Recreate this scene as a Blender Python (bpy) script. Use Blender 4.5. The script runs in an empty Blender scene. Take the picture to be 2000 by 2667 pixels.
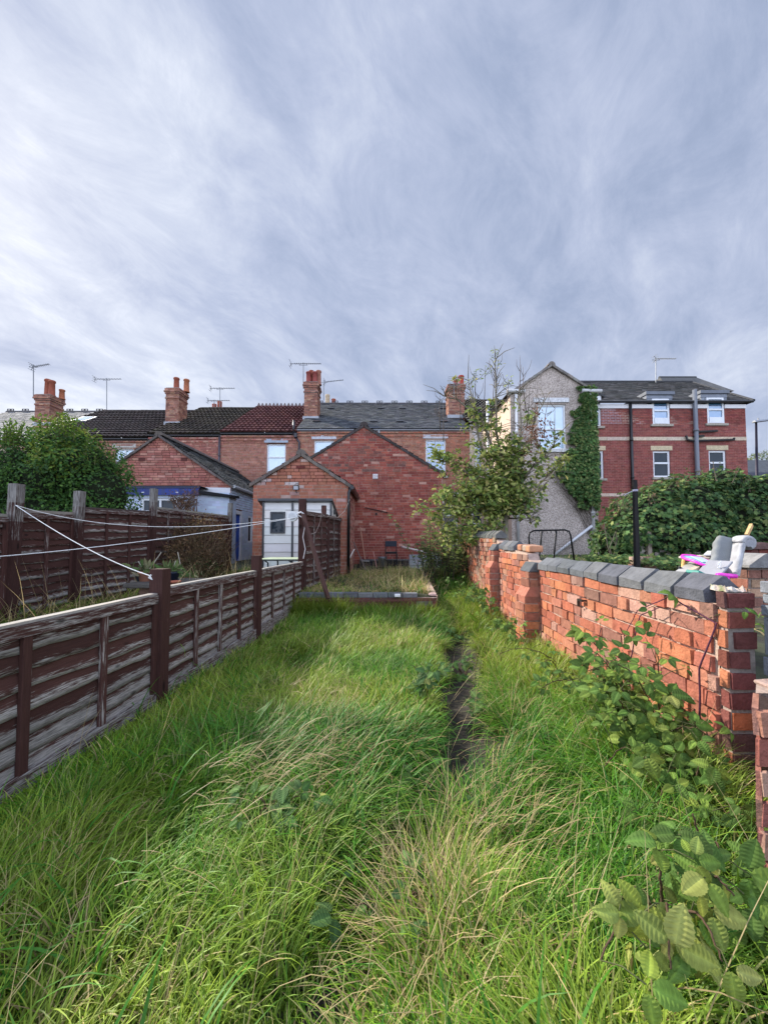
import bpy, math, random
import numpy as np
from mathutils import Vector, Matrix
R = math.radians
random.seed(11); rng = np.random.default_rng(11)
sc = bpy.context.scene
# ------------------------------------------------------------------ camera
H = 1.2; PITCH = R(2.5)
cd = bpy.data.cameras.new('camera'); cam = bpy.data.objects.new('camera', cd); sc.collection.objects.link(cam)
cd.sensor_fit = 'HORIZONTAL'; cd.sensor_width = 36; cd.lens = 18.0; cd.shift_y = 0.018
cd.clip_start = 0.02; cd.clip_end = 2000
cam.location = (0, 0, H); cam.rotation_euler = (R(90) + PITCH, 0, 0); sc.camera = cam
# ------------------------------------------------------------------ light
SUN = Vector((-0.66, 0.50, 0.56)).normalized()
sd = bpy.data.lights.new('sun', 'SUN'); sd.energy = 4.4; sd.angle = R(2.0); sd.color = (1.0, 0.93, 0.82)
so = bpy.data.objects.new('sun', sd); sc.collection.objects.link(so)
so.rotation_euler = (-SUN).to_track_quat('-Z', 'Y').to_euler()
sc.view_settings.view_transform = 'Standard'; sc.view_settings.look = 'None'
sc.view_settings.exposure = 0.8; sc.view_settings.gamma = 1.0
w = bpy.data.worlds.new('World'); sc.world = w; w.use_nodes = True
def build_world():
    nt = w.node_tree; N = nt.nodes; L = nt.links; N.clear()
    def node(t, **k):
        n = N.new(t)
        for a, b in k.items(): setattr(n, a, b)
        return n
    def math_(op, a, b=None, c=None, clamp=False):
        n = node('ShaderNodeMath', operation=op, use_clamp=clamp)
        for i, v in enumerate((a, b, c)):
            if v is None: continue
            if isinstance(v, (int, float)): n.inputs[i].default_value = v
            else: L.new(v, n.inputs[i])
        return n.outputs[0]
    out = node('ShaderNodeOutputWorld'); bg = node('ShaderNodeBackground')
    sky = node('ShaderNodeTexSky', sky_type='NISHITA'); sky.sun_disc = False
    sky.sun_elevation = math.asin(SUN.z); sky.sun_rotation = math.atan2(SUN.x, SUN.y)
    skym = node('ShaderNodeMix', data_type='RGBA', blend_type='MULTIPLY'); skym.inputs[0].default_value = 1
    L.new(sky.outputs[0], skym.inputs[6]); skym.inputs[7].default_value = (0.075, 0.075, 0.075, 1)
    tc = node('ShaderNodeTexCoord'); sp = node('ShaderNodeSeparateXYZ'); L.new(tc.outputs['Generated'], sp.inputs[0])
    X, Y, Z = sp.outputs
    zz = math_('ADD', math_('MAXIMUM', Z, 0.0), 0.42)
    px = math_('DIVIDE', X, zz); py = math_('DIVIDE', Y, zz)
    def cloud(rot, sx, sy, scale, detail, rough, dist, off):
        c = node('ShaderNodeCombineXYZ')
        ca, sa = math.cos(rot), math.sin(rot)
        L.new(math_('MULTIPLY', math_('ADD', math_('MULTIPLY', px, ca), math_('MULTIPLY', py, sa)), sx), c.inputs[0])
        L.new(math_('MULTIPLY', math_('ADD', math_('MULTIPLY', px, -sa), math_('MULTIPLY', py, ca)), sy), c.inputs[1])
        c.inputs[2].default_value = off
        n = node('ShaderNodeTexNoise'); n.inputs['Scale'].default_value = scale; n.inputs['Detail'].default_value = detail
        n.inputs['Roughness'].default_value = rough; n.inputs['Distortion'].default_value = dist
        L.new(c.outputs[0], n.inputs['Vector']); return n.outputs['Fac']
    a = cloud(R(-31), 1.0, 0.46, 3.0, 10, 0.60, 0.6, 7.4)
    b = cloud(R(-38), 1.0, 0.60, 7.5, 12, 0.68, 0.5, 2.2)
    c = cloud(R(-30), 1.0, 0.5, 1.5, 5, 0.5, 0.3, 41.1)
    dens = math_('ADD', math_('ADD', math_('MULTIPLY', a, 0.46), math_('MULTIPLY', b, 0.38)), math_('MULTIPLY', c, 0.34))
    # the sky is whiter towards the veiled sun (left) and low down
    dot = node('ShaderNodeVectorMath', operation='DOT_PRODUCT'); L.new(tc.outputs['Generated'], dot.inputs[0])
    dv = Vector((-0.78, 0.60, 0.22)).normalized(); dot.inputs[1].default_value = dv
    glow = math_('POWER', math_('MAXIMUM', dot.outputs['Value'], 0.0), 4.0)
    low = math_('POWER', math_('SUBTRACT', 1.0, math_('MINIMUM', math_('MAXIMUM', Z, 0.0), 1.0)), 5.0)
    dens = math_('ADD', dens, math_('ADD', math_('SUBTRACT', math_('MULTIPLY', glow, 0.14), 0.03), math_('MULTIPLY', low, 0.11)))
    cr = node('ShaderNodeValToRGB'); e = cr.color_ramp.elements
    e[0].position = 0.42; e[0].color = (0.245, 0.30, 0.43, 1)
    e[1].position = 0.84; e[1].color = (0.80, 0.83, 0.90, 1)
    for p, col in ((0.51, (0.305, 0.36, 0.50, 1)), (0.60, (0.395, 0.445, 0.585, 1)), (0.71, (0.545, 0.59, 0.70, 1))):
        k = e.new(p); k.color = col
    L.new(dens, cr.inputs[0])
    mx = node('ShaderNodeMix', data_type='RGBA'); mx.inputs[0].default_value = 0.90
    L.new(skym.outputs[2], mx.inputs[6]); L.new(cr.outputs[0], mx.inputs[7])
    # extra gain added to the unseen sky behind the camera, filling the house fronts
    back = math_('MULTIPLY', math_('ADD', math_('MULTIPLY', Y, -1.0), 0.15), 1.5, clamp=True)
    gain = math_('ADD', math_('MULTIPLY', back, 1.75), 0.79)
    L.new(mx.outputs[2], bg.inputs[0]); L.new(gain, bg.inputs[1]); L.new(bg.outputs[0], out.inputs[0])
build_world()
sc.cycles.max_bounces = 6; sc.cycles.transparent_max_bounces = 6

# ------------------------------------------------------------------ helpers
FPX = 1000.0; CXP, CYP = 1000.0, 1333.5 + 36
_c, _s = math.cos(PITCH), math.sin(PITCH)
def P(px, py, Y):
    u = (px - CXP) / FPX; v = (CYP - py) / FPX
    k = Y / (_c - v * _s)
    return Vector((u * k, Y, H + (_s + v * _c) * k))
def lin(r, g, b):
    f = lambda c: (c / 255 / 12.92) if c / 255 <= 0.04045 else ((c / 255 + 0.055) / 1.055) ** 2.4
    return (f(r), f(g), f(b))
def jit(c, a=0.12, hue=0.04):
    k = 1 + random.uniform(-a, a)
    return tuple(max(0.0, x * k * (1 + random.uniform(-hue, hue))) for x in c)
def mixc(a, b, t): return tuple(x + (y - x) * t for x, y in zip(a, b))

_perm = rng.random((256, 256))
def vnoise(x, y):
    x = np.asarray(x, float); y = np.asarray(y, float)
    xi = np.floor(x).astype(int); yi = np.floor(y).astype(int); fx = x - xi; fy = y - yi
    fx = fx * fx * (3 - 2 * fx); fy = fy * fy * (3 - 2 * fy)
    g = lambda i, j: _perm[i % 256, j % 256]
    return (g(xi, yi) * (1 - fx) + g(xi + 1, yi) * fx) * (1 - fy) + (g(xi, yi + 1) * (1 - fx) + g(xi + 1, yi + 1) * fx) * fy
def fbm(x, y, o=3):
    s = 0; a = 0.5; t = 0
    for k in range(o): s = s + a * vnoise(x * 2 ** k + 17 * k, y * 2 ** k + 31 * k); t += a; a *= .5
    return s / t

def new_mesh_obj(name, v, loops, starts, col, mat, parent=None, smooth=False):
    me = bpy.data.meshes.new(name); nv = len(v)
    me.vertices.add(nv); me.vertices.foreach_set('co', np.asarray(v, np.float32).ravel())
    me.loops.add(len(loops)); me.loops.foreach_set('vertex_index', np.asarray(loops, np.int32))
    me.polygons.add(len(starts)); me.polygons.foreach_set('loop_start', np.asarray(starts, np.int32))
    me.polygons.foreach_set('use_smooth', np.full(len(starts), bool(smooth)))
    me.update(calc_edges=True)
    if col is not None:
        at = me.color_attributes.new('Col', 'FLOAT_COLOR', 'POINT')
        c4 = np.ones((nv, 4), np.float32); c4[:, :3] = col
        at.data.foreach_set('color', c4.ravel())
    me.materials.append(mat)
    o = bpy.data.objects.new(name, me); sc.collection.objects.link(o)
    if parent is not None: adopt(o, parent)
    return o
def adopt(o, parent):
    o.parent = parent
    if parent.type == 'EMPTY': o.matrix_parent_inverse = Matrix.Translation(-Vector(parent['base']))
def thing(name, label, cat, loc=(0, 0, 0), group=None):
    o = bpy.data.objects.new(name, None); sc.collection.objects.link(o)
    o.location = loc; o['base'] = tuple(loc); o.empty_display_size = 0.1
    return tag(o, label, cat, group)
def tag(o, label=None, cat=None, group=None, kind=None):
    if label: o['label'] = label
    if cat: o['category'] = cat
    if group: o['group'] = group
    if kind: o['kind'] = kind
    return o

class MB:
    def __init__(s): s.v = []; s.f = []; s.c = []
    def poly(s, pts, col):
        n = len(s.v); s.v += [tuple(p) for p in pts]; s.c += [col] * len(pts); s.f.append(tuple(range(n, n + len(pts))))
    def grid(s, rows, cols_):
        n = len(s.v); a = len(rows); b = len(rows[0])
        for r_, c_ in zip(rows, cols_):
            s.v += [tuple(p) for p in r_]; s.c += list(c_)
        for i in range(a - 1):
            for j in range(b - 1):
                s.f.append((n + i * b + j, n + i * b + j + 1, n + (i + 1) * b + j + 1, n + (i + 1) * b + j))
    def hexa(s, p, col):   # p: 4 bottom, 4 top, both counter-clockwise
        n = len(s.v); s.v += [tuple(q) for q in p]; s.c += [col] * 8
        for f in ((3, 2, 1, 0), (4, 5, 6, 7), (0, 1, 5, 4), (1, 2, 6, 5), (2, 3, 7, 6), (3, 0, 4, 7)):
            s.f.append(tuple(n + i for i in f))
    def box(s, x0, x1, y0, y1, z0, z1, col):
        s.hexa([(x0, y0, z0), (x1, y0, z0), (x1, y1, z0), (x0, y1, z0), (x0, y0, z1), (x1, y0, z1), (x1, y1, z1), (x0, y1, z1)], col)
    def obox(s, c, U, V, W, a, b, d, col):   # centre, axes, half sizes
        c = Vector(c); U = Vector(U) * a; V = Vector(V) * b; W = Vector(W) * d
        s.hexa([c - U - V - W, c + U - V - W, c + U + V - W, c - U + V - W, c - U - V + W, c + U - V + W, c + U + V + W, c - U + V + W], col)
    def bar(s, a, b, wd, ht, col, up=(0, 0, 1)):
        a = Vector(a); b = Vector(b); d = (b - a); L = d.length; d.normalize(); up = Vector(up)
        if abs(d.dot(up)) > .98: up = Vector((0, 1, 0))
        s_ = d.cross(up).normalized(); u = s_.cross(d)
        s.obox((a + b) / 2, d, s_, u, L / 2, wd / 2, ht / 2, col)
    def tube(s, pts, r, col, n=6, cap=True):
        pts = [Vector(p) for p in pts]; m = len(pts)
        rr = r if hasattr(r, '__len__') else [r] * m
        cc = col if isinstance(col, list) else [col] * m
        base = len(s.v); ref = None
        for i, p in enumerate(pts):
            d = (pts[min(i + 1, m - 1)] - pts[max(i - 1, 0)]).normalized()
            if ref is None: ref = d.orthogonal().normalized()
            ref = (ref - d * ref.dot(d))
            ref = ref.normalized() if ref.length > 1e-6 else d.orthogonal().normalized()
            q = d.cross(ref)
            for k in range(n):
                a = 2 * math.pi * k / n
                s.v.append(tuple(p + (ref * math.cos(a) + q * math.sin(a)) * rr[i])); s.c.append(cc[i])
        for i in range(m - 1):
            for k in range(n):
                s.f.append((base + i * n + k, base + i * n + (k + 1) % n, base + (i + 1) * n + (k + 1) % n, base + (i + 1) * n + k))
        if cap:
            s.f.append(tuple(base + k for k in range(n))[::-1]); s.f.append(tuple(base + (m - 1) * n + k for k in range(n)))
    def lathe(s, cx, cy, prof, col, n=14):   # prof: (r, z) list
        base = len(s.v)
        for r, z in prof:
            for k in range(n):
                a = 2 * math.pi * k / n; s.v.append((cx + r * math.cos(a), cy + r * math.sin(a), z)); s.c.append(col)
        for i in range(len(prof) - 1):
            for k in range(n):
                s.f.append((base + i * n + k, base + i * n + (k + 1) % n, base + (i + 1) * n + (k + 1) % n, base + (i + 1) * n + k))
    def build(s, name, mat, parent=None, smooth=False, bevel=0):
        loops = [i for f in s.f for i in f]; st = np.cumsum([0] + [len(f) for f in s.f])[:-1]
        o = new_mesh_obj(name, s.v, loops, st, np.asarray(s.c, np.float32).reshape(-1, 3), mat, parent, smooth)
        if bevel:
            m = o.modifiers.new('bevel', 'BEVEL'); m.width = bevel; m.segments = 2; m.limit_method = 'ANGLE'
        return o

# ------------------------------------------------------------------ materials
def material(name, rough=.8, ns=(8, 8, 8), amt=.3, bump=.2, bscale=60, spec=.3, trans=0, metal=0, coat=0, fine=0.0, bdist=.01):
    m = bpy.data.materials.new(name); m.use_nodes = True; nt = m.node_tree; N = nt.nodes; L = nt.links
    b = N['Principled BSDF']; out = N['Material Output']
    at = N.new('ShaderNodeAttribute'); at.attribute_name = 'Col'
    tc = N.new('ShaderNodeTexCoord'); mp = N.new('ShaderNodeMapping'); mp.inputs['Scale'].default_value = ns
    L.new(tc.outputs['Object'], mp.inputs[0])
    n = N.new('ShaderNodeTexNoise'); n.inputs['Scale'].default_value = 1; n.inputs['Detail'].default_value = 6; n.inputs['Roughness'].default_value = .65
    L.new(mp.outputs[0], n.inputs['Vector'])
    mr = N.new('ShaderNodeMapRange'); mr.inputs[1].default_value = .25; mr.inputs[2].default_value = .75
    mr.inputs[3].default_value = 1 - amt; mr.inputs[4].default_value = 1 + amt; L.new(n.outputs['Fac'], mr.inputs[0])
    mx = N.new('ShaderNodeVectorMath'); mx.operation = 'SCALE'; L.new(at.outputs['Color'], mx.inputs[0]); L.new(mr.outputs[0], mx.inputs['Scale'])
    L.new(mx.outputs[0], b.inputs['Base Color'])
    b.inputs['Roughness'].default_value = rough; b.inputs['Specular IOR Level'].default_value = spec; b.inputs['Metallic'].default_value = metal
    b.inputs['Coat Weight'].default_value = coat
    if bump:
        n2 = N.new('ShaderNodeTexNoise'); n2.inputs['Scale'].default_value = bscale; n2.inputs['Detail'].default_value = 5
        L.new(tc.outputs['Object'], n2.inputs['Vector'])
        bp = N.new('ShaderNodeBump'); bp.inputs['Strength'].default_value = bump; bp.inputs['Distance'].default_value = bdist
        L.new(n2.outputs['Fac'], bp.inputs['Height']); L.new(bp.outputs[0], b.inputs['Normal'])
    if trans:
        tr = N.new('ShaderNodeBsdfTranslucent'); L.new(mx.outputs[0], tr.inputs[0])
        ms = N.new('ShaderNodeMixShader'); ms.inputs[0].default_value = trans
        L.new(b.outputs[0], ms.inputs[1]); L.new(tr.outputs[0], ms.inputs[2]); L.new(ms.outputs[0], out.inputs[0])
    return m
M = {}
M['brick'] = material('brick', .92, (5, 5, 5), .28, .5, 70, .2)
M['brick_near'] = material('brick_near', .95, (22, 22, 22), .36, .9, 90, .15, bdist=.006)
M['stone'] = material('stone', .9, (18, 18, 18), .34, .6, 90, .2)
M['slate'] = material('slate', .85, (4, 4, 4), .25, .3, 40, .2)
M['tile'] = material('tile', .85, (6, 6, 6), .25, .2, 50, .2)
M['paint'] = material('paint', .5, (3, 3, 3), .07, .05, 40, .4)
M['plastic'] = material('plastic', .35, (3, 3, 3), .04, 0, 40, .5)
M['render'] = material('render', .95, (4, 4, 4), .14, .4, 60, .2)
M['metal'] = material('metal', .45, (5, 5, 5), .12, 0, 40, .5, metal=.6)
M['lead'] = material('lead', .5, (5, 5, 5), .2, .2, 30, .5, metal=.2)
M['wood_v'] = material('wood_v', .85, (60, 60, 3), .38, .5, 50, .2)
M['wood_h'] = material('wood_h', .85, (60, 3, 60), .38, .5, 50, .2)
M['leaf'] = material('leaf', .65, (14, 14, 14), .30, 0, 40, .14, trans=.28)
M['grass'] = material('grass', .50, (2, 2, 2), .18, 0, 40, .30, trans=.35)
M['bark'] = material('bark', .9, (20, 20, 6), .35, .6, 60, .2)
M['soil'] = material('soil', .95, (3, 3, 3), .4, .8, 25, .15)
M['fabric'] = material('fabric', .95, (10, 10, 10), .12, .3, 120, .2)
M['terracotta'] = material('terracotta', .85, (9, 9, 9), .25, .2, 40, .25)
M['rope'] = material('rope', .9, (30, 30, 30), .15, 0, 40, .2)
def glass_mat(name, base, rough=.06, spec=1.0, ior=1.9):
    m = bpy.data.materials.new(name); m.use_nodes = True; b = m.node_tree.nodes['Principled BSDF']
    b.inputs['Base Color'].default_value = (*base, 1); b.inputs['Roughness'].default_value = rough
    nt = m.node_tree; tc = nt.nodes.new('ShaderNodeTexCoord'); no = nt.nodes.new('ShaderNodeTexNoise'); no.inputs['Scale'].default_value = 2.2; bp = nt.nodes.new('ShaderNodeBump'); bp.inputs['Strength'].default_value = .12; bp.inputs['Distance'].default_value = .1
    nt.links.new(tc.outputs['Object'], no.inputs['Vector']); nt.links.new(no.outputs['Fac'], bp.inputs['Height']); nt.links.new(bp.outputs[0], b.inputs['Normal'])
    b.inputs['IOR'].default_value = ior; b.inputs['Specular IOR Level'].default_value = spec
    return m
M['glass_pale'] = glass_mat('glass_pale', (.42, .56, .66))
M['glass_blue'] = glass_mat('glass_blue', (.12, .25, .42))
M['glass_dark'] = glass_mat('glass_dark', (.02, .03, .04), .05, .4, 1.42)
def pebble_mat():
    m = bpy.data.materials.new('pebbledash'); m.use_nodes = True; nt = m.node_tree; N = nt.nodes; L = nt.links; b = N['Principled BSDF']
    tc = N.new('ShaderNodeTexCoord'); v = N.new('ShaderNodeTexVoronoi'); v.inputs['Scale'].default_value = 52
    L.new(tc.outputs['Object'], v.inputs['Vector'])
    cr = N.new('ShaderNodeValToRGB'); e = cr.color_ramp.elements
    e[0].position = .1; e[0].color = (.23, .185, .155, 1); e[1].position = .9; e[1].color = (.60, .51, .44, 1)
    k = e.new(.5); k.color = (.43, .36, .31, 1)
    sep = N.new('ShaderNodeSeparateColor'); L.new(v.outputs['Color'], sep.inputs[0]); L.new(sep.outputs[0], cr.inputs[0])
    n = N.new('ShaderNodeTexNoise'); n.inputs['Scale'].default_value = 1.1; n.inputs['Detail'].default_value = 5; L.new(tc.outputs['Object'], n.inputs['Vector'])
    mr = N.new('ShaderNodeMapRange'); mr.inputs[1].default_value = .3; mr.inputs[2].default_value = .7; mr.inputs[3].default_value = .8; mr.inputs[4].default_value = 1.15
    L.new(n.outputs['Fac'], mr.inputs[0])
    mx = N.new('ShaderNodeVectorMath'); mx.operation = 'SCALE'; L.new(cr.outputs[0], mx.inputs[0]); L.new(mr.outputs[0], mx.inputs['Scale']); L.new(mx.outputs[0], b.inputs['Base Color'])
    bp = N.new('ShaderNodeBump'); bp.inputs['Strength'].default_value = .7; bp.inputs['Distance'].default_value = .012; L.new(v.outputs['Distance'], bp.inputs['Height']); bp.invert = True
    L.new(bp.outputs[0], b.inputs['Normal']); b.inputs['Roughness'].default_value = .95
    return m
M['pebbledash'] = pebble_mat()
def slat_mat(name, sc_):
    """stained timber: Col.r = how far the stain has worn off, Col.g = board tone"""
    m = bpy.data.materials.new(name); m.use_nodes = True; nt = m.node_tree; N = nt.nodes; L = nt.links; b = N['Principled BSDF']
    at = N.new('ShaderNodeAttribute'); at.attribute_name = 'Col'; sep = N.new('ShaderNodeSeparateColor'); L.new(at.outputs['Color'], sep.inputs[0])
    tc = N.new('ShaderNodeTexCoord')
    def noise(s, d=6, r=.65, dist=0):
        mp = N.new('ShaderNodeMapping'); mp.inputs['Scale'].default_value = s; L.new(tc.outputs['Object'], mp.inputs[0])
        n = N.new('ShaderNodeTexNoise'); n.inputs['Scale'].default_value = 1; n.inputs['Detail'].default_value = d; n.inputs['Roughness'].default_value = r
        n.inputs['Distortion'].default_value = dist; L.new(mp.outputs[0], n.inputs['Vector']); return n.outputs['Fac']
    g1 = noise(sc_, 7, .7, .4); g2 = noise(tuple(x * .35 for x in sc_), 4, .6)
    ad = N.new('ShaderNodeMath'); ad.operation = 'ADD'; L.new(sep.outputs[0], ad.inputs[0])
    mu = N.new('ShaderNodeMath'); mu.operation = 'MULTIPLY_ADD'; L.new(g1, mu.inputs[0]); mu.inputs[1].default_value = 1.0; mu.inputs[2].default_value = -.5 - .30
    mu2 = N.new('ShaderNodeMath'); mu2.operation = 'MULTIPLY_ADD'; L.new(g2, mu2.inputs[0]); mu2.inputs[1].default_value = .6; L.new(mu.outputs[0], mu2.inputs[2])
    L.new(mu2.outputs[0], ad.inputs[1])
    mr = N.new('ShaderNodeMapRange'); mr.interpolation_type = 'SMOOTHSTEP'; mr.inputs[1].default_value = .80; mr.inputs[2].default_value = 1.0; L.new(ad.outputs[0], mr.inputs[0])
    mx = N.new('ShaderNodeMix'); mx.data_type = 'RGBA'; L.new(mr.outputs[0], mx.inputs[0])
    stain = N.new('ShaderNodeMix'); stain.data_type = 'RGBA'; L.new(g1, stain.inputs[0]); stain.inputs[6].default_value = (.030, .013, .011, 1); stain.inputs[7].default_value = (.13, .058, .047, 1)
    grey = N.new('ShaderNodeValToRGB'); e = grey.color_ramp.elements; e[0].position = .3; e[0].color = (.085, .075, .068, 1); e[1].position = .68; e[1].color = (.50, .47, .43, 1); L.new(g1, grey.inputs[0])
    L.new(stain.outputs[2], mx.inputs[6]); L.new(grey.outputs[0], mx.inputs[7])
    sc2 = N.new('ShaderNodeVectorMath'); sc2.operation = 'SCALE'; L.new(mx.outputs[2], sc2.inputs[0]); L.new(sep.outputs[1], sc2.inputs['Scale'])
    kv = N.new('ShaderNodeMapping'); kv.inputs['Scale'].default_value = (2, 4.5 if sc_[1] < 50 else 10, 11 if sc_[1] < 50 else 3); L.new(tc.outputs['Object'], kv.inputs[0]); vo = N.new('ShaderNodeTexVoronoi'); vo.inputs['Scale'].default_value = 1; L.new(kv.outputs[0], vo.inputs['Vector'])
    km = N.new('ShaderNodeMapRange'); km.interpolation_type = 'SMOOTHSTEP'; km.inputs[1].default_value = .05; km.inputs[2].default_value = .17; km.inputs[3].default_value = .30; km.inputs[4].default_value = 1; L.new(vo.outputs['Distance'], km.inputs[0])
    sk = N.new('ShaderNodeVectorMath'); sk.operation = 'SCALE'; L.new(sc2.outputs[0], sk.inputs[0]); L.new(km.outputs[0], sk.inputs['Scale'])
    L.new(sk.outputs[0], b.inputs['Base Color']); b.inputs['Roughness'].default_value = .85; b.inputs['Specular IOR Level'].default_value = .2
    bp = N.new('ShaderNodeBump'); bp.inputs['Strength'].default_value = .5; bp.inputs['Distance'].default_value = .006; L.new(g1, bp.inputs['Height']); L.new(bp.outputs[0], b.inputs['Normal'])
    return m
M['slat'] = slat_mat('slat', (110, 10, 170))
M['batten'] = slat_mat('batten', (110, 110, 8))
def ground_mat():
    m = bpy.data.materials.new('ground'); m.use_nodes = True; nt = m.node_tree; N = nt.nodes; L = nt.links; b = N['Principled BSDF']
    tc = N.new('ShaderNodeTexCoord'); n = N.new('ShaderNodeTexNoise'); n.inputs['Scale'].default_value = 3.0; n.inputs['Detail'].default_value = 9; n.inputs['Roughness'].default_value = .7
    L.new(tc.outputs['Object'], n.inputs['Vector'])
    cr = N.new('ShaderNodeValToRGB'); e = cr.color_ramp.elements; e[0].position = .35; e[0].color = (.018, .016, .009, 1); e[1].position = .75; e[1].color = (.085, .075, .04, 1)
    k = e.new(.52); k.color = (.035, .042, .014, 1)
    L.new(n.outputs['Fac'], cr.inputs[0]); L.new(cr.outputs[0], b.inputs['Base Color']); b.inputs['Roughness'].default_value = .95
    bp = N.new('ShaderNodeBump'); bp.inputs['Distance'].default_value = .03; L.new(n.outputs['Fac'], bp.inputs['Height']); L.new(bp.outputs[0], b.inputs['Normal'])
    return m
M['ground'] = ground_mat()

# colours (linear)
WHITE = (.72, .73, .74); BLACK = (.012, .012, .013); IRON = (.02, .02, .022); GREYP = (.22, .23, .25)
OLDBRICK = [(.29, .095, .068), (.33, .115, .08), (.26, .080, .060), (.36, .145, .10), (.22, .065, .052), (.40, .185, .135), (.18, .055, .046), (.32, .125, .10)]
ORANGE = [(.41, .145, .08), (.44, .165, .09), (.38, .13, .078), (.46, .18, .088), (.37, .135, .09), (.41, .17, .11), (.31, .135, .10), (.36, .12, .075)]
MODERN = [(.235, .058, .046), (.27, .068, .052), (.21, .05, .043), (.25, .074, .057)]
PINKB = [(.37, .145, .105), (.41, .18, .135), (.35, .12, .09), (.32, .10, .075), (.46, .24, .18), (.30, .09, .07), (.36, .15, .11), (.27, .085, .065)]
BLUEB = [(.11, .118, .13), (.125, .132, .145), (.095, .10, .115), (.14, .145, .15)]
_gr = lambda L_, k: [mixc(c, (.21, .165, .15), k) for c in L_]
OLDBRICK = [(c[0] * 1.0, c[1] * 1.12, c[2] * .98) for c in _gr(OLDBRICK, .18)]; PINKB = _gr(PINKB, .14); MODERN = _gr(MODERN, .10)
MORT = (.42, .33, .27); MORTD = (.26, .22, .19)

# ------------------------------------------------------------------ brick, slate and tile layers
def span_at(poly, t):
    xs = []
    n = len(poly)
    for i in range(n):
        (s0, t0), (s1, t1) = poly[i], poly[(i + 1) % n]
        if (t0 <= t < t1) or (t1 <= t < t0): xs.append(s0 + (s1 - s0) * (t - t0) / (t1 - t0))
    xs.sort(); return [(xs[i], xs[i + 1]) for i in range(0, len(xs) - 1, 2)]
def minus(iv, holes):
    out = list(iv)
    for a, b in holes:
        nx = []
        for p, q in out:
            if b <= p or a >= q: nx.append((p, q)); continue
            if a > p: nx.append((p, a))
            if b < q: nx.append((b, q))
        out = nx
    return out
def brickwork(mb, O, U, N, poly, holes=(), pal=OLDBRICK, mort=MORT, course=.079, length=.235, joint=.011, proud=.008, rough=0.004, header=.3, tone=None, reveal=.10, flat=0):
    if flat: mean = tuple(sum(c[i] for c in pal) / len(pal) for i in range(3)); pal = [mixc(c, mean, flat) for c in pal]
    """wall face: O origin, U along, N outward, z up. poly in (s, t); bricks stand proud of a mortar bed"""
    O = Vector(O); U = Vector(U).normalized(); N = Vector(N).normalized(); Zv = Vector((0, 0, 1))
    pt = lambda s, t, n=0: O + U * s + Zv * t + N * n
    tmin = min(p[1] for p in poly); tmax = max(p[1] for p in poly)
    lv = sorted({round(p[1], 5) for p in poly} | {round(h[2], 5) for h in holes} | {round(h[3], 5) for h in holes})
    lv = [l for l in lv if tmin - 1e-6 <= l <= tmax + 1e-6]
    for a, b in zip(lv[:-1], lv[1:]):
        if b - a < 1e-5: continue
        hs = [(h[0], h[1]) for h in holes if h[2] <= a + 1e-4 and h[3] >= b - 1e-4]
        lo = minus(span_at(poly, a + 1e-6), hs); hi = minus(span_at(poly, b - 1e-6), hs)
        if len(lo) == len(hi):
            for (p, q), (p2, q2) in zip(lo, hi): mb.poly([pt(p, a), pt(q, a), pt(q2, b), pt(p2, b)], mort)
        else:
            for (p, q) in lo: mb.poly([pt(p, a), pt(q, a), pt(q, b), pt(p, b)], mort)
    for h in holes:
        s0, s1, t0, t1 = h[:4]; c = mixc(pal[0], mort, .4)
        mb.poly([pt(s0, t0), pt(s0, t1), pt(s0, t1, -reveal), pt(s0, t0, -reveal)], c); mb.poly([pt(s1, t0), pt(s1, t0, -reveal), pt(s1, t1, -reveal), pt(s1, t1)], c)
        mb.poly([pt(s0, t1), pt(s1, t1), pt(s1, t1, -reveal), pt(s0, t1, -reveal)], c); mb.poly([pt(s0, t0), pt(s0, t0, -reveal), pt(s1, t0, -reveal), pt(s1, t0)], c)
    row = 0; t = tmin
    while t < tmax - .02:
        tm = t + course / 2; t1 = min(t + course - joint, tmax)
        hs = [(h[0], h[1]) for h in holes if h[2] < t1 and h[3] > t]
        for (p, q) in minus(span_at(poly, tm), hs):
            s = p - random.uniform(0, length) if rough > .003 else p - (length / 2 if row % 2 else 0)
            while s < q - .02:
                L = (length if random.random() > header else length * .5) * (1 + random.uniform(-.03, .03) * (rough > 0))
                a = max(s, p); b = min(s + L - joint, q - (0 if s + L < q else .0))
                if b - a > .025:
                    c = jit(random.choice(pal), .12, .05)
                    if tone: c = tone((a + b) / 2, tm, c)
                    d = proud + random.uniform(-rough, rough); e = lambda: random.uniform(-rough, rough) * .6
                    f = [(a + e(), t + e()), (b + e(), t + e()), (b + e(), t1 + e()), (a + e(), t1 + e())]
                    n0 = len(mb.v)
                    for ss, tt in f: mb.v.append(tuple(pt(ss, tt, -.004))); mb.c.append(c)
                    for ss, tt in f: mb.v.append(tuple(pt(ss, tt, d + e() * .6))); mb.c.append(c)
                    for q4 in ((4, 5, 6, 7), (0, 1, 5, 4), (1, 2, 6, 5), (2, 3, 7, 6), (3, 0, 4, 7)): mb.f.append(tuple(n0 + i for i in q4))
                s += L
        t += course; row += 1
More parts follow.
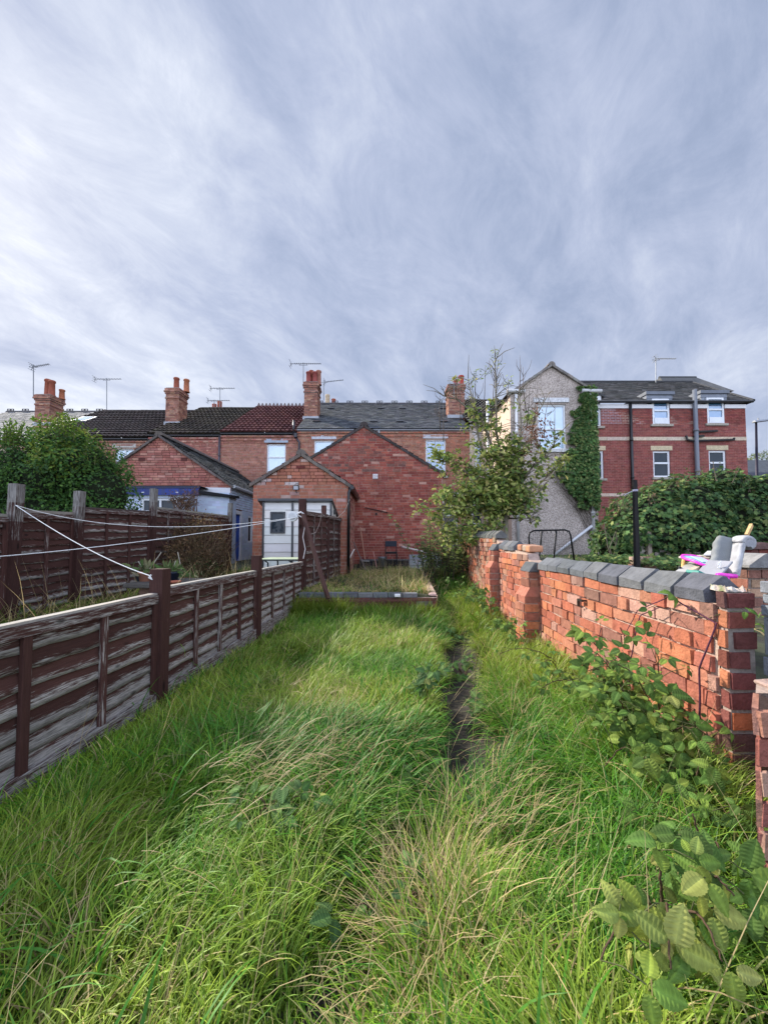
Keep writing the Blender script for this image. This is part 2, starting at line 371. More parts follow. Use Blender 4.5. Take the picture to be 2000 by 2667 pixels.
def brick_box(mb, x0, x1, y0, y1, z0, z1, faces='-y+x-x', **k):
    if '-y' in faces: brickwork(mb, (x0, y0, z0), (1, 0, 0), (0, -1, 0), [(0, 0), (x1 - x0, 0), (x1 - x0, z1 - z0), (0, z1 - z0)], **k)
    if '+x' in faces: brickwork(mb, (x1, y0, z0), (0, 1, 0), (1, 0, 0), [(0, 0), (y1 - y0, 0), (y1 - y0, z1 - z0), (0, z1 - z0)], **k)
    if '-x' in faces: brickwork(mb, (x0, y1, z0), (0, -1, 0), (-1, 0, 0), [(0, 0), (y1 - y0, 0), (y1 - y0, z1 - z0), (0, z1 - z0)], **k)
    mb.poly([(x0, y1, z0), (x0, y1, z1), (x1, y1, z1), (x1, y1, z0)], MORTD); mb.poly([(x0, y0, z1), (x1, y0, z1), (x1, y1, z1), (x0, y1, z1)], MORTD)
def slates(mb, O, U, V, poly, pal, course=.25, width=.28, thick=.03, jitter=.006):
    """lapped slates on a slope: U along the eave, V up the slope, poly in (s, t)"""
    O = Vector(O); U = Vector(U).normalized(); V = Vector(V).normalized(); N = U.cross(V).normalized()
    if N.z < 0: N = -N
    pt = lambda s, t, n=0: O + U * s + V * t + N * n
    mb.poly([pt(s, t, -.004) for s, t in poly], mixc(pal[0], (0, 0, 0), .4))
    tmin = min(p[1] for p in poly); tmax = max(p[1] for p in poly); t = tmin; row = 0
    while t < tmax - .02:
        t1 = min(t + course * 1.12, tmax)
        for p, q in span_at(poly, min(t + course * .5, tmax - 1e-4)):
            s = p - (width / 2 if row % 2 else 0)
            while s < q - .01:
                a = max(s + .003, p); b = min(s + width - .003, q)
                if b - a > .02:
                    c = jit(random.choice(pal), .14, .03); z = thick + random.uniform(-jitter, jitter); dt = random.uniform(-jitter, jitter) * 1.5
                    f = [pt(a, t + dt, z), pt(b, t + dt, z + random.uniform(-jitter, jitter) * .5), pt(b, t1, .002), pt(a, t1, .002)]
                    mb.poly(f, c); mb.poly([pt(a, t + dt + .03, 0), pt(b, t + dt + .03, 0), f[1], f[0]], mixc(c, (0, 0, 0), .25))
                s += width
        t += course; row += 1
def pantiles(mb, O, U, V, length, slope, pal, course=.42, width=.21, roll=.055, step=.075):
    O = Vector(O); U = Vector(U).normalized(); V = Vector(V).normalized(); N = U.cross(V).normalized()
    if N.z < 0: N = -N
    rows = int(slope / course); course = slope / rows; nc = int(length / width); width = length / nc
    prof = (0, .55, 1, .55); K = len(prof)
    for r in range(rows):
        t0 = r * course; t1 = t0 + course * 1.06
        a = []; b = []; c0 = []; ca = None
        for k in range(nc * K + 1):
            if k % K == 0 or ca is None: ca = jit(random.choice(pal), .16, .05)
            s = k * width / K; h = prof[k % K] * roll
            a.append(O + U * s + V * (t0 + random.uniform(-.004, .004)) + N * (h + step)); b.append(O + U * s + V * t1 + N * (h + .002)); c0.append(ca)
        base = [O + U * (k * width / K) + V * (t0 + .07) - N * .01 for k in range(nc * K + 1)]
        mb.grid([base, a, b], [[mixc(x, (0, 0, 0), .2) for x in c0], c0, c0])
def window_unit(parent, x0, x1, z0, z1, Y, glass='glass_pale', bars=(), vbars=(), fr=.06, sub=True, col=WHITE, depth=.08, label=None, mould=True):
    """casement in a wall that faces -y: frame with its bars, the panes a sub-part"""
    m = MB()
    m.box(x0, x0 + fr, Y, Y + depth, z0, z1, col); m.box(x1 - fr, x1, Y, Y + depth, z0, z1, col)
    m.box(x0 + fr, x1 - fr, Y, Y + depth, z0, z0 + fr, col); m.box(x0 + fr, x1 - fr, Y, Y + depth, z1 - fr, z1, col)
    for b in bars:
        z = z0 + (z1 - z0) * b; m.box(x0 + fr, x1 - fr, Y - .012, Y + depth, z - fr * .5, z + fr * .5, col)
    for b in vbars:
        x = x0 + (x1 - x0) * b; m.box(x - fr * .4, x + fr * .4, Y - .006, Y + depth - .004, z0 + fr, z1 - fr, col)
    o = m.build('window', M['paint'], parent, bevel=.006)
    if label: o['label'] = label
    g = MB(); g.box(x0 + fr * .6, x1 - fr * .6, Y + depth * .5, Y + depth * .7, z0 + fr * .6, z1 - fr * .6, (1, 1, 1)); g.build('pane', M[glass], o)
    return o
def window_side(parent, X, y0, y1, z0, z1, nx=1, glass='glass_pale', fr=.06, bars=()):
    m = MB(); d = .06 * nx; a, b = sorted((X, X - d))
    m.box(a, b, y0, y0 + fr, z0, z1, WHITE); m.box(a, b, y1 - fr, y1, z0, z1, WHITE); m.box(a, b, y0 + fr, y1 - fr, z0, z0 + fr, WHITE); m.box(a, b, y0 + fr, y1 - fr, z1 - fr, z1, WHITE)
    for q in bars:
        z = z0 + (z1 - z0) * q; m.box(a, b, y0 + fr, y1 - fr, z - fr * .4, z + fr * .4, WHITE)
    o = m.build('window', M['paint'], parent); g = MB(); g.box(X - d * .7, X - d * .5, y0 + fr * .5, y1 - fr * .5, z0 + fr * .5, z1 - fr * .5, (1, 1, 1)); g.build('pane', M[glass], o)
    return o
def block(parent, name, x0, x1, y0, y1, z0, z1, col, mat='stone', bevel=.008):
    m = MB(); m.box(x0, x1, y0, y1, z0, z1, col); return m.build(name, M[mat], parent, bevel=bevel)
def pipe(parent, name, pts, r, col, mat='plastic', n=10):
    m = MB(); m.tube(pts, r, col, n)
    if name == 'downpipe' or name == 'soil_pipe':
        a, b = Vector(pts[0]), Vector(pts[-1])
        for k in range(1, 4):
            q = a.lerp(b, k / 4)
            if len(pts) == 2: m.tube([q - Vector((0, 0, .05)), q + Vector((0, 0, .05))], r * 1.25, col, n)
    return m.build(name, M[mat], parent, smooth=True)

# ------------------------------------------------------------------ ground
FX = lambda y: -1.73 + .065 * y          # near fence line
WX = lambda y: 1.23 + .065 * y           # right garden wall, garden face
PATH_Y = np.array([-1, .8, 1.21, 2.04, 3.0, 3.56, 4.86, 6.5, 9, 12]); PATH_X = np.array([-.5, -.2, .02, .43, .62, .71, .90, 1.12, 1.35, 1.6])
pathx = lambda y: np.interp(y, PATH_Y, PATH_X)
def sstep(a, b, x):
    t = np.clip((x - a) / (b - a), 0, 1); return t * t * (3 - 2 * t)
def gz(x, y):
    x = np.asarray(x, float); y = np.asarray(y, float)
    d = np.abs(x - pathx(y))
    base = .09 * sstep(.06, .30, d) + .05 * (fbm(x * 1.3, y * 1.3) - .5)
    rise = sstep(4.8, 9.5, y) * .40 + sstep(10, 16, y) * .25
    side = .16 * sstep(.35, .9, x - pathx(y))
    z = base + rise + side * (1 - sstep(4, 8, y))
    bed = ((y > 5.86) & (y < 11.2) & (x > FX(y) - .0) & (x < .74 + .065 * (y - 5.8)))
    z = np.where(bed, .40 + .05 * (fbm(x * 2, y * 2) - .5), z)
    left = x < FX(y) - .075; z = np.where(left, .42 + .08 * (fbm(x, y) - .5) + sstep(9, 14, y) * .2, z)
    right = x > WX(y) + .12; z = np.where(right, .60 + .08 * (fbm(x * 1.5, y * 1.5) - .5) + sstep(7, 14, y) * .15, z)
    return z
def build_ground():
    xs = np.concatenate([np.linspace(-120, -12, 14), np.linspace(-11, -4.5, 20), np.linspace(-4.3, 4.3, 190), np.linspace(4.5, 12, 22), np.linspace(13, 120, 14)])
    ys = np.concatenate([np.linspace(-40, -1, 10), np.linspace(-.8, 12, 260), np.linspace(12.5, 24, 20), np.linspace(26, 400, 14)])
    Xg, Yg = np.meshgrid(xs, ys); Zg = gz(Xg, Yg)
    v = np.stack([Xg, Yg, Zg], -1).reshape(-1, 3); a, b = Xg.shape
    i = np.arange(a - 1)[:, None] * b + np.arange(b - 1)[None]; i = i.ravel()
    f = np.stack([i, i + 1, i + b + 1, i + b], 1)
    o = new_mesh_obj('ground', v, f.ravel(), np.arange(len(f)) * 4, np.ones((len(v), 3)) * .1, M['ground'], smooth=True); tag(o, 'dark earth under the overgrown back gardens', kind='structure')
    m = MB(); rows = []; cols = []
    for y in np.linspace(.6, 6.2, 90):
        r = []; c = []
        for k in np.linspace(-1, 1, 9):
            x = float(pathx(y)) + k * (.15 + .04 * math.sin(y * 5)); r.append((x, y, float(gz(x, y)) + .006 + .012 * float(vnoise(x * 30, y * 30)))); c.append(jit((.050, .043, .034), .35))
        rows.append(r); cols.append(c)
    m.grid(rows, cols); o = m.build('path', M['soil'], smooth=True); tag(o, 'narrow trodden earth path between the grass', kind='structure')
build_ground()

# ------------------------------------------------------------------ the terrace
TY = 18.4
def px_x(px, Y, py=1120): return P(px, py, Y).x
def px_z(py, Y): return P(1000, py, Y).z
SLOPE = Vector((0, .86, .51)).normalized()
SLATE = [(.085, .09, .10), (.105, .11, .12), (.07, .075, .085), (.12, .125, .13), (.095, .10, .10)]
def gutter(parent, x0, x1, z, Y, col, name='gutter'):
    m = MB(); r = .06; n = 7; rows = []; cols = []
    for x in (x0, x1):
        rows.append([(x, Y - .07 + r * math.cos(a), z + r * math.sin(a)) for a in np.linspace(math.pi, 2 * math.pi, n)]); cols.append([col] * n)
    m.grid(rows, cols); rows = [[(p[0], p[1], p[2] + .001) for p in r_] for r_ in rows]
    m.box(x0, x1, Y - .145, Y - .130, z - .02, z + .014, col); m.box(x0, x1, Y - .02, Y + .0, z - .10, z + .05, col)
    return m.build(name, M['plastic'], parent)
def chimney(parent, pxa, pxb, py_top, py_bot, Yf, depth, pots, pal=OLDBRICK):
    x0, x1 = px_x(pxa, Yf, py_top), px_x(pxb, Yf, py_top); zt = px_z(py_top, Yf); zb = px_z(py_bot, Yf) - .7
    m = MB(); hb = zt - .56
    brick_box(m, x0 + .05, x1 - .05, Yf + .05, Yf + depth - .05, zb, hb, pal=pal, mort=MORTD)
    zc = hb
    for dx, hh in ((.02, .09), (.05, .17), (.01, .09), (-.03, .08), (-.0, .13)):
        brick_box(m, x0 + dx, x1 - dx, Yf + dx, Yf + depth - dx, zc + .002, zc + hh, pal=pal, mort=MORTD); zc += hh
    o = m.build('chimney', M['brick'], parent)
    f = MB(); f.box(x0 + .04, x1 - .04, Yf + .04, Yf + depth - .04, zc, zc + .05, (.22, .2, .18)); f.build('flaunching', M['render'], o, bevel=.02)
    fl = MB(); xb = x0 - .02; yb = Yf + .03
    fl.poly([(x0 - .03, Yf + .035, zb + .55), (x1 + .03, Yf + .035, zb + .55), (x1 + .03, Yf + .035, zb + .72), (x0 - .03, Yf + .035, zb + .72)], (.3, .31, .33)); fl.build('flashing', M['lead'], o)
    for (fx, fy, hh, r, c) in pots:
        p = MB(); x = x0 + (x1 - x0) * fx; y = Yf + depth * fy; z = zc + .03
        pr = [(r * 1.1, z), (r * 1.1, z + .05), (r * .92, z + .08), (r * .80, z + hh * .85), (r * .98, z + hh * .88), (r * .98, z + hh * .96), (r * .85, z + hh), (r * .7, z + hh), (r * .62, z + hh - .2)]
        p.lathe(x, y, pr, c); p.build('chimney_pot', M['terracotta'], o, smooth=True)
    return x0, x1, zt
POT = (.26, .075, .045); POT2 = (.34, .12, .06); POTB = (.42, .33, .22)
def aerial(px, py_top, py_bot, Y, boom_px, label, tilt=0, yaw=0, refl=True, n=9):
    """television aerial: mast, boom with short cross rods, reflector"""
    a = P(px, py_bot, Y); b = P(px, py_top, Y); x0 = P(boom_px[0], py_top, Y).x; x1 = P(boom_px[1], py_top, Y).x
    t = thing('tv_aerial', label, 'aerial', tuple(a), 'television aerials on the roofs'); col = (.17, .175, .18)
    m = MB(); m.tube([a, b + Vector((0, 0, .06))], .022, col, 6); m.build('mast', M['metal'], t)
    m = MB(); z = b.z; p0 = Vector((x0, Y, z - tilt)); p1 = Vector((x1, Y, z + tilt)); m.tube([p0, p1], .017, col, 5)
    d = (p1 - p0)
    for k in range(n):
        q = p0 + d * (.16 + .82 * k / (n - 1)); w_ = .10 + .03 * (n - k) / n; m.tube([q - Vector((yaw * w_, w_, .05 * 0)), q + Vector((yaw * w_, w_, 0))], .008, col, 4); m.tube([q, q + Vector((0, 0, .05))], .01, col, 4)
    m.tube([b + Vector((-.22, 0, -.08)), b + Vector((-.16, 0, -.02))], .012, col, 4); m.tube([b + Vector((.22, 0, -.08)), b + Vector((.16, 0, -.02))], .012, col, 4); m.tube([b + Vector((-.22, 0, -.08)), b + Vector((.22, 0, -.08))], .012, col, 4)
    m.build('boom', M['metal'], t)
    if refl:
        m = MB(); q = p0 + d * .04
        for k in range(4):
            zz = -.16 + .107 * k; m.tube([q + Vector((-abs(zz) * .5, -.2, zz)), q + Vector((-abs(zz) * .5, .2, zz))], .009, col, 4)
        for s_ in (-1, 1): m.tube([q, q + Vector((-.09 * (1 if d.x > 0 else -1), 0, .17 * s_))], .014, col, 4)
        m.build('reflector', M['metal'], t)
    return t

def lintel_sill(parent, x0, x1, zt, Y, col=(.45, .47, .5), h=.19, ext=.12, frm=True):
    block(parent, 'lintel', x0 - ext, x1 + ext, Y - .035, Y + .05, zt, zt + h, col)
def terrace_house(name, label, pxa, pxb, py_eave, wall_holes, roof, pal_roof, wall_pal, gut, ridge=None, run=5.3, base=.4, cream=False):
    """one house of the row seen from the back; wall faces the camera at TY"""
    x0, x1 = px_x(pxa, TY, py_eave), px_x(pxb, TY, py_eave); ze = px_z(py_eave, TY)
    t = thing(name, label, 'house', ((x0 + x1) / 2, TY, base))
    m = MB(); holes = [(a - x0, b - x0, c - base, d - base) for a, b, c, d in wall_holes]
    if cream:
        lv = [(0, 0), (x1 - x0, 0), (x1 - x0, ze - base), (0, ze - base)]
        m.poly([(x0 + s, TY, base + q) for s, q in lv], (.5, .42, .34)); m.build('wall', M['render'], t)
    else:
        brickwork(m, (x0, TY, base), (1, 0, 0), (0, -1, 0), [(0, 0), (x1 - x0, 0), (x1 - x0, ze - base), (0, ze - base)], holes, wall_pal, flat=.5)
        for k, pr in ((.16, .03), (.32, .055)):
            brickwork(m, (x0, TY - .075 + pr if False else TY - pr * 0 - (.03 if k > .2 else .055), ze - k - .02), (1, 0, 0), (0, -1, 0), [(0, 0), (x1 - x0, 0), (x1 - x0, .075), (0, .075)], (), wall_pal)
            m.box(x0, x1, TY - (.03 if k > .2 else .055) + .002, TY + .001, ze - k - .02, ze - k + .055, wall_pal[0])
        m.build('wall', M['brick'], t)
    b = MB(); b.box(x0 + .002, x1 - .002, TY + .12, TY + 8, base, ze - .05, MORTD); b.build('party_wall', M['brick'], t)
    r = MB(); sl = run / SLOPE.y; e = Vector((x0, TY - .16, ze + .02)); L = x1 - x0
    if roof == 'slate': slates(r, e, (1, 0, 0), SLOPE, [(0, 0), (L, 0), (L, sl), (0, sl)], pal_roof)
    else: pantiles(r, e, (1, 0, 0), SLOPE, L, sl, pal_roof)
    top = e + SLOPE * sl; r.poly([(x0, top.y, top.z), (x1, top.y, top.z), (x1, top.y + 4.5, ze), (x0, top.y + 4.5, ze)], pal_roof[0])
    ro = r.build('roof', M['slate' if roof == 'slate' else 'tile'], t)
    rd = MB(); n = max(2, int(L / .45)); z = top.z
    for k in range(n):
        a = x0 + L * k / n; b_ = x0 + L * (k + 1) / n - .012; c = jit(ridge[0], .12); dz = random.uniform(-.006, .006)
        rd.hexa([(a, top.y - .13, z - .06 + dz), (b_, top.y - .13, z - .06 + dz), (b_, top.y + .13, z - .06), (a, top.y + .13, z - .06), (a, top.y - .035, z + .065 + dz), (b_, top.y - .035, z + .065 + dz), (b_, top.y + .035, z + .065), (a, top.y + .035, z + .065)], c)
        if ridge[1] == 'spikes':
            for q in (.25, .75):
                xm = a + (b_ - a) * q; rd.hexa([(xm - .10, top.y - .03, z + .06), (xm + .10, top.y - .03, z + .06), (xm + .10, top.y + .03, z + .06), (xm - .10, top.y + .03, z + .06), (xm - .02, top.y - .02, z + .24), (xm + .02, top.y - .02, z + .24), (xm + .02, top.y + .02, z + .24), (xm - .02, top.y + .02, z + .24)], jit((.16, .13, .12)))
        if ridge[1] == 'combs' and k % 2 == 0:
            for q in (.05, .5):
                xm = a + (b_ - a) * q; w_ = .19
                rd.box(xm, xm + w_, top.y - .025, top.y + .025, z + .06, z + .09, c); rd.box(xm, xm + w_, top.y - .025, top.y + .025, z + .165, z + .19, c)
                rd.box(xm, xm + .035, top.y - .024, top.y + .024, z + .091, z + .164, c); rd.box(xm + w_ - .035, xm + w_, top.y - .024, top.y + .024, z + .091, z + .164, c)
    rd.build('ridge_tiles', M['tile'], ro)
    gutter(t, x0, x1, ze - .02, TY, gut)
    return t, x0, x1, ze, top
def rect_at(pa, pb, qa, qb, Y=TY):
    a = P(pa, qa, Y); b = P(pb, qb, Y); return (a.x, b.x, b.z, a.z)
def house_window(t, r, glass, bars, lint=True, lcol=(.45, .47, .5), Y=TY, vbars=(), sill=False):
    x0, x1, z0, z1 = r; window_unit(t, x0, x1, z0, z1, Y + .07, glass, bars, vbars)
    if lint: lintel_sill(t, x0, x1, z1 + .055, Y, lcol)
    if sill: block(t, 'sill', x0 - .1, x1 + .1, Y - .07, Y + .1, z0 - .09, z0 - .005, (.42, .40, .36))
# A: grey slates, far left
ra = rect_at(60, 98, 1164, 1260); hA, *_ = terrace_house('terraced_house', 'brick terraced house with pale grey slate roof at the far left end', -260, 62, 1146, [ra], 'slate', [(.21, .215, .22), (.25, .25, .25), (.18, .185, .19), (.28, .275, .27)], OLDBRICK, GREYP, ((.10, .09, .085), 'combs'))
# B: black tiles
rb1 = rect_at(300, 346, 1169, 1262); rb0 = rect_at(74, 118, 1164, 1260); DARKT = [(.045, .034, .034), (.055, .042, .04), (.038, .030, .030), (.062, .05, .048)]
hB, bx0, bx1, bze, btop = terrace_house('terraced_house', 'brick terraced house with near-black tiled roof and a skylight', 62, 388, 1143, [rb0, rb1], 'pan', DARKT, OLDBRICK, BLACK, ((.05, .045, .042), ''))
house_window(hB, rb1, 'glass_pale', (), lcol=(.40, .37, .33), vbars=(.5,)); house_window(hB, rb0, 'glass_pale', (.7,), lcol=(.40, .37, .33))
sk = MB(); skp = Vector((px_x(247, 22.0, 1085), 0, 0)); q = Vector((skp.x, TY - .16, bze)) + SLOPE * 3.55; Nn = Vector((0, -SLOPE.z, SLOPE.y))
sk.obox(q + Nn * .09, (1, 0, 0), SLOPE, Nn, .40, .50, .05, (.25, .26, .28)); sko = sk.build('skylight', M['lead'], hB); sk = MB(); sk.obox(q + Nn * .15, (1, 0, 0), SLOPE, Nn, .30, .40, .008, (1, 1, 1)); sk.build('pane', M['glass_pale'], sko)
# C: brown tiles
BROWNT = [(.055, .045, .036), (.068, .055, .042), (.046, .038, .032), (.075, .062, .046)]
hC, cx0, cx1, cze, ctop = terrace_house('terraced_house', 'brick terraced house with mossy brown-black tiled roof beside the red roof', 388, 576, 1134, [], 'pan', BROWNT, PINKB, BLACK, ((.06, .055, .04), ''))
pipe(hC, 'downpipe', [(cx1 - .05, TY - .06, cze - .05), (cx1 - .05, TY - .06, 2.6)], .05, (.06, .05, .06))
# D: red tiles
REDT = [(.125, .050, .048), (.145, .058, .053), (.105, .042, .042), (.16, .068, .06)]
rd_ = rect_at(695, 743, 1156, 1262)
hD, dx0, dx1, dze, dtop = terrace_house('terraced_house', 'brick terraced house with red tiled roof and spiked ridge', 576, 775, 1129, [rd_], 'pan', REDT, OLDBRICK[:5] + PINKB[:3], BLACK, ((.13, .07, .065), 'spikes'))
house_window(hD, rd_, 'glass_pale', (.68,), lcol=(.33, .37, .43))
ho = MB(); xx = dx1 - .06; ho.box(xx - .07, xx + .07, TY - .2, TY - .05, dze - .22, dze - .02, (.02, .02, .025)); ho.build('hopper', M['plastic'], hD)
pipe(hD, 'downpipe', [(xx, TY - .1, dze - .2), (xx + .16, TY - .08, dze - .45), (xx + .16, TY - .08, 2.4)], .05, (.025, .02, .03))
pipe(hD, 'vent_pipe', [(xx - .1, TY - .12, dze - .1), (xx - .1, TY - .12, dze + .62)], .055, (.02, .018, .025))
# E: grey slates, the long one
re1 = rect_at(818, 869, 1147, 1262); re2 = rect_at(1108, 1161, 1145, 1240); re3 = rect_at(1153, 1192, 1292, 1425)
hE, ex0, ex1, eze, etop = terrace_house('terraced_house', 'wide brick terraced house with long grey slate roof in the middle of the row', 775, 1222, 1119, [re1, re2, re3], 'slate', SLATE, OLDBRICK[:6] + [(.36, .13, .08)] * 2, GREYP, ((.075, .07, .07), 'combs'))
house_window(hE, re1, 'glass_pale', (), lcol=(.46, .47, .5)); house_window(hE, re2, 'glass_blue', (.42,), lcol=(.46, .47, .5), sill=True); house_window(hE, re3, 'glass_dark', (.62,), lint=False)
block(hE, 'lintel', re3[0] - .1, re3[1] + .1, TY - .035, TY + .05, re3[3] + .012, re3[3] + .2, (.6, .6, .6))
pipe(hE, 'downpipe', [(px_x(987, TY), TY - .07, eze - .05), (px_x(987, TY), TY - .07, 3.0)], .05, (.36, .38, .38))
for px, py in ((862, 1058), (992, 1055), (1048, 1055), (1152, 1055), (825, 1107), (973, 1104), (1042, 1103), (1155, 1103)):
    s_ = 4.6 if py < 1070 else 1.3; q = Vector((0, TY - .16, eze)) + SLOPE * s_; x = px_x(px, q.y, py); m = MB(); m.obox(Vector((x, q.y, q.z)) + Vector((0, -.035, .06)), (1, 0, 0), SLOPE, (0, -SLOPE.z, SLOPE.y), .19, .09, .025, (.02, .02, .022)); m.build('roof_vent', M['plastic'], hE, bevel=.01)
# F: dark ribbed roof behind the pebbledash wing, cream wall
rf1 = rect_at(1236, 1272, 1134, 1232); rf2 = rect_at(1228, 1268, 1318, 1420)
hF, fx0, fx1, fze, ftop = terrace_house('terraced_house', 'cream rendered terraced house with dark ribbed roof behind the tree', 1222, 1420, 1108, [], 'pan', [(.06, .058, .055), (.075, .07, .062), (.05, .05, .05)], OLDBRICK, (.4, .4, .4), ((.06, .06, .06), ''), cream=True)
for r_ in (rf1, rf2):
    window_unit(hF, r_[0], r_[1], r_[2], r_[3], TY - .05, 'glass_pale' if r_ is rf1 else 'glass_dark', (.55,)); block(hF, 'lintel', r_[0] - .12, r_[1] + .12, TY - .04, TY + .03, r_[3] + .03, r_[3] + .2, (.55, .54, .52))
# chimneys
chimney(hB, 88, 131, 1027, 1100, 20.0, .95, [(.35, .5, .98, .17, POT), (.75, .35, .85, .17, POT), (.92, .85, .55, .15, POT2)])
chimney(hC, 429, 468, 1010, 1098, 20.0, .95, [(.45, .5, .72, .16, POT), (1.0, .72, .72, .16, POT2)])
chimney(hD, 790, 829, 994, 1084, 20.0, .95, [(.42, .5, .78, .15, POT), (.3, .2, .58, .15, (.24, .06, .05)), (.9, .55, .80, .16, (.30, .13, .09)), (.72, .25, .6, .15, (.24, .06, .05))])
chimney(hE, 1166, 1212, 1000, 1080, 20.0, .95, [(.86, .5, .62, .17, (.36, .06, .04)), (.6, .8, .5, .15, (.36, .06, .04))])
def back_pots(parent, px, pxs, py_top, Y, label):
    x0 = px_x(pxs[0], Y, py_top); x1 = px_x(pxs[1], Y, py_top); zt = px_z(py_top, Y)
    m = MB(); brick_box(m, x0 - .1, x1 + .1, Y, Y + .9, zt - 2.2, zt - .45, mort=MORTD); o = m.build('chimney', M['brick'], parent)
    for k, c in enumerate(px):
        x = px_x(c[0], Y, py_top); z = zt - .45; h = c[1]; p = MB(); pr = [(.17, z), (.16, z + .06)]
        for j in range(5): pr += [(.155, z + .06 + (h - .1) * j / 5), (.175 if c[2] else .155, z + .06 + (h - .1) * (j + .25) / 5), (.15, z + .06 + (h - .1) * (j + .5) / 5)]
        pr += [(.17, z + h - .04), (.15, z + h), (.1, z + h - .1)]; p.lathe(x, Y + .4, pr, c[3]); p.build('chimney_pot', M['terracotta'], o, smooth=True)
back_pots(hB, [(265, .55, 0, (.15, .12, .1)), (279, .42, 0, (.15, .11, .09))], (258, 284), 1066, 27.2, '')
back_pots(hC, [(552, .42, 0, POT), (566, .62, 1, POT)], (545, 572), 1046, 27.2, '')
back_pots(hE, [(851, .72, 1, POTB), (867, .40, 0, POT)], (844, 875), 1032, 27.2, '')
# aerials
aerial(87, 952, 1035, 20.1, (84, 128), 'aerial on a tall mast beside the three-pot chimney at far left', tilt=.08)
aerial(278, 987, 1070, 24.2, (246, 315), 'long aerial above the near-black roof with the skylight')
aerial(573, 1011, 1060, 25.0, (548, 611), 'upper and longer of two aerials above the brown-black roof')
aerial(558, 1043, 1060, 25.4, (541, 598), 'low aerial crossing two small pots on the brown-black roof')
aerial(790, 947, 1012, 20.2, (756, 836), 'long toothed aerial on the mast beside the four-pot chimney', n=14)
aerial(843, 992, 1042, 22.5, (846, 894), 'aerial tilted right just behind the four-pot chimney', tilt=.06, n=11)
t = aerial(1182, 1000, 1034, 19.9, (1168, 1196), 'small boxy grid aerial on the single red pot chimney', n=3, refl=False)
g = MB(); a = P(1166, 985, 19.8); b = P(1196, 1001, 19.8)
for k in range(7): x = a.x + (b.x - a.x) * k / 6; g.tube([(x, 19.6, b.z), (x, 19.6, a.z)], .008, (.2, .2, .2), 4)
for k in range(4): z = b.z + (a.z - b.z) * k / 3; g.tube([(a.x, 19.6, z), (b.x, 19.6, z)], .01, (.2, .2, .2), 4)
g.build('grid', M['metal'], t)

# ------------------------------------------------------------------ left wing with the blue lean-to
def gable_roof(parent, xl, xa, xr, zl, za, zr, Y0, Y1, pal, over=.12, sides='lr', verge=(.12, .10, .09), thick=.05, tiled=True):
    """two slopes running back from the gable at Y0; verges proud of the gable"""
    m = MB(); L = Y1 - Y0 + over
    for sd_, (xe, zev) in (('l', (xl, zl)), ('r', (xr, zr))):
        if sd_ not in sides: continue
        up = Vector((xa - xe, 0, za - zev)); sl = up.length; up.normalize(); ext = .14
        O = Vector((xe, Y0 - over, zev)) - up * ext
        if sd_ == 'r': slates(m, O + Vector((0, 0, .05)), (0, 1, 0), up, [(0, 0), (L, 0), (L, sl + ext), (0, sl + ext)], pal, course=.2, width=.3)
        else: slates(m, O + Vector((0, L, .05)), (0, -1, 0), up, [(0, 0), (L, 0), (L, sl + ext), (0, sl + ext)], pal, course=.2, width=.3)
    ro = m.build('roof', M['slate'], parent)
    v = MB()
    for sd_, (xe, zev) in (('l', (xl, zl)), ('r', (xr, zr))):
        if sd_ not in sides: continue
        a = Vector((xe, 0, zev)); b = Vector((xa, 0, za)); n = 9; up = (b - a).normalized()
        for k in range(n):
            p = a - up * .1 + (b - a + up * .1) * (k / n); q = a - up * .1 + (b - a + up * .1) * ((k + 1) / n - .004); dz = random.uniform(-.008, .012)
            v.hexa([(p.x, Y0 - over - .02, p.z - .03 + dz), (q.x, Y0 - over - .02, q.z - .03 + dz), (q.x, Y0 - .004, q.z - .03), (p.x, Y0 - .004, p.z - .03), (p.x, Y0 - over - .02, p.z + thick + dz), (q.x, Y0 - over - .02, q.z + thick + dz), (q.x, Y0 - .004, q.z + thick), (p.x, Y0 - .004, p.z + thick)], jit(verge, .25))
    v.build('verge', M['tile'], ro)
    c = MB(); n = int(L / .4)
    for k in range(n):
        y0 = Y0 - over + L * k / n; y1 = Y0 - over + L * (k + 1) / n - .01; rr = []
        for y in (y0, y1): rr.append([(xa + .13 * math.cos(a), y, za + .02 + .13 * math.sin(a)) for a in np.linspace(0, math.pi, 7)])
        cc = jit(verge, .2); c.grid(rr, [[cc] * 7] * 2); c.poly(rr[0], cc)
    c.build('ridge_tiles', M['tile'], ro)
    return ro
BLUEGREY = (.44, .51, .62)
Y1_ = 12.0
A = P(415, 1136, Y1_); RR = P(602, 1266, Y1_); LL = P(226, 1266, Y1_)
t = thing('rear_extension', 'gabled brick extension with blue-grey painted lower walls and bright blue door', 'house extension', (A.x, Y1_, .4))
m = MB(); b = .4
brickwork(m, (LL.x, Y1_, b), (1, 0, 0), (0, -1, 0), [(0, 0), (RR.x - LL.x, 0), (RR.x - LL.x, RR.z - b), (A.x - LL.x, A.z - b), (0, LL.z - b)], (), PINKB, flat=.35)
m.build('wall', M['brick'], t)
for px in (370, 480): vents = MB(); q = P(px, 1197, Y1_); vents.box(q.x - .1, q.x + .1, Y1_ - .022, Y1_ + .01, q.z - .05, q.z + .05, (.10, .035, .03)); vents.build('air_brick', M['brick'], t)
m = MB(); hole_d = (12.15, 12.95, .45, 2.25); hole_w = (13.55, 14.0, 1.20, 2.15)
O = (RR.x, Y1_, b); hs = [(hole_d[0] - Y1_, hole_d[1] - Y1_, 0.05, hole_d[3] - b), (hole_w[0] - Y1_, hole_w[1] - Y1_, hole_w[2] - b, hole_w[3] - b)]
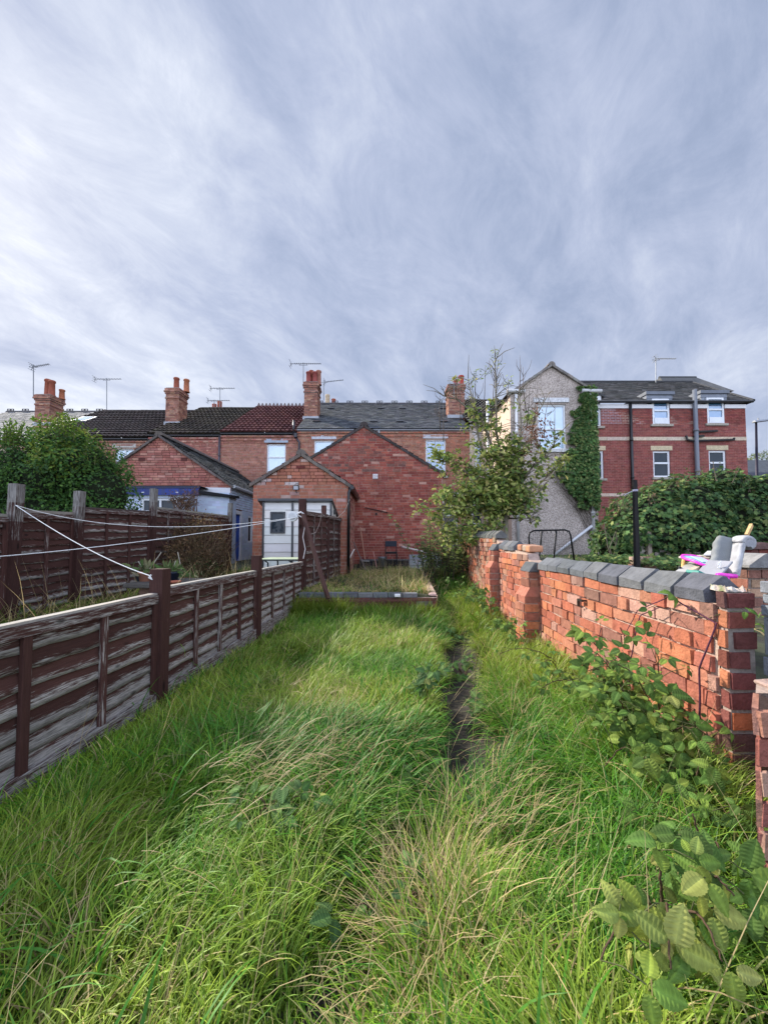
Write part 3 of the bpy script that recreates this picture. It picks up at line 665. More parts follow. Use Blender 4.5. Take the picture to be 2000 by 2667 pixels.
brickwork(m, O, (0, 1, 0), (1, 0, 0), [(0, 0), (TY - Y1_, 0), (TY - Y1_, RR.z - b), (0, RR.z - b)], hs, [BLUEGREY, mixc(BLUEGREY, WHITE, .06)], mort=BLUEGREY, proud=.003, rough=.002)
m.build('painted_wall', M['paint'], t)
d = MB(); y0, y1 = hole_d[0] + .06, hole_d[1] - .1
for k in range(6): d.box(RR.x - .07, RR.x - .04, y0 + (y1 - y0) * k / 6 + .004, y0 + (y1 - y0) * (k + 1) / 6 - .004, .46, 2.12, jit((.016, .07, .36), .06))
dd = d.build('door', M['paint'], t); f = MB(); f.box(RR.x - .09, RR.x + .012, hole_d[0], y0, .42, 2.25, (.6, .6, .62)); f.box(RR.x - .09, RR.x + .012, y1, hole_d[1], .42, 2.25, (.6, .6, .62)); f.box(RR.x - .09, RR.x + .011, y0, y1, 2.13, 2.25, (.6, .6, .62)); f.build('door_frame', M['paint'], dd)
h_ = MB(); h_.tube([(RR.x - .03, y1 - .08, 1.35), (RR.x + .03, y1 - .08, 1.35), (RR.x + .03, y1 - .2, 1.35)], .012, (.3, .3, .3)); h_.build('handle', M['metal'], dd)
window_side(t, RR.x - .01, *hole_w[:2], *hole_w[2:], glass='glass_dark')
gable_roof(t, LL.x, A.x, RR.x, LL.z, A.z, RR.z, Y1_, TY + .2, [(.10, .105, .105), (.13, .135, .13), (.08, .085, .085), (.15, .15, .145)], over=.06)
g = MB(); g.tube([(RR.x + .11, Y1_ - .05, RR.z - .02), (RR.x + .11, TY - .3, RR.z - .04)], .055, (.32, .33, .34), 8); g.build('gutter', M['plastic'], t)
pipe(t, 'waste_pipe', [(RR.x + .05, 14.25, 1.45), (RR.x + .05, 14.25, .5)], .035, (.03, .06, .22)); 
# lean-to in front of the gable
LY = 11.45; p0 = P(300, 1300, LY); p1 = P(597, 1300, LY)
m = MB(); lw = rect_at(366, 461, 1297, 1335, LY)
zt = px_z(1283, LY); brickwork(m, (p0.x, LY, b), (1, 0, 0), (0, -1, 0), [(0, 0), (p1.x - p0.x, 0), (p1.x - p0.x, zt - b), (0, zt - b)], [(lw[0] - p0.x, lw[1] - p0.x, lw[2] - b, lw[3] - b)], [BLUEGREY, mixc(BLUEGREY, WHITE, .08)], mort=BLUEGREY, proud=.003, rough=.002)
m.poly([(p1.x, LY, b), (p1.x, Y1_, b), (p1.x, Y1_, zt), (p1.x, LY, zt)], BLUEGREY); lt = m.build('lean_to_wall', M['paint'], t)
window_unit(t, lw[0], lw[1], lw[2], lw[3], LY + .04, 'glass_dark', (), (.52,), fr=.07)
fz0, fz1 = px_z(1290, LY), px_z(1268, LY); xm = P(522, 1275, LY).x
m = MB(); n = 26
for k in range(n):
    a = p0.x - .1 + (xm - p0.x + .1) * k / n; bb = p0.x - .1 + (xm - p0.x + .1) * (k + 1) / n
    m.box(a, bb, LY - .08, LY - .055, fz0, fz1 - .05, jit(random.choice([(.014, .036, .20), (.014, .04, .24), (.012, .03, .16), (.02, .035, .14)]), .25))
    if random.random() < .3: z_ = random.uniform(fz0 + .02, fz1 - .1); m.box(a + .02, bb - .03 * random.random(), LY - .083, LY - .079, z_, z_ + random.uniform(.01, .035), (.55, .56, .58))
m.box(p0.x - .12, xm + .02, LY - .1, LY - .05, fz1 - .05, fz1, (.012, .02, .06)); m.build('fascia', M['paint'], t)
m = MB(); m.box(p0.x - .12, xm, LY - .06, Y1_ - .015, fz1 + .002, fz1 + .03, (.03, .03, .032)); m.hexa([(xm, LY - .12, fz0 + .02), (p1.x + .1, LY - .12, fz0 - .08), (p1.x + .1, Y1_ - .012, fz0 - .04), (xm, Y1_ - .012, fz0 + .06), (xm, LY - .12, fz0 + .14), (p1.x + .1, LY - .12, fz0 + .0), (p1.x + .1, Y1_ - .012, fz0 + .04), (xm, Y1_ - .012, fz0 + .18)], (.016, .016, .018)); m.build('felt_roof', M['slate'], t, bevel=.012)
q0 = P(523, 1269, Y1_ - .02); q1 = P(600, 1290, Y1_ - .02); m = MB(); m.poly([(q0.x, Y1_ - .022, q0.z), (q0.x, Y1_ - .022, q1.z), (q1.x, Y1_ - .022, q1.z), (q1.x, Y1_ - .022, q0.z - .02)], (.62, .62, .64)); m.build('whitewash', M['paint'], t)

# ------------------------------------------------------------------ small gabled outbuilding
Y2 = 9.6; A = P(785, 1186, Y2); LL = P(660, 1262, Y2); RR = P(907, 1264, Y2); b = .38
t = thing('rear_extension', 'small gabled red brick extension with floodlight, behind the pale shed', 'house extension', (A.x, Y2, b))
m = MB(); white_spots = [(px_x(758, Y2), px_z(1262, Y2)), (px_x(790, Y2), px_z(1269, Y2)), (px_x(772, Y2), px_z(1286, Y2)), (px_x(690, Y2), px_z(1251, Y2)), (px_x(680, Y2), px_z(1259, Y2)), (px_x(889, Y2), px_z(1305, Y2)), (px_x(737, Y2), px_z(1217, Y2))]
def tone2(s, tt, c):
    x = LL.x + s; z = b + tt
    for wx, wz in white_spots:
        if abs(x - wx) < .13 and abs(z - wz) < .05: return mixc(c, (.72, .68, .66), random.uniform(.2, .75))
    if random.random() < .04: return mixc(c, (.6, .48, .42), random.uniform(.2, .6))
    return mixc(c, (.40, .14, .08), .35)
brickwork(m, (LL.x, Y2, b), (1, 0, 0), (0, -1, 0), [(0, 0), (RR.x - LL.x, 0), (RR.x - LL.x, RR.z - b), (A.x - LL.x, A.z - b), (0, LL.z - b)], (), OLDBRICK[:4] + ORANGE[4:7] + PINKB[:2], tone=tone2, course=.084, flat=.3)
brickwork(m, (RR.x, Y2, b), (0, 1, 0), (1, 0, 0), [(0, 0), (2.6, 0), (2.6, RR.z - b), (0, RR.z - b)], (), PINKB + OLDBRICK[5:7], course=.084)
m.build('wall', M['brick'], t)
ab = MB(); q = P(783, 1217, Y2); ab.box(q.x - .11, q.x + .11, Y2 - .02, Y2 + .01, q.z - .035, q.z + .035, (.13, .035, .03)); ab.build('air_brick', M['brick'], t)
gable_roof(t, LL.x, A.x, RR.x, LL.z, A.z, RR.z, Y2, 12.2, SLATE, over=.05, verge=(.15, .125, .105), thick=.06)
g = MB(); g.tube([(RR.x + .10, Y2 - .08, RR.z - .06), (RR.x + .10, 11.8, RR.z - .08)], .055, BLACK, 8); g.build('gutter', M['plastic'], t)
pipe(t, 'downpipe', [(RR.x + .06, Y2 - .05, RR.z - .08), (RR.x + .02, Y2 - .07, RR.z - .2), (RR.x + .02, Y2 - .07, b)], .036, BLACK)
# floodlight on it
q = P(774, 1272, Y2); f = thing('floodlight', 'small black floodlight on the gable above the pale shed', 'floodlight', tuple(q))
m = MB(); m.obox(q + Vector((0, -.12, 0)), (1, 0, 0), Vector((0, 1, .25)).normalized(), Vector((0, -.25, 1)).normalized(), .075, .028, .058, BLACK); m.build('housing', M['plastic'], f, bevel=.006)
m = MB(); m.obox(q + Vector((0, -.15, -.006)), (1, 0, 0), Vector((0, 1, .25)).normalized(), Vector((0, -.25, 1)).normalized(), .055, .004, .042, (.5, .52, .55)); m.build('lens', M['plastic'], f)
m = MB(); m.tube([q + Vector((0, -.1, -.06)), q + Vector((0, -.1, -.11)), q + Vector((0, .0, -.11))], .014, BLACK); m.tube([q + Vector((.06, -.1, .05)), q + Vector((.02, -.04, .13)), q + Vector((-.06, .0, .10))], .006, BLACK); m.build('bracket', M['plastic'], f)

# ------------------------------------------------------------------ big gabled wing in the middle
Y3 = 11.7; A = P(948, 1110, Y3); RR = P(1152, 1234, Y3); xl = 2 * A.x - RR.x; b = .38
t = thing('rear_extension', 'large dark red brick gable wall with a small white vent, centre of the view', 'house extension', (A.x, Y3, b))
m = MB()
def tone3(s, tt, c):
    x = xl + s; z = b + tt
    f = float(vnoise(x * 1.1 + 5, z * 1.3)); c = mixc(c, (.17, .06, .05), .35 * max(0, f - .35) * 2)
    if z > 3.4 and random.random() < .25: c = mixc(c, (.12, .085, .07), random.uniform(.3, .8))
    if random.random() < .06: c = mixc(c, (.45, .26, .20), random.uniform(.3, .9))
    if 1.3 < z < 2.0 and x > .8 and random.random() < .5: c = mixc(c, (.46, .19, .13), .5)
    return c
brickwork(m, (xl, Y3, b), (1, 0, 0), (0, -1, 0), [(0, 0), (RR.x - xl, 0), (RR.x - xl, RR.z - b), (A.x - xl, A.z - b), (0, RR.z - b)], (), [(.27, .072, .052), (.31, .088, .06), (.23, .058, .045), (.33, .11, .075), (.20, .05, .04), (.28, .08, .06)], mort=(.38, .24, .19), tone=tone3, flat=.25)
brickwork(m, (RR.x, Y3, b), (0, 1, 0), (1, 0, 0), [(0, 0), (TY - Y3, 0), (TY - Y3, RR.z - b), (0, RR.z - b)], (), OLDBRICK)
m.build('wall', M['brick'], t)
gable_roof(t, xl, A.x, RR.x, RR.z, A.z, RR.z, Y3, TY + .2, SLATE, over=.02, verge=(.055, .045, .042), thick=.055)
q = P(977.5, 1241, Y3); v = thing('wall_vent', 'small square white louvred vent on the big dark red gable', 'vent', (q.x, Y3 - .01, q.z))
m = MB(); m.box(q.x - .075, q.x + .075, Y3 - .03, Y3 - .009, q.z - .075, q.z + .075, (.62, .58, .58)); m.build('frame', M['plastic'], v)
for k in range(3): m = MB(); m.obox((q.x, Y3 - .038, q.z + .045 - .045 * k), (1, 0, 0), Vector((0, 1, .5)).normalized(), Vector((0, -.5, 1)).normalized(), .064, .012, .004, (.7, .66, .66)); m.build('louvre', M['plastic'], v)
m = MB(); a = P(950, 1322, Y3 - .05); c = P(1010, 1335, Y3 - .05); m.tube([a, c], .014, (.03, .022, .02)); m.box(P(980, 1340, Y3).x - .03, P(980, 1340, Y3).x + .03, Y3 - .05, Y3 - .008, px_z(1341, Y3), px_z(1336, Y3), (.02, .015, .015)); tag(m.build('iron_rod', M['metal']), 'thin rusty iron rod fixed slanting across the big gable', 'rod')

# ------------------------------------------------------------------ pebbledash wing
Y4 = 14.0; A = P(1435, 953, Y4); LL = P(1328, 1026, Y4); RR = P(1550, 1026, Y4); b = .6
t = thing('rear_extension', 'tall pebbledashed gable house with ivy up its right edge', 'house', (A.x, Y4, b))
wr = rect_at(1400, 1475, 1053, 1170, Y4); m = MB()
brickwork(m, (LL.x, Y4, b), (1, 0, 0), (0, -1, 0), [(0, 0), (RR.x - LL.x, 0), (RR.x - LL.x, RR.z - b), (A.x - LL.x, A.z - b), (0, LL.z - b)], [(wr[0] - LL.x, wr[1] - LL.x, wr[2] - b, wr[3] - b)], [(.3, .3, .3)], course=50)
m.v = m.v; m.build('wall', M['pebbledash'], t)
m = MB(); m.poly([(LL.x, TY, b), (LL.x, Y4, b), (LL.x, Y4, LL.z), (LL.x, TY, LL.z)], (.62, .47, .36)); m.build('side_wall', M['render'], t); m = MB(); m.poly([(RR.x, Y4, b), (RR.x, TY, b), (RR.x, TY, LL.z), (RR.x, Y4, LL.z)], (.4, .36, .33)); m.build('side_wall', M['render'], t)
gable_roof(t, LL.x, A.x, RR.x, LL.z, A.z, RR.z, Y4, TY + 1.5, [(.12, .115, .105), (.15, .14, .13), (.10, .095, .09)], over=.08, verge=(.20, .18, .16), thick=.07)
window_unit(t, wr[0], wr[1], wr[2], wr[3], Y4 + .05, 'glass_pale', (.45,), ())
bl = MB()
for k in range(46): z = wr[2] + .08 + (wr[3] - wr[2] - .16) * k / 46; bl.box(wr[0] + .06, wr[1] - .06, Y4 + .155, Y4 + .17, z, z + .03, (.75, .78, .8))
bl.build('blind', M['paint'], t)
block(t, 'lintel', wr[0] - .16, wr[1] + .12, Y4 - .045, Y4 + .04, wr[3] + .07, wr[3] + .24, (.60, .60, .60)); block(t, 'sill', wr[0] - .08, wr[1] + .08, Y4 - .09, Y4 + .045, wr[2] - .12, wr[2] - .004, (.55, .54, .52))
for px, pa, pb in ((1342, 1028, 1424), (1534, 1028, 1440)):
    x = px_x(px, Y4, 1030); pipe(t, 'downpipe', [(x, Y4 - .07, px_z(pa, Y4)), (x, Y4 - .07, px_z(pb, Y4))], .055, (.62, .61, .60))
for pa, pb in ((1318, 1364), (1511, 1562)):
    a = P(pa, 1020, Y4); c = P(pb, 1021, Y4); m = MB(); m.tube([(a.x, Y4 - .1, a.z), (c.x, Y4 - .1, c.z)], .075, (.55, .54, .53), 8); m.build('gutter', M['plastic'], t, smooth=True)
pipe(t, 'soil_pipe', [(LL.x - .12, 16.6, px_z(1045, 16.6) + .0), (LL.x - .12, 16.6, 1)], .07, (.60, .60, .60)); pipe(t, 'waste_pipe', [P(1437, 1450, Y4 - .1), P(1541, 1370, Y4 - .1)], .05, (.66, .66, .66))

# ------------------------------------------------------------------ modern flats
Y5 = 17.5; b = .7; xL = px_x(1530, Y5, 1200); xR = px_x(1946, Y5, 1200); ze = px_z(1056, Y5)
t = thing('apartment_building', 'modern red brick flats with cream bands and lead dormers at the right', 'building', ((xL + xR) / 2, Y5, b))
wins = [('n', 1548, 1566, 1040, 1110), ('d', 1698, 1744, 1038, 1105), ('d', 1840, 1887, 1035, 1103), ('n', 1552, 1573, 1174, 1246), ('n', 1700, 1747, 1174, 1243), ('n', 1845, 1893, 1173, 1242)]
holes = []; rects = []
for k, pa, pb, qa, qb in wins:
    r = rect_at(pa, pb, qa, qb, Y5); rects.append((k, r)); holes.append((r[0] - xL, r[1] - xL, r[2] - b, min(r[3], ze) - b))
m = MB(); brickwork(m, (xL, Y5, b), (1, 0, 0), (0, -1, 0), [(0, 0), (xR - xL, 0), (xR - xL, ze - b), (0, ze - b)], holes, MODERN, mort=(.36, .20, .17), course=.075, length=.225, joint=.012, rough=.001, proud=.005, header=0)
m.poly([(xR, Y5, b), (xR, Y5 + 9, b), (xR, Y5 + 9, ze), (xR, Y5, ze)], MODERN[0]); m.build('wall', M['brick'], t)
for k, r in rects:
    window_unit(t, r[0], r[1], r[2], r[3], Y5 + (.0 if k == 'd' else .05), 'glass_blue' if r[3] > 5.5 else 'glass_dark', (.54,), fr=.085)
    if k == 'd' or r[3] > 5.5: block(t, 'sill', r[0] - .12, r[1] + .12, Y5 - .09, Y5 + .04, r[2] - .11, r[2] - .004, (.36, .32, .26))
    else:
        block(t, 'lintel', r[0] - .1, r[1] + .1, Y5 - .02, Y5 + .05, r[3] + .02, r[3] + .23, (.55, .45, .29)); block(t, 'sill', r[0] - .08, r[1] + .1, Y5 - .09, Y5 + .04, r[2] - .11, r[2] - .004, (.36, .32, .26))
    if k == 'd':
        w_ = MB(); w_.box(r[0] + .085, r[1] - .085, Y5 - .025, Y5 - .004, r[2] + .03, r[2] + .3, WHITE); w_.build('window_panel', M['paint'], t)
        dm = MB(); c = (.16, .175, .205); dm.box(r[0] - .22, r[1] + .22, Y5 + .06, Y5 + 2.2, r[3] + .02, r[3] + .2, c); dm.box(r[0] - .26, r[1] + .30, Y5 + .0, Y5 + 2.4, r[3] + .2, r[3] + .36, mixc(c, (0, 0, 0), .25))
        dm.box(r[0] - .2, r[0] - .01, Y5 + .062, Y5 + 2, r[2] + .4, r[3] + .018, (.2, .22, .25)); dm.box(r[1] + .01, r[1] + .2, Y5 + .062, Y5 + 2, r[2] + .4, r[3] + .018, c); dm.build('dormer', M['lead'], t, bevel=.012)
for pa, pb, qa, qb in ((1530, 1946, 1138, 1147), (1530, 1946, 1285, 1293)):
    a = P(pa, qa, Y5); c = P(pb, qb, Y5); m = MB(); n = 8; 
    for k in range(n): m.box(xL + (xR - xL) * k / n + .004, xL + (xR - xL) * (k + 1) / n - .004, Y5 - .022, Y5 + .03, c.z, a.z, jit((.56, .45, .34), .07))
    m.build('stone_band', M['stone'], t)
m = MB(); cuts = [xL] + [v for k, r in rects if k == 'd' for v in (r[0] - .01, r[1] + .01)] + [xR]
for k in range(0, len(cuts), 2): m.box(cuts[k], cuts[k + 1], Y5 - .05, Y5 - .004, ze - .14, ze + .04, (.66, .64, .63))
m.build('soffit', M['paint'], t)
gz_ = px_z(1049, Y5); m = MB(); m.tube([(xL, Y5 - .14, gz_), (xR + .25, Y5 - .14, gz_ + .02)], .06, BLACK, 8); m.build('gutter', M['plastic'], t)
pipe(t, 'downpipe', [(px_x(1640, Y5), Y5 - .1, gz_ - .02), (px_x(1640, Y5), Y5 - .1, b)], .062, BLACK)
pipe(t, 'soil_pipe', [(px_x(1806, Y5), Y5 - .14, px_z(1018, Y5)), (px_x(1806, Y5), Y5 - .14, b)], .09, (.15, .16, .18))
m = MB()
for pts in (([1806, 1125], [1868, 1122]), ([1806, 1148], [1912, 1145], [1912, 1140]), ([1806, 1148], [1790, 1145], [1787, 1134]), ([1806, 1137], [1833, 1135])): m.tube([P(a, c, Y5 - .1) for a, c in pts], .05, IRON, 6)
m.build('waste_pipe', M['plastic'], t)
m = MB(); xr1 = px_x(1800, 21.8, 990); zr = px_z(997, 21.8); sl = Vector((0, 4.4, zr - gz_)); L_ = sl.length; pitch_ = sl.normalized(); xe = xR + .3
SL5 = [(.10, .10, .10), (.12, .118, .115), (.085, .085, .085), (.14, .135, .13), (.10, .095, .09)]
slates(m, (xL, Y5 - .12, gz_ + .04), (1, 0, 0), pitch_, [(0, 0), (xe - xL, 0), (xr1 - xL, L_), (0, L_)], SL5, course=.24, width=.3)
hp = Vector((xr1, Y5 - .12 + 4.4, zr)); m.poly([(xe, Y5 - .12, gz_), (xe, Y5 + 9, gz_), tuple(hp)], SL5[0])
ro = m.build('roof', M['slate'], t)
m = MB(); m.tube([(xL, hp.y, zr + .04), hp + Vector((0, 0, .04))], .09, (.06, .06, .062), 6); m.tube([hp + Vector((0, 0, .03)), (xe, Y5 - .12, gz_ + .07)], .07, (.06, .06, .062), 6); m.build('ridge_tiles', M['tile'], ro)
xa, xb = px_x(1716, 23.5, 985), px_x(1812, 23.5, 985); z3 = px_z(985, 23.5); m = MB()
m.hexa([(xa - .1, 22.2, zr - .5), (xb + .7, 21.7, zr - .5), (xb + .7, 27, zr - .5), (xa - .1, 27, zr - .5), (xa, 23.4, z3), (xb, 23.4, z3), (xb, 23.8, z3), (xa, 23.8, z3)], (.11, .108, .105)); m.build('upper_roof', M['slate'], ro)
m = MB(); m.tube([(xa, 23.5, z3 + .04), (xb, 23.5, z3 + .04)], .09, (.07, .07, .07), 6); m.build('ridge_tiles', M['tile'], ro)
aerial(1708, 934, 1000, 21.6, (1706, 1760), 'aerial on a white mast above the roof of the red brick flats', n=10)
# little gabled porch roof at the left end of the flats
m = MB(); q = P(1555, 1000, Y5 - 1); m.hexa([(q.x - 1.0, Y5 - .8, q.z + .18), (q.x + .45, Y5 - .8, q.z - .5), (q.x + .45, Y5 + 3, q.z - .5), (q.x - 1.0, Y5 + 3, q.z + .18), (q.x - 1.0, Y5 - .8, q.z + .24), (q.x + .52, Y5 - .8, q.z - .44), (q.x + .52, Y5 + 3, q.z - .44), (q.x - 1.0, Y5 + 3, q.z + .24)], (.07, .07, .07)); m.box(q.x - .2, q.x + .3, Y5 - .75, Y5 - .01, q.z - .62, q.z - .42, (.7, .7, .7)); m.build('porch_roof', M['slate'], t)

# ------------------------------------------------------------------ far right: lamp, low house with solar roof
q = P(1971, 1290, 24); top = P(1969, 1099, 24)
t = thing('street_lamp', 'dark street lamp post with flat grey head at the right edge', 'street lamp', (q.x, 24, .8))
m = MB(); m.tube([(q.x, 24, .6), (q.x, 24, 3), (top.x, 24, top.z)], [.11, .09, .06], (.02, .016, .028), 10); m.build('pole', M['metal'], t, smooth=True)
m = MB(); m.hexa([(top.x - .15, 23.85, top.z - .04), (top.x + .9, 23.85, top.z + .1), (top.x + .9, 24.15, top.z + .1), (top.x - .15, 24.15, top.z - .04), (top.x - .15, 23.9, top.z + .08), (top.x + .9, 23.9, top.z + .2), (top.x + .9, 24.1, top.z + .2), (top.x - .15, 24.1, top.z + .08)], (.25, .26, .28)); m.build('lamp_head', M['metal'], t, bevel=.02)
m = MB(); m.tube([(top.x + .15, 24, top.z + .1), (top.x + .15, 24, top.z + .26)], .05, (.25, .26, .28)); m.build('sensor', M['metal'], t)
Y6 = 30.0; x0 = px_x(1925, Y6); x1 = px_x(2120, Y6); z0 = px_z(1284, Y6)
t = thing('bungalow', 'low brick house with solar panels on its grey roof at the right edge', 'house', ((x0 + x1) / 2, Y6, .8))
m = MB(); brickwork(m, (x0, Y6, .8), (1, 0, 0), (0, -1, 0), [(0, 0), (x1 - x0, 0), (x1 - x0, z0 - .8), (0, z0 - .8)], (), MODERN, course=.15, length=.45); m.build('wall', M['brick'], t)
m = MB(); xp = px_x(2080, Y6 + 3); zp = px_z(1195, Y6 + 3); m.poly([(x0 - .3, Y6 - .3, z0), (x1, Y6 - .3, z0), (x1, Y6 + 3.5, zp), (px_x(2010, Y6), Y6 + 3.5, zp)], (.10, .105, .11)); m.build('roof', M['slate'], t)
m = MB(); a = Vector((px_x(1990, Y6), Y6 + .9, z0 + (zp - z0) * .38)); m.obox(a + Vector((1.4, 0, .08)), (1, 0, 0), Vector((0, 3.8, zp - z0)).normalized(), Vector((0, -(zp - z0), 3.8)).normalized(), 1.4, .8, .03, (.012, .014, .03)); m.build('solar_panel', M['plastic'], t)
m = MB(); m.box(x0 + .0, x1, Y6 - .02, Y6 + .02 - .04, z0 - .65, z0 - .3, (.66, .66, .66)); m.build('window_band', M['paint'], t)

# ------------------------------------------------------------------ lap fences
PALE = (.56, .52, .45)
def lap_panel(parent, name, a, b, zb0, zb1, zt0, zt1, nsl, side=1, wear=.55, wear_low=.9, nb=5, cap=None, capc=PALE, gravel=False, label=None, battens=True, lap=.022, amp=.014):
    """larch-lap panel from a to b (x, y): waney boards lapped downwards, battens, cap rail; side = +1 shows its face towards +x"""
    a = Vector((a[0], a[1], 0)); b = Vector((b[0], b[1], 0)); d = (b - a); L = d.length; d.normalize(); n = Vector((d.y, -d.x, 0)) * side
    m = MB(); ns = 44
    for k in range(nsl):
        ph = random.uniform(0, 50); tone_ = random.uniform(.7, 1.15); wk = random.uniform(-.25, .25); sag = random.uniform(-.012, .012)
        rows = []; cols = []
        for j in range(6):
            r = []; c = []
            for i in range(ns + 1):
                s = L * i / ns; u = i / ns; z0 = zb0 + (zb1 - zb0) * u; z1 = zt0 + (zt1 - zt0) * u; hh = (z1 - z0) / nsl
                wav = amp * (2.2 * (float(vnoise(s * 2.2 + ph, k * 3.1)) - .5) + .9 * (float(vnoise(s * 9 + ph, k * 5.7)) - .5)) + sag * math.sin(u * 3.1)
                t = j / 5; zlo = z0 + hh * k - lap * .9 + wav; zhi = z0 + hh * (k + 1) + .01
                z = zlo + (zhi - zlo) * t
                off = .012 + .016 * (1 - t) + .004 * (float(vnoise(s * 5 + ph, t * 3)) - .5)
                q = a + d * s + n * off; r.append((q.x, q.y, z))
                w_ = .88 + (wear + (wear_low - wear) * (1 - (k + t) / nsl) ** 1.5 + wk * .6 + .25 * (float(vnoise(s * 2.6 + ph, k * 2.2 + 7)) - .5) - t) * .85
                c.append((max(0, min(1.5, w_)), tone_, 0))
            rows.append(r); cols.append(c)
        under = [(p[0] - n.x * .014, p[1] - n.y * .014, p[2] + .002) for p in rows[0]]
        m.grid([under] + rows, [[(c_[0], c_[1] * .8, 0) for c_ in cols[0]]] + cols)
    back = [[tuple(a + d * L * q + n * .004 + Vector((0, 0, zb0 + (zb1 - zb0) * q))) for q in (0, 1)], [tuple(a + d * L * q + n * .004 + Vector((0, 0, zt0 + (zt1 - zt0) * q))) for q in (0, 1)]]
    m.grid(back, [[(.2, .6, 0)] * 2] * 2)
    p = m.build(name, M['slat'], parent, smooth=True)
    if label: p['label'] = label
    if battens:
        for k in range(nb):
            u = (k + (.02 if k == 0 else -.02 if k == nb - 1 else 0)) / (nb - 1); q = a + d * L * u + n * .036
            z0 = zb0 + (zb1 - zb0) * u; z1 = zt0 + (zt1 - zt0) * u; bt = MB(); wv = random.uniform(.55, .92)
            bt.obox(q + Vector((0, 0, (z0 + z1) / 2 - .01)), d, n, (0, 0, 1), .021, .011, (z1 - z0) / 2 - .012, (wv, random.uniform(.75, 1.05), 0)); bt.build('batten', M['batten'], p, bevel=.003)
    if cap is not None:
        c = MB(); q0 = a + n * .02; q1 = b + n * .02
        for k in range(6):
            e0 = q0.lerp(q1, k / 6); e1 = q0.lerp(q1, (k + 1) / 6); z0 = zt0 + (zt1 - zt0) * k / 6; z1 = zt0 + (zt1 - zt0) * (k + 1) / 6; w2 = n * .024
            c.hexa([e0 - w2 + Vector((0, 0, z0)), e1 - w2 + Vector((0, 0, z1)), e1 + w2 + Vector((0, 0, z1)), e0 + w2 + Vector((0, 0, z0)), e0 - w2 + Vector((0, 0, z0 + cap)), e1 - w2 + Vector((0, 0, z1 + cap)), e1 + w2 + Vector((0, 0, z1 + cap)), e0 + w2 + Vector((0, 0, z0 + cap))], jit(capc, .08))
        c.build('cap_rail', M['wood_h'], p)
        c = MB(); c.hexa([tuple(q + n * dd + Vector((0, 0, z))) for z, dz in ((0, 0), (1, 0)) for q, dd, zz in ()] or [tuple(a + n * .034 + Vector((0, 0, zt0 - .055))), tuple(b + n * .034 + Vector((0, 0, zt1 - .055))), tuple(b + n * .052 + Vector((0, 0, zt1 - .055))), tuple(a + n * .052 + Vector((0, 0, zt0 - .055))), tuple(a + n * .034 + Vector((0, 0, zt0 - .002))), tuple(b + n * .034 + Vector((0, 0, zt1 - .002))), tuple(b + n * .052 + Vector((0, 0, zt1 - .002))), tuple(a + n * .052 + Vector((0, 0, zt0 - .002)))], (.84, .9, 0)); c.build('top_rail', M['slat'], p)
    if gravel:
        c = MB(); c.hexa([tuple(a + n * .03 + Vector((0, 0, zb0 - .15))), tuple(b + n * .03 + Vector((0, 0, zb1 - .15))), tuple(b + n * .055 + Vector((0, 0, zb1 - .15))), tuple(a + n * .055 + Vector((0, 0, zb0 - .15))), tuple(a + n * .03 + Vector((0, 0, zb0 + .012))), tuple(b + n * .03 + Vector((0, 0, zb1 + .012))), tuple(b + n * .055 + Vector((0, 0, zb1 + .012))), tuple(a + n * .055 + Vector((0, 0, zb0 + .012)))], (.93, .8, 0)); c.build('gravel_board', M['slat'], p, bevel=.003)
    return p
def post(parent, x, y, z0, z1, wd=.09, wear=.2, lean=(0, 0), tone=1.0, name='post', label=None, d=Vector((.065, 1, 0)).normalized()):
    m = MB(); n = Vector((d.y, -d.x, 0)); p0 = Vector((x, y, z0)); p1 = Vector((x + lean[0], y + lean[1], z1)); h = wd / 2; K = 8
    for k in range(K):
        a = p0.lerp(p1, k / K); c = p0.lerp(p1, (k + 1) / K); wv = wear if not callable(wear) else wear((k + .5) / K)
        q = [a - d * h - n * h, a + d * h - n * h, a + d * h + n * h, a - d * h + n * h]; r = [c - d * h - n * h, c + d * h - n * h, c + d * h + n * h, c - d * h + n * h]
        m.hexa(q + r, (wv, tone, 0))
    o = m.build(name, M['batten'], parent)
    if label: o['label'] = label
    return o
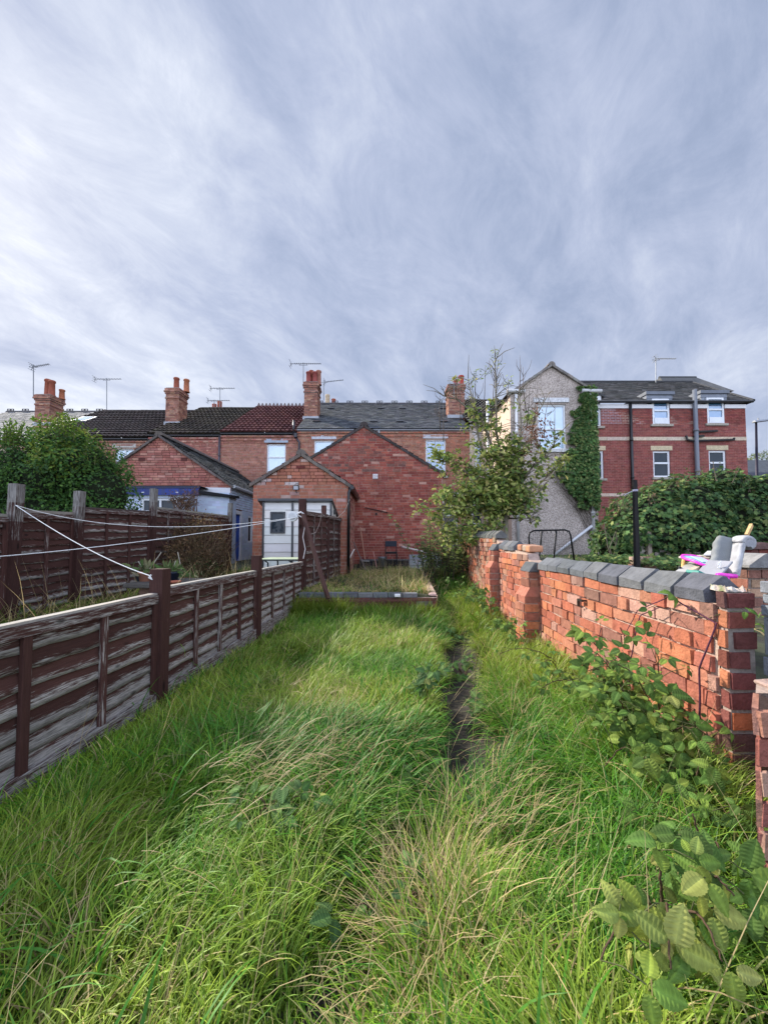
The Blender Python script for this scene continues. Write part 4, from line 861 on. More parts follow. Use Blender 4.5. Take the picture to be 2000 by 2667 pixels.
def build_fences():
    t = thing('low_fence', 'low dark brown lap fence with pale cap rail along the left of the grass', 'fence', (FX(3.5), 3.5, 0))
    ys = [.80, 2.645, 4.31, 6.18]; tops = [(.855, .868), (.90, .90), (.905, .905)]; bots = [(.17, .19), (.20, .24), (.25, .30)]
    for k in range(3):
        y0, y1 = ys[k] + .05, ys[k + 1] - .05
        lap_panel(t, 'fence_panel', (FX(y0), y0), (FX(y1), y1), bots[k][0], bots[k][1], tops[k][0] - .02, tops[k][1] - .02, 7, 1, wear=.18, wear_low=.66, cap=.013, gravel=True, capc=(.32, .30, .26), nb=5)
    for y, z in ((2.645, 1.02), (4.31, 1.055), (.8, 1.0)): post(t, FX(y) + .025, y, .0, z, .092, .58, tone=.72)
    t2 = thing('tall_fence', 'tall dark brown lap fence panels behind the post with the white reel', 'fence', (FX(8), 8, .4))
    lap_panel(t2, 'fence_panel', (FX(6.3), 6.3), (FX(8.02), 8.02), .46, .44, 1.70, 1.77, 11, 1, wear=.06, wear_low=.3, nb=4, cap=.02, capc=(.10, .06, .05)); lap_panel(t2, 'fence_panel', (FX(8.12), 8.12), (FX(9.85), 9.85), .44, .40, 1.76, 1.80, 11, 1, wear=.06, wear_low=.25, nb=4, cap=.02, capc=(.10, .06, .05))
    post(t2, FX(6.2) + .01, 6.2, .2, 1.90, .105, lambda u: .6 + 1.4 * max(0, .3 - u), tone=.65); post(t2, FX(8.07) - .06, 8.07, .3, 1.98, .09, .6)
    post(t2, FX(9.92), 9.92, .3, 1.80, .09, .7)
    t3 = thing('far_fence', 'tall weathered brown lap fence across the neighbouring garden at left, grey-topped posts', 'fence', (-3.77, 6, .42))
    P_ = [(-3.68, 1.9), (-3.675, 3.75), (-3.77, 4.65), (-3.80, 6.2), (-3.92, 9.6)]
    tp = [(1.44, 1.445), (1.50, 1.535), (1.62, 1.69), (1.76, 1.85)]
    for k in range(4):
        a, b = P_[k], P_[k + 1]; g = .05
        lap_panel(t3, 'fence_panel', (a[0], a[1] + g), (b[0], b[1] - g), .42, .42, tp[k][0], tp[k][1], 13, 1, wear=.03, wear_low=.26, nb={0: 4, 1: 3, 2: 4, 3: 8}[k], cap=.03 if k != 2 else .02, capc=(.25, .23, .2) if k != 2 else (.08, .06, .055), amp=.012)
    for (x, y), z, w_ in ((P_[1], 1.775, .088), (P_[2], 1.825, .086), (P_[3], 2.075, .085), (P_[4], 2.19, .09)):
        post(t3, x + .04, y, .3, z, w_, lambda u: .64 + .6 * max(0, u - .55) * 1.6, tone=.62, lean=(.03, 0))
build_fences()
def simple(name, label, cat, mb, mat, group=None, smooth=False, bevel=0):
    return tag(mb.build(name, M[mat], None, smooth, bevel), label, cat, group)
# prop, reel, lines
m = MB(); m.bar(P(789, 1340, 6.0), P(855, 1560, 5.55), .048, .048, (.075, .038, .032)); simple('wooden_prop', 'brown wooden brace leaning from the tall fence post into the grass', 'brace', m, 'wood_v')
q = P(762, 1345, 6.1); t = thing('line_reel', 'round white clothes line reel hung on the tall fence post', 'reel', tuple(q)); m = MB()
for (r0, r1, yo) in ((.082, .082, 0),): m.tube([q + Vector((0, -.03, 0)), q + Vector((0, .03, 0))], .082, (.60, .61, .60), 22)
m.tube([q + Vector((0, -.038, 0)), q + Vector((0, -.03, 0))], [.05, .06], (.45, .46, .46), 18); m.build('case', M['plastic'], t, smooth=False, bevel=.006)
m = MB(); m.tube([q + Vector((.07, 0, .04)), q + Vector((.13, 0, .07)), q + Vector((.17, .03, .04))], .014, (.6, .6, .6)); m.build('bracket', M['plastic'], t)
def line(name, label, pts, r=.0042, col=(.72, .72, .70), n=26, group='clothes lines'):
    a, b, c = [Vector(p) for p in pts]; out = []
    for k in range(n + 1):
        t = k / n; out.append(a * ((1 - t) * (1 - 2 * t)) + b * (4 * t * (1 - t)) + c * (t * (2 * t - 1)))
    m = MB(); m.tube(out, r, col, 5); return simple(name, label, 'line', m, 'rope', group)
e1 = P(41, 1316, 3.70); e2 = P(775, 1347, 6.08)
line('clothes_line', 'white clothes line sagging from the left fence post to the reel, the upper one', (e1, P(420, 1372, 4.9), e2))
line('clothes_line', 'white clothes line rising from the left edge of the photo to the reel', (P(-240, 1463, 3.2), P(330, 1415, 4.3), e2))
line('clothes_line', 'white clothes line slanting down from the left fence post to the low fence post', (e1, P(212, 1421, 3.1), P(392, 1500, 2.63)), r=.0036)
m = MB(); m.tube([P(394, 1497, 2.6), P(388, 1505, 2.6), P(396, 1510, 2.6), P(390, 1500, 2.6)], .006, (.72, .72, .7), 5); 
simple('rope_knot', 'white rope knot on the low fence post', 'rope', m, 'rope')
m = MB(); m.tube([P(778, 1342, 6.1), P(790, 1350, 6.08), P(795, 1362, 6.08), P(789, 1400, 6.1), P(795, 1430, 6.1), P(790, 1455, 6.1)], .007, (.62, .58, .56), 5); simple('loose_cord', 'loose pale cord hanging down the tall fence post', 'cord', m, 'rope')
m = MB(); m.tube([P(838, 1335, 6.6), P(832, 1365, 6.7), P(822, 1387, 6.7), P(808, 1392, 6.5)], .005, (.4, .33, .3), 5); m.tube([P(853, 1345, 7.6), P(880, 1348, 8.5), P(898, 1330, 9.5), P(911, 1300, 9.5)], .006, (.42, .36, .3), 5); simple('loose_cord', 'thin cord draped over the tall fence up to the downpipe', 'cord', m, 'rope')

# ------------------------------------------------------------------ shed
def build_shed():
    Yf, Yb = 8.65, 9.5; x0 = px_x(685, Yf, 1380); x1 = px_x(864, Yf, 1380); z0 = .42; zf = px_z(1306, Yf); zb = px_z(1346, Yb); C = (.70, .69, .63); G = (.045, .047, .052)
    t = thing('shed', 'pale cream clad shed with dark grey trim and a small window', 'shed', ((x0 + x1) / 2, Yf, z0))
    wx0, wx1, wz0, wz1 = rect_at(705, 743, 1333, 1389, Yf)
    m = MB(); n = 9; hh = (zf - z0) / n
    for k in range(n):
        a = z0 + hh * k; b = a + hh
        for (p, q) in minus([(x0, x1)], [(wx0, wx1)] if (a < wz1 and b > wz0) else []):
            m.hexa([(p, Yf - .012, a), (q, Yf - .012, a), (q, Yf + .02, a), (p, Yf + .02, a), (p, Yf, b - .008), (q, Yf, b - .008), (q, Yf + .02, b - .008), (p, Yf + .02, b - .008)], jit(C, .04))
        for (a2, b2) in ((a, max(a, wz0)), (0, 0)):
            pass
    if True:
        a = math.floor((wz0 - z0) / hh) * hh + z0; m.box(wx0, wx1, Yf - .008, Yf + .02, a, wz0, C); b = math.ceil((wz1 - z0) / hh) * hh + z0; m.box(wx0, wx1, Yf - .006, Yf + .02, wz1, b, C)
    m.hexa([(x1 - .02, Yf, z0), (x1, Yf, z0), (x1, Yb, z0), (x1 - .02, Yb, z0), (x1 - .02, Yf, zf), (x1, Yf, zf), (x1, Yb, zb), (x1 - .02, Yb, zb)], mixc(C, (0, 0, 0), .05)); m.hexa([(x0, Yf + .02, z0), (x0 + .02, Yf + .02, z0), (x0 + .02, Yb, z0), (x0, Yb, z0), (x0, Yf + .02, zf), (x0 + .02, Yf + .02, zf), (x0 + .02, Yb, zb), (x0, Yb, zb)], C)
    m.build('wall', M['paint'], t)
    for px in (686, 762, 862):
        x = px_x(px, Yf, 1380); b = MB(); b.box(x - .022, x + .022, Yf - .03, Yf - .010, z0, zf, G); b.build('trim', M['plastic'], t)
    b = MB(); b.hexa([(x0 - .1, Yf - .1, zf), (x1 + .03, Yf - .1, zf), (x1 + .05, Yb, zb), (x0 - .1, Yb, zb), (x0 - .1, Yf - .1, zf + .06), (x1 + .03, Yf - .1, zf + .06), (x1 + .05, Yb, zb + .06), (x0 - .1, Yb, zb + .06)], G); b.build('roof', M['plastic'], t, bevel=.008)
    f = MB(); fr = .035
    f.box(wx0, wx0 + fr, Yf - .035, Yf + .02, wz0, wz1, G); f.box(wx1 - fr, wx1, Yf - .035, Yf + .02, wz0, wz1, G); f.box(wx0 + fr, wx1 - fr, Yf - .035, Yf + .02, wz0, wz0 + fr, G); f.box(wx0 + fr, wx1 - fr, Yf - .035, Yf + .02, wz1 - fr, wz1, G); fo = f.build('window', M['plastic'], t, bevel=.005)
    g = MB(); g.box(wx0 + fr * .5, wx1 - fr * .5, Yf - .01, Yf, wz0 + fr * .5, wz1 - fr * .5, (1, 1, 1)); g.build('pane', M['glass_dark'], fo)
    q = P(872, 1334, Yf + .3); g = MB(); g.box(x1 + .001, x1 + .05, Yf + .28, Yf + .36, q.z - .05, q.z + .05, BLACK); g.build('lamp', M['plastic'], t)
build_shed()

# ------------------------------------------------------------------ right garden wall (bricks laid one by one)
GD = Vector((.065, 1, 0)).normalized(); GN = Vector((-1, .065, 0)).normalized()
def wall_run(parent, y0, y1, zb, top, pal=ORANGE, course=.072, name='brickwork', tone=None, off=0):
    """top: list of (y, z)"""
    m = MB(); s0 = y0; poly = [(0, 0), (y1 - y0, 0)] + [(y - y0, z - zb) for y, z in reversed(top)]
    O = Vector((WX(y0), y0, zb)) + GN * off
    def tn(s, t, c):
        f = float(fbm(s * 1.7 + 3, t * 2.1 + 9)); c = mixc(c, (.50, .36, .30), max(0, f - .55) * 1.6)
        if random.random() < .15: c = mixc(c, (.50, .40, .34), random.uniform(.15, .5))
        if random.random() < .07: c = mixc(c, (.16, .12, .10), random.uniform(.3, .7))
        if t < .25: c = mixc(c, (.60, .22, .15), .3)
        return tone(s, t, c) if tone else c
    # U runs towards the camera so that U x Z points into the garden
    O2 = Vector((WX(y1), y1, zb)) + GN * off; poly2 = [((y1 - y0) - s, t) for s, t in poly][::-1]
    brickwork(m, O2, -GD, GN, poly2, (), pal, mort=(.46, .34, .27), course=course, length=.215, joint=.012, proud=.016, rough=.007, header=.42, tone=tn)
    th = .112; B = lambda y, z: Vector((WX(y), y, z)) - GN * th
    pts = [B(y0, zb), B(y0, top[0][1])] + [B(y, z) for y, z in top[1:]] + [B(y1, zb)]; m.poly(pts, (.3, .12, .08))
    F = lambda y, z: Vector((WX(y), y, z)) + GN * (off - .001)
    for (ya, za), (yb, zb_) in zip(top[:-1], top[1:]): m.poly([F(ya, za), F(yb, zb_), B(yb, zb_), B(ya, za)], (.36, .26, .21))
    m.poly([F(y0, zb), F(y0, top[0][1]), B(y0, top[0][1]), B(y0, zb)], (.3, .14, .1)); m.poly([F(y1, zb), B(y1, zb), B(y1, top[-1][1]), F(y1, top[-1][1])], (.3, .14, .1))
    return m.build(name, M['brick_near'], parent)
def coping(parent, y, L, z, w0=-.022, w1=.138, lip=.045, rise=.062, col=BLUEB, tilt=0):
    """one saddle-back blue brick across the wall"""
    m = MB(); c = jit(random.choice(col), .10, .02); e = lambda: random.uniform(-.0055, .0055)
    prof = [(w0, z), (w0, z + lip), (w0 + .072, z + lip + rise), (w1 - .072, z + lip + rise), (w1, z + lip), (w1, z)]
    r = []
    for yy, k in ((y + .003, 0), (y + L - .003, 1)):
        r.append([Vector((WX(yy), yy, zz + tilt * k + e())) - GN * (ww + e()) for ww, zz in prof])
    n = len(prof)
    for i in range(n): j = (i + 1) % n; m.poly([r[0][i], r[0][j], r[1][j], r[1][i]], c)
    m.poly(r[0][::-1], c); m.poly(r[1], c)
    return m.build('coping_block', M['stone'], parent, bevel=.006)
def build_wall():
    t = thing('garden_wall', 'old orange brick garden wall with blue-grey coping blocks along the right of the grass', 'garden wall', (WX(3.6), 3.6, .2))
    wall_run(t, 1.54, 3.60, .18, [(1.54, .955), (3.60, .962)], course=.0715)
    y = 1.58; L_ = [.20, .23, .225, .235, .22, .23, .235, .225, .235]
    for k, L in enumerate(L_):
        if y > 3.5: break
        L = min(L, 3.61 - y); coping(t, y, L - (.022 if k in (0, 1) else .004), .957 + random.uniform(-.003, .003)); y += L
    wall_run(t, 3.62, 5.2, .22, [(3.62, .99), (3.72, 1.0), (3.95, 1.02), (4.0, 1.085), (4.42, 1.11), (5.2, 1.125)])
    y = 4.46
    while y < 5.15: coping(t, y, .235, 1.105 + (y - 4.4) * .02, rise=.065); y += .24
    m = MB(); q = Vector((WX(4.2), 4.2, 1.11)) - GN * .1
    for k in range(4): m.obox(q + GD * (.12 * k - .1) + Vector((0, 0, .015 + random.uniform(-.01, .02))), GD, GN, (0, 0, 1), .075, .09 + random.uniform(-.02, .02), .035, jit(random.choice([(.46, .22, .13), (.40, .30, .24)])))
    m.build('broken_brick', M['brick_near'], t, bevel=.015)
    wall_run(t, 5.22, 9.4, .2, [(5.22, 1.20), (5.42, 1.25), (6.2, 1.27), (9.4, 1.34)], pal=ORANGE[:2] + OLDBRICK[:4] + [(.30, .2, .14)])
    y = 5.35
    while y < 9.2: coping(t, y, .235, 1.262 + (y - 5.4) * .02, col=[(.10, .105, .10), (.13, .13, .12), (.085, .09, .085)]); y += .24 if y < 6.1 else .26
    # buttresses
    for y0, y1, z, pr, s in ((3.64, 3.87, .99, .14, 0), (5.22, 5.44, 1.16, .13, 1)):
        m = MB(); O = Vector((WX(y0), y0, 0)); X0 = WX(y0); zz = z - .30
        brick_box(m, X0 - pr, X0 - .001, y0, y1, .15, zz, faces='-y-x', pal=ORANGE[2:] + OLDBRICK[:2], mort=(.42, .31, .25), course=.08, rough=.006, proud=.01)
        for k, (d, h0, h1) in enumerate(((pr + .006, zz, zz + .06),)):
            m.hexa([(X0 - d, y0 - .008, h0), (X0, y0 - .008, h0), (X0, y1 + .008, h0), (X0 - d, y1 + .008, h0), (X0 - d + .055, y0 - .004, h1 + .03), (X0, y0 - .004, h1 + .03), (X0, y1 + .004, h1 + .03), (X0 - d + .055, y1 + .004, h1 + .03)], (.40, .16, .11))
        brick_box(m, X0 - pr + .05, X0 - .001, y0 + .004, y1 - .004, zz + .09, z - .07, faces='-y-x', pal=OLDBRICK[:3] + ORANGE[3:5], mort=(.42, .31, .25), course=.08, rough=.006, proud=.01)
        bt = m.build('buttress', M['brick_near'], t)
        m = MB(); d = pr - .035; m.hexa([(X0 - d, y0 - .01, z - .068), (X0, y0 - .01, z - .068), (X0, y1 + .01, z - .068), (X0 - d, y1 + .01, z - .068), (X0 - d + .06, y0 - .01, z + .02), (X0 + .0, y0 - .01, z + .02), (X0 + .0, y1 + .01, z + .02), (X0 - d + .06, y1 + .01, z + .02)], (.10, .105, .11)); m.build('buttress_cap', M['stone'], bt, bevel=.006)
    # hook
    q = Vector((WX(2.66), 2.66, .80)); m = MB(); pts = [q - GN * .01, q + GN * .035, q + GN * .05 + GD * .012 + Vector((0, 0, -.008)), q + GN * .05 + GD * .03 + Vector((0, 0, -.05))]; m.bar(q + GN * .0, q + GN * .045, .014, .012, (.055, .05, .045)); m.bar(q + GN * .042 + GD * -.01, q + GN * .042 + GD * .06, .012, .014, (.055, .05, .045)); m.bar(q + GN * .042 + GD * .055, q + GN * .042 + GD * .055 + Vector((0, 0, -.045)), .014, .012, (.055, .05, .045)); m.build('iron_hook', M['metal'], t)
    # near pier: header-wide, facing the camera
    t2 = thing('brick_pier', 'dark weathered brick end of the orange garden wall, with crumbling mortar on top', 'pier', (WX(1.5), 1.5, .1))
    m = MB(); xa = WX(1.50) + .002; xb = P(1966, 1700, 1.50).x
    PI = [(.165, .055, .05), (.19, .068, .058), (.14, .05, .048), (.20, .065, .05), (.12, .058, .052)]
    brickwork(m, (xa, 1.50, .1), (1, 0, 0), (0, -1, 0), [(0, 0), (xb - xa, 0), (xb - xa, .905), (0, .905)], (), PI, mort=(.25, .215, .19), course=.077, length=.3, joint=.016, proud=.008, rough=.004, header=0, tone=lambda s, t_, c: mixc(c, (.50, .15, .06), .7) if .36 < t_ < .44 else c)
    brickwork(m, (xa, 1.537, .1), (0, -1, 0), (-1, 0, 0), [(0, 0), (.037, 0), (.037, .905), (0, .905)], (), PI + ORANGE[:2], mort=(.36, .28, .23), course=.077, length=.3, joint=.014, header=0)
    m.poly([(xa, 1.50, 1.005), (xb, 1.50, 1.005), (xb, 1.72, 1.005), (xa, 1.537, 1.005)], (.3, .25, .2)); m.poly([(xb, 1.50, .1), (xb, 1.72, .1), (xb, 1.72, 1.005), (xb, 1.50, 1.005)], (.2, .1, .08)); m.build('brickwork', M['brick_near'], t2)
    m = MB(); rows = []; cols = []
    for j in range(7):
        r = []; c = []
        for i in range(12):
            x = xa + .002 + (xb - xa - .004) * i / 11; y = 1.503 + .10 * j / 6; h = .028 * float(vnoise(i * .9, j * .9 + 4)) * (1 if 0 < i < 11 and 0 < j < 6 else .15); r.append((x, y, 1.006 + h)); c.append(jit(random.choice([(.42, .36, .30), (.34, .28, .23), (.5, .45, .4), (.22, .24, .12)]), .2))
        rows.append(r); cols.append(c)
    m.grid(rows, cols); m.build('mortar_bed', M['stone'], t2)
    # nearest stretch of wall, seen edge-on
    t3 = thing('garden_wall', 'sliver of crumbling brick wall end with blue-grey slabs at the right edge', 'garden wall', (WX(1.0) + .05, 1.0, .0))
    m = MB(); of = -.104
    def face(z0, z1, pal, mort, course, oo): 
        O2 = Vector((WX(1.488), 1.488, z0)) + GN * oo; brickwork(m, O2, -GD, GN, [(0, 0), (1.05, 0), (1.05, z1 - z0), (0, z1 - z0)], (), pal, mort=mort, course=course, length=.235, joint=.014, proud=.008, rough=.006, header=.4)
        brickwork(m, O2, (1, 0, 0), (0, 1, 0), [(0, 0), (.2, 0), (.2, z1 - z0), (0, z1 - z0)], (), pal, mort=mort, course=course)
    face(.0, .66, [(.26, .11, .085), (.30, .15, .12), (.22, .09, .07), (.36, .22, .18)], (.34, .26, .22), .08, of + .004)
    m.build('brickwork', M['brick_near'], t3)
    m = MB(); z = .70
    for k, hh in enumerate((.075, .15, .045, .04, .05)):
        o2 = .008 * (k % 2); m.hexa([tuple(Vector((WX(yy), yy, zz)) + GN * (of - .004 - o2 - ww)) for zz in (z, z + hh - .006) for yy, ww in ((.45, 0), (.45, .2), (1.482, .2), (1.482, 0))], jit((.20, .215, .24), .12, .02)); z += hh
    m.build('slab', M['stone'], t3, bevel=.004)
build_wall()
def build_stub():
    # broken end of a return wall, its end sloping away from the garden
    x0 = P(1984, 2200, 1.0).x; z1 = px_z(1806, 1.0)
    t = thing('brick_pier', 'crumbling pale red brick stub running down the right edge to the bottom corner', 'pier', (x0 + .15, 1.05, 0)); m = MB()
    pal = [(.30, .13, .10), (.36, .20, .16), (.27, .10, .08), (.40, .27, .22), (.33, .16, .12)]
    brickwork(m, (x0, 1.0, -.05), (1, 0, 0), (0, -1, 0), [(0, 0), (.36, 0), (.36, z1 + .05), (0, z1 + .05)], (), pal, mort=(.38, .29, .24), course=.076, length=.22, joint=.012, proud=.010, rough=.008)
    d = Vector((.99, 1, 0)).normalized(); e = Vector((x0, 1.0, -.05)) + d * .14
    brickwork(m, e, -d, (-d.y, d.x, 0), [(0, 0), (.14, 0), (.14, z1 + .05), (0, z1 + .05)], (), pal, mort=(.38, .29, .24), course=.076, length=.22, joint=.012, proud=.006, rough=.005)
    m.poly([(x0, 1.0, z1), (x0 + .36, 1.0, z1), (x0 + .36, 1.1, z1), (e.x, e.y, z1)], (.34, .25, .2)); m.build('brickwork', M['brick_near'], t)
    m = MB()
    for k in range(5): m.obox((x0 + .09 + k * .06, 1.05, z1 + .004), Vector((1, random.uniform(-.3, .3), 0)).normalized(), (0, 1, 0), (0, 0, 1), .026, .03, random.uniform(.005, .010), jit((.36, .26, .21), .2)); m.build('loose_mortar', M['stone'], t, bevel=.006); m = MB()
build_stub()

# ------------------------------------------------------------------ raised bed in front of the big gable
def build_bed():
    xl, xr = FX(5.8) + .06, .79; y = 5.78
    t = thing('raised_bed', 'low brick edging of the raised bed with blue-grey coping bricks', 'raised bed', (0, y, .2))
    m = MB(); brickwork(m, (xl, y, .1), (1, 0, 0), (0, -1, 0), [(0, 0), (xr - xl, 0), (xr - xl, .275), (0, .275)], (), [(.14, .055, .045), (.18, .075, .06), (.10, .05, .045), (.22, .2, .18)], mort=(.16, .13, .11), course=.078)
    brickwork(m, (xr, y, .1), GD, -GN, [(0, 0), (5.0, 0), (5.0, .30), (0, .30)], (), [(.34, .17, .13), (.40, .24, .19), (.28, .13, .1)], mort=(.36, .3, .26)); 
    m.poly([(xl, y, .372), (xr, y, .372), (xr, y + .12, .372), (xl, y + .12, .372)], (.35, .28, .24)); m.build('brickwork', M['brick_near'], t)
    x = xl + .02; k = 0
    while x < px_x(1100, y, 1530) - .1:
        c = MB(); hh = .07 + random.uniform(-.004, .004); c.obox((x + .11, y + .06, .376 + hh / 2), (1, random.uniform(-.01, .01), 0), (0, 1, 0), (0, 0, 1), .108, .065, hh / 2, jit(random.choice(BLUEB), .15)); c.build('coping_brick', M['stone'], t, bevel=.006); x += .222; k += 1
    s = .1
    while s < 4.6:
        q = Vector((xr, y, .41)) + GD * (s + .1) + GN * .055; c = MB()
        if s < 2.7:
            c.obox(q + Vector((0, 0, random.uniform(-.008, .004))), GD, GN, (0, 0, 1), .106, .06, .018, jit((.50, .36, .30), .15))
            c.build('mortar_top', M['stone'], t, bevel=.012)
        else: c.obox(q + Vector((0, 0, .03)), GD, GN, (0, 0, 1), .108, .06, .036, jit((.075, .078, .085), .12)); c.build('coping_brick', M['stone'], t, bevel=.006)
        s += .222
    m = MB(); q = P(1035, 1551, 5.72); m.obox(q, (1, 0, 0), (0, 1, 0), (0, 0, 1), .045, .03, .022, (.7, .7, .68)); simple('white_stone', 'small white block lying in front of the raised bed', 'block', m, 'stone', bevel=.01)
    m = MB(); xa = P(800, 1550, 5.74).x; xb = P(945, 1550, 5.74).x; m.bar((xl + .1, 5.70, .335), (.74, 5.70, .355), .03, .03, (.12, .05, .04)); simple('rusty_bar', 'thin rusty bar along the front of the raised bed', 'bar', m, 'metal')
build_bed()
# things standing against the big gable
def build_clutter():
    a = P(936, 1480, 11.2); b = P(1066, 1455, 11.2); m = MB(); x = a.x
    t = thing('plinth', 'low black brick plinth at the foot of the big gable', 'plinth', ((a.x + b.x) / 2, 11.2, .4)); m = MB()
    brickwork(m, (a.x, 11.25, .36), (1, 0, 0), (0, -1, 0), [(0, 0), (b.x - a.x, 0), (b.x - a.x, .30), (0, .30)], (), [(.025, .022, .025), (.04, .033, .035), (.03, .03, .033)], mort=(.05, .045, .045)); m.build('brickwork', M['brick'], t)
    m = MB(); m.box(a.x, b.x, 11.24, 11.69, .662, .70, (.09, .085, .085)); m.build('top_slab', M['stone'], t, bevel=.008)
    a = P(1066, 1478, 10.9); b = P(1152, 1444, 10.9); t = thing('block_wall', 'short grey concrete block wall below the white pipe', 'block wall', ((a.x + b.x) / 2, 10.95, .4))
    for r in range(3):
        x = a.x - (.2 if r % 2 else 0); z = .40 + r * .155
        if z + .1 > b.z: break
        while x < b.x:
            p, q = max(x, a.x), min(x + .44, b.x)
            if q - p > .06: m = MB(); m.box(p, q - .012, 10.9, 11.0, z, z + .145, jit((.24, .25, .255), .12, .02)); m.build('concrete_block', M['render'], t, bevel=.006)
            x += .45
    # bucket
    q = P(996, 1472, 10.85); t = thing('bucket', 'grey metal bucket on the ground beside the black chair', 'bucket', (q.x, 10.85, .5)); z = P(996, 1474, 10.85).z - .02; r = .125
    m = MB(); m.lathe(q.x, 10.85, [(.001, z), (r * .8, z), (r, z + .255), (r * 1.05, z + .26), (r * 1.05, z + .275), (r * .96, z + .27), (r * .77, z + .02)], (.24, .25, .27), 20); m.build('body', M['metal'], t, smooth=True)
    m = MB(); m.tube([(q.x - r, 10.85, z + .26), (q.x - r * .7, 10.72, z + .24), (q.x, 10.68, z + .22), (q.x + r * .7, 10.72, z + .24), (q.x + r, 10.85, z + .26)], .006, (.2, .2, .2)); m.build('handle', M['metal'], t)
    # chair
    Yc = 10.9; l = P(1004, 1440, Yc).x; r = P(1033, 1440, Yc).x; zb = .50; zs = px_z(1440, Yc); zt = px_z(1412, Yc); t = thing('chair', 'black folding chair with padded back against the big gable', 'chair', ((l + r) / 2, Yc, zb))
    for x in (l, r):
        m = MB(); m.tube([(x, Yc + .16, zb), (x, Yc + .18, zs), (x, Yc + .24, zt + .02)], .013, BLACK); m.build('leg', M['metal'], t); m = MB(); m.tube([(x, Yc - .22, zb), (x, Yc - .14, zs)], .013, BLACK); m.build('leg', M['metal'], t)
    m = MB(); m.box(l - .01, r + .01, Yc - .2, Yc + .18, zs - .02, zs + .025, (.016, .016, .018)); m.build('seat', M['fabric'], t, bevel=.012)
    m = MB(); m.hexa([(l - .005, Yc + .17, zt - .13), (r + .005, Yc + .17, zt - .13), (r + .005, Yc + .21, zt - .13), (l - .005, Yc + .21, zt - .13), (l - .005, Yc + .21, zt + .03), (r + .005, Yc + .21, zt + .03), (r + .005, Yc + .25, zt + .03), (l - .005, Yc + .25, zt + .03)], (.028, .032, .042)); m.build('backrest', M['fabric'], t, bevel=.012)
    m = MB(); m.tube([(l, Yc - .2, zb + .2), (r, Yc - .2, zb + .2)], .01, BLACK); m.build('stretcher', M['metal'], t)
    # broom, poles
    t = thing('broom', 'pale wooden broom standing in the corner of the two gables', 'broom', tuple(P(952, 1462, 11.3))); m = MB(); m.tube([P(938, 1372, 11.55), P(951, 1458, 11.2)], .016, (.36, .20, .14)); m.build('handle', M['wood_v'], t); m = MB(); q = P(952, 1461, 11.15); m.obox(q, (1, 0, -.05), (0, 1, 0), (0, 0, 1), .11, .03, .02, (.25, .24, .23)); m.build('head', M['wood_h'], t)
    m = MB(); m.tube([P(921, 1413, 10.4), P(953, 1485, 9.7)], .016, (.13, .10, .09)); simple('garden_cane', 'dark slanting pole leaning on the small extension side wall', 'pole', m, 'wood_v')
    m = MB(); m.bar(P(908, 1458, 9.8), P(923, 1430, 10.2), .03, .012, (.62, .58, .52)); simple('white_batten', 'short whitish strip of wood leaning on the side wall', 'strip', m, 'wood_v')
    m = MB(); m.tube([P(972, 1437, 10.9), P(981, 1478, 10.6)], .010, (.40, .20, .16)); simple('garden_cane', 'thin reddish cane standing left of the bucket', 'cane', m, 'wood_v')
    m = MB(); m.tube([P(1045, 1424, 11.55), P(1050, 1425, 11.4), P(1148, 1448, 10.8)], .032, (.56, .46, .42)); simple('waste_pipe', 'long pale pipe sloping from the big gable over the block wall', 'pipe', m, 'plastic', smooth=True)
    m = MB(); 
    # green table behind the low fence
    a = P(676, 1455, 6.6); b = P(778, 1455, 6.6); z = a.z - .02; t = thing('folding_table', 'pale green folding table behind the low fence', 'table', ((a.x + b.x) / 2, 6.8, .45))
    m = MB(); m.box(a.x - .02, b.x + .02, 6.45, 7.25, z, z + .02, (.42, .50, .32)); m.build('table_top', M['plastic'], t, bevel=.008)
    m = MB(); e = (.03, .035, .03)
    m.box(a.x - .024, b.x + .024, 6.444, 6.45, z - .012, z + .012, e); m.box(a.x - .026, a.x - .02, 6.45, 7.25, z - .012, z + .012, e); m.build('edge_trim', M['plastic'], t)
    for x in (a.x + .16, b.x - .1):
        for y in (6.55, 7.15): m = MB(); m.tube([(x - .06, y, z - .01), (x, y, z - .05), (x + .01, y, .42)], .014, (.03, .035, .04)); m.build('leg', M['metal'], t)
    # plant pots
    def pot(name, label, px, py_top, py_bot, Y, rpx, col, mat='terracotta', square=False, canes=()):
        q = P(px, py_bot, Y); z1 = px_z(py_top, Y); r = rpx * Y / 1000; t = thing(name, label, 'plant pot', tuple(q), 'plant pots behind the low fence'); m = MB(); z0 = q.z; h = z1 - z0
        m.lathe(q.x, Y, [(.002, z0), (r * .72, z0), (r * .92, z0 + h * .78), (r * 1.02, z0 + h * .79), (r * 1.02, z1), (r * .9, z1), (r * .86, z1 - .03), (.002, z1 - .03)], col, 4 if square else 20); m.build('pot', M[mat], t, smooth=not square)
        m = MB(); m.lathe(q.x, Y, [(.002, z1 - .02), (r * .87, z1 - .028)], (.04, .03, .02), 12); m.build('soil', M['soil'], t)
        if canes:
            k = 60; pp = np.array([q.x, Y, z1]) + rng.normal(0, 1, (k, 3)) * [r * .6, r * .6, .03]; uu = rng.normal(0, .6, (k, 3)) + [0, 0, .8]; leaf_obj('foliage', [scatter(LONG[0], LONG[1], pp, np.cross(uu, rng.normal(size=(k, 3))), uu, rng.uniform(.06, .14, k), colmix([(.08, .14, .04), (.13, .17, .06), (.2, .19, .1)], k))], t)
        for c, ty in canes: m = MB(); m.tube([(q.x, Y, z1 - .03), P(c, ty, Y)], .006, (.38, .35, .28), 5); m.build('stick', M['wood_v'], t)
        return t
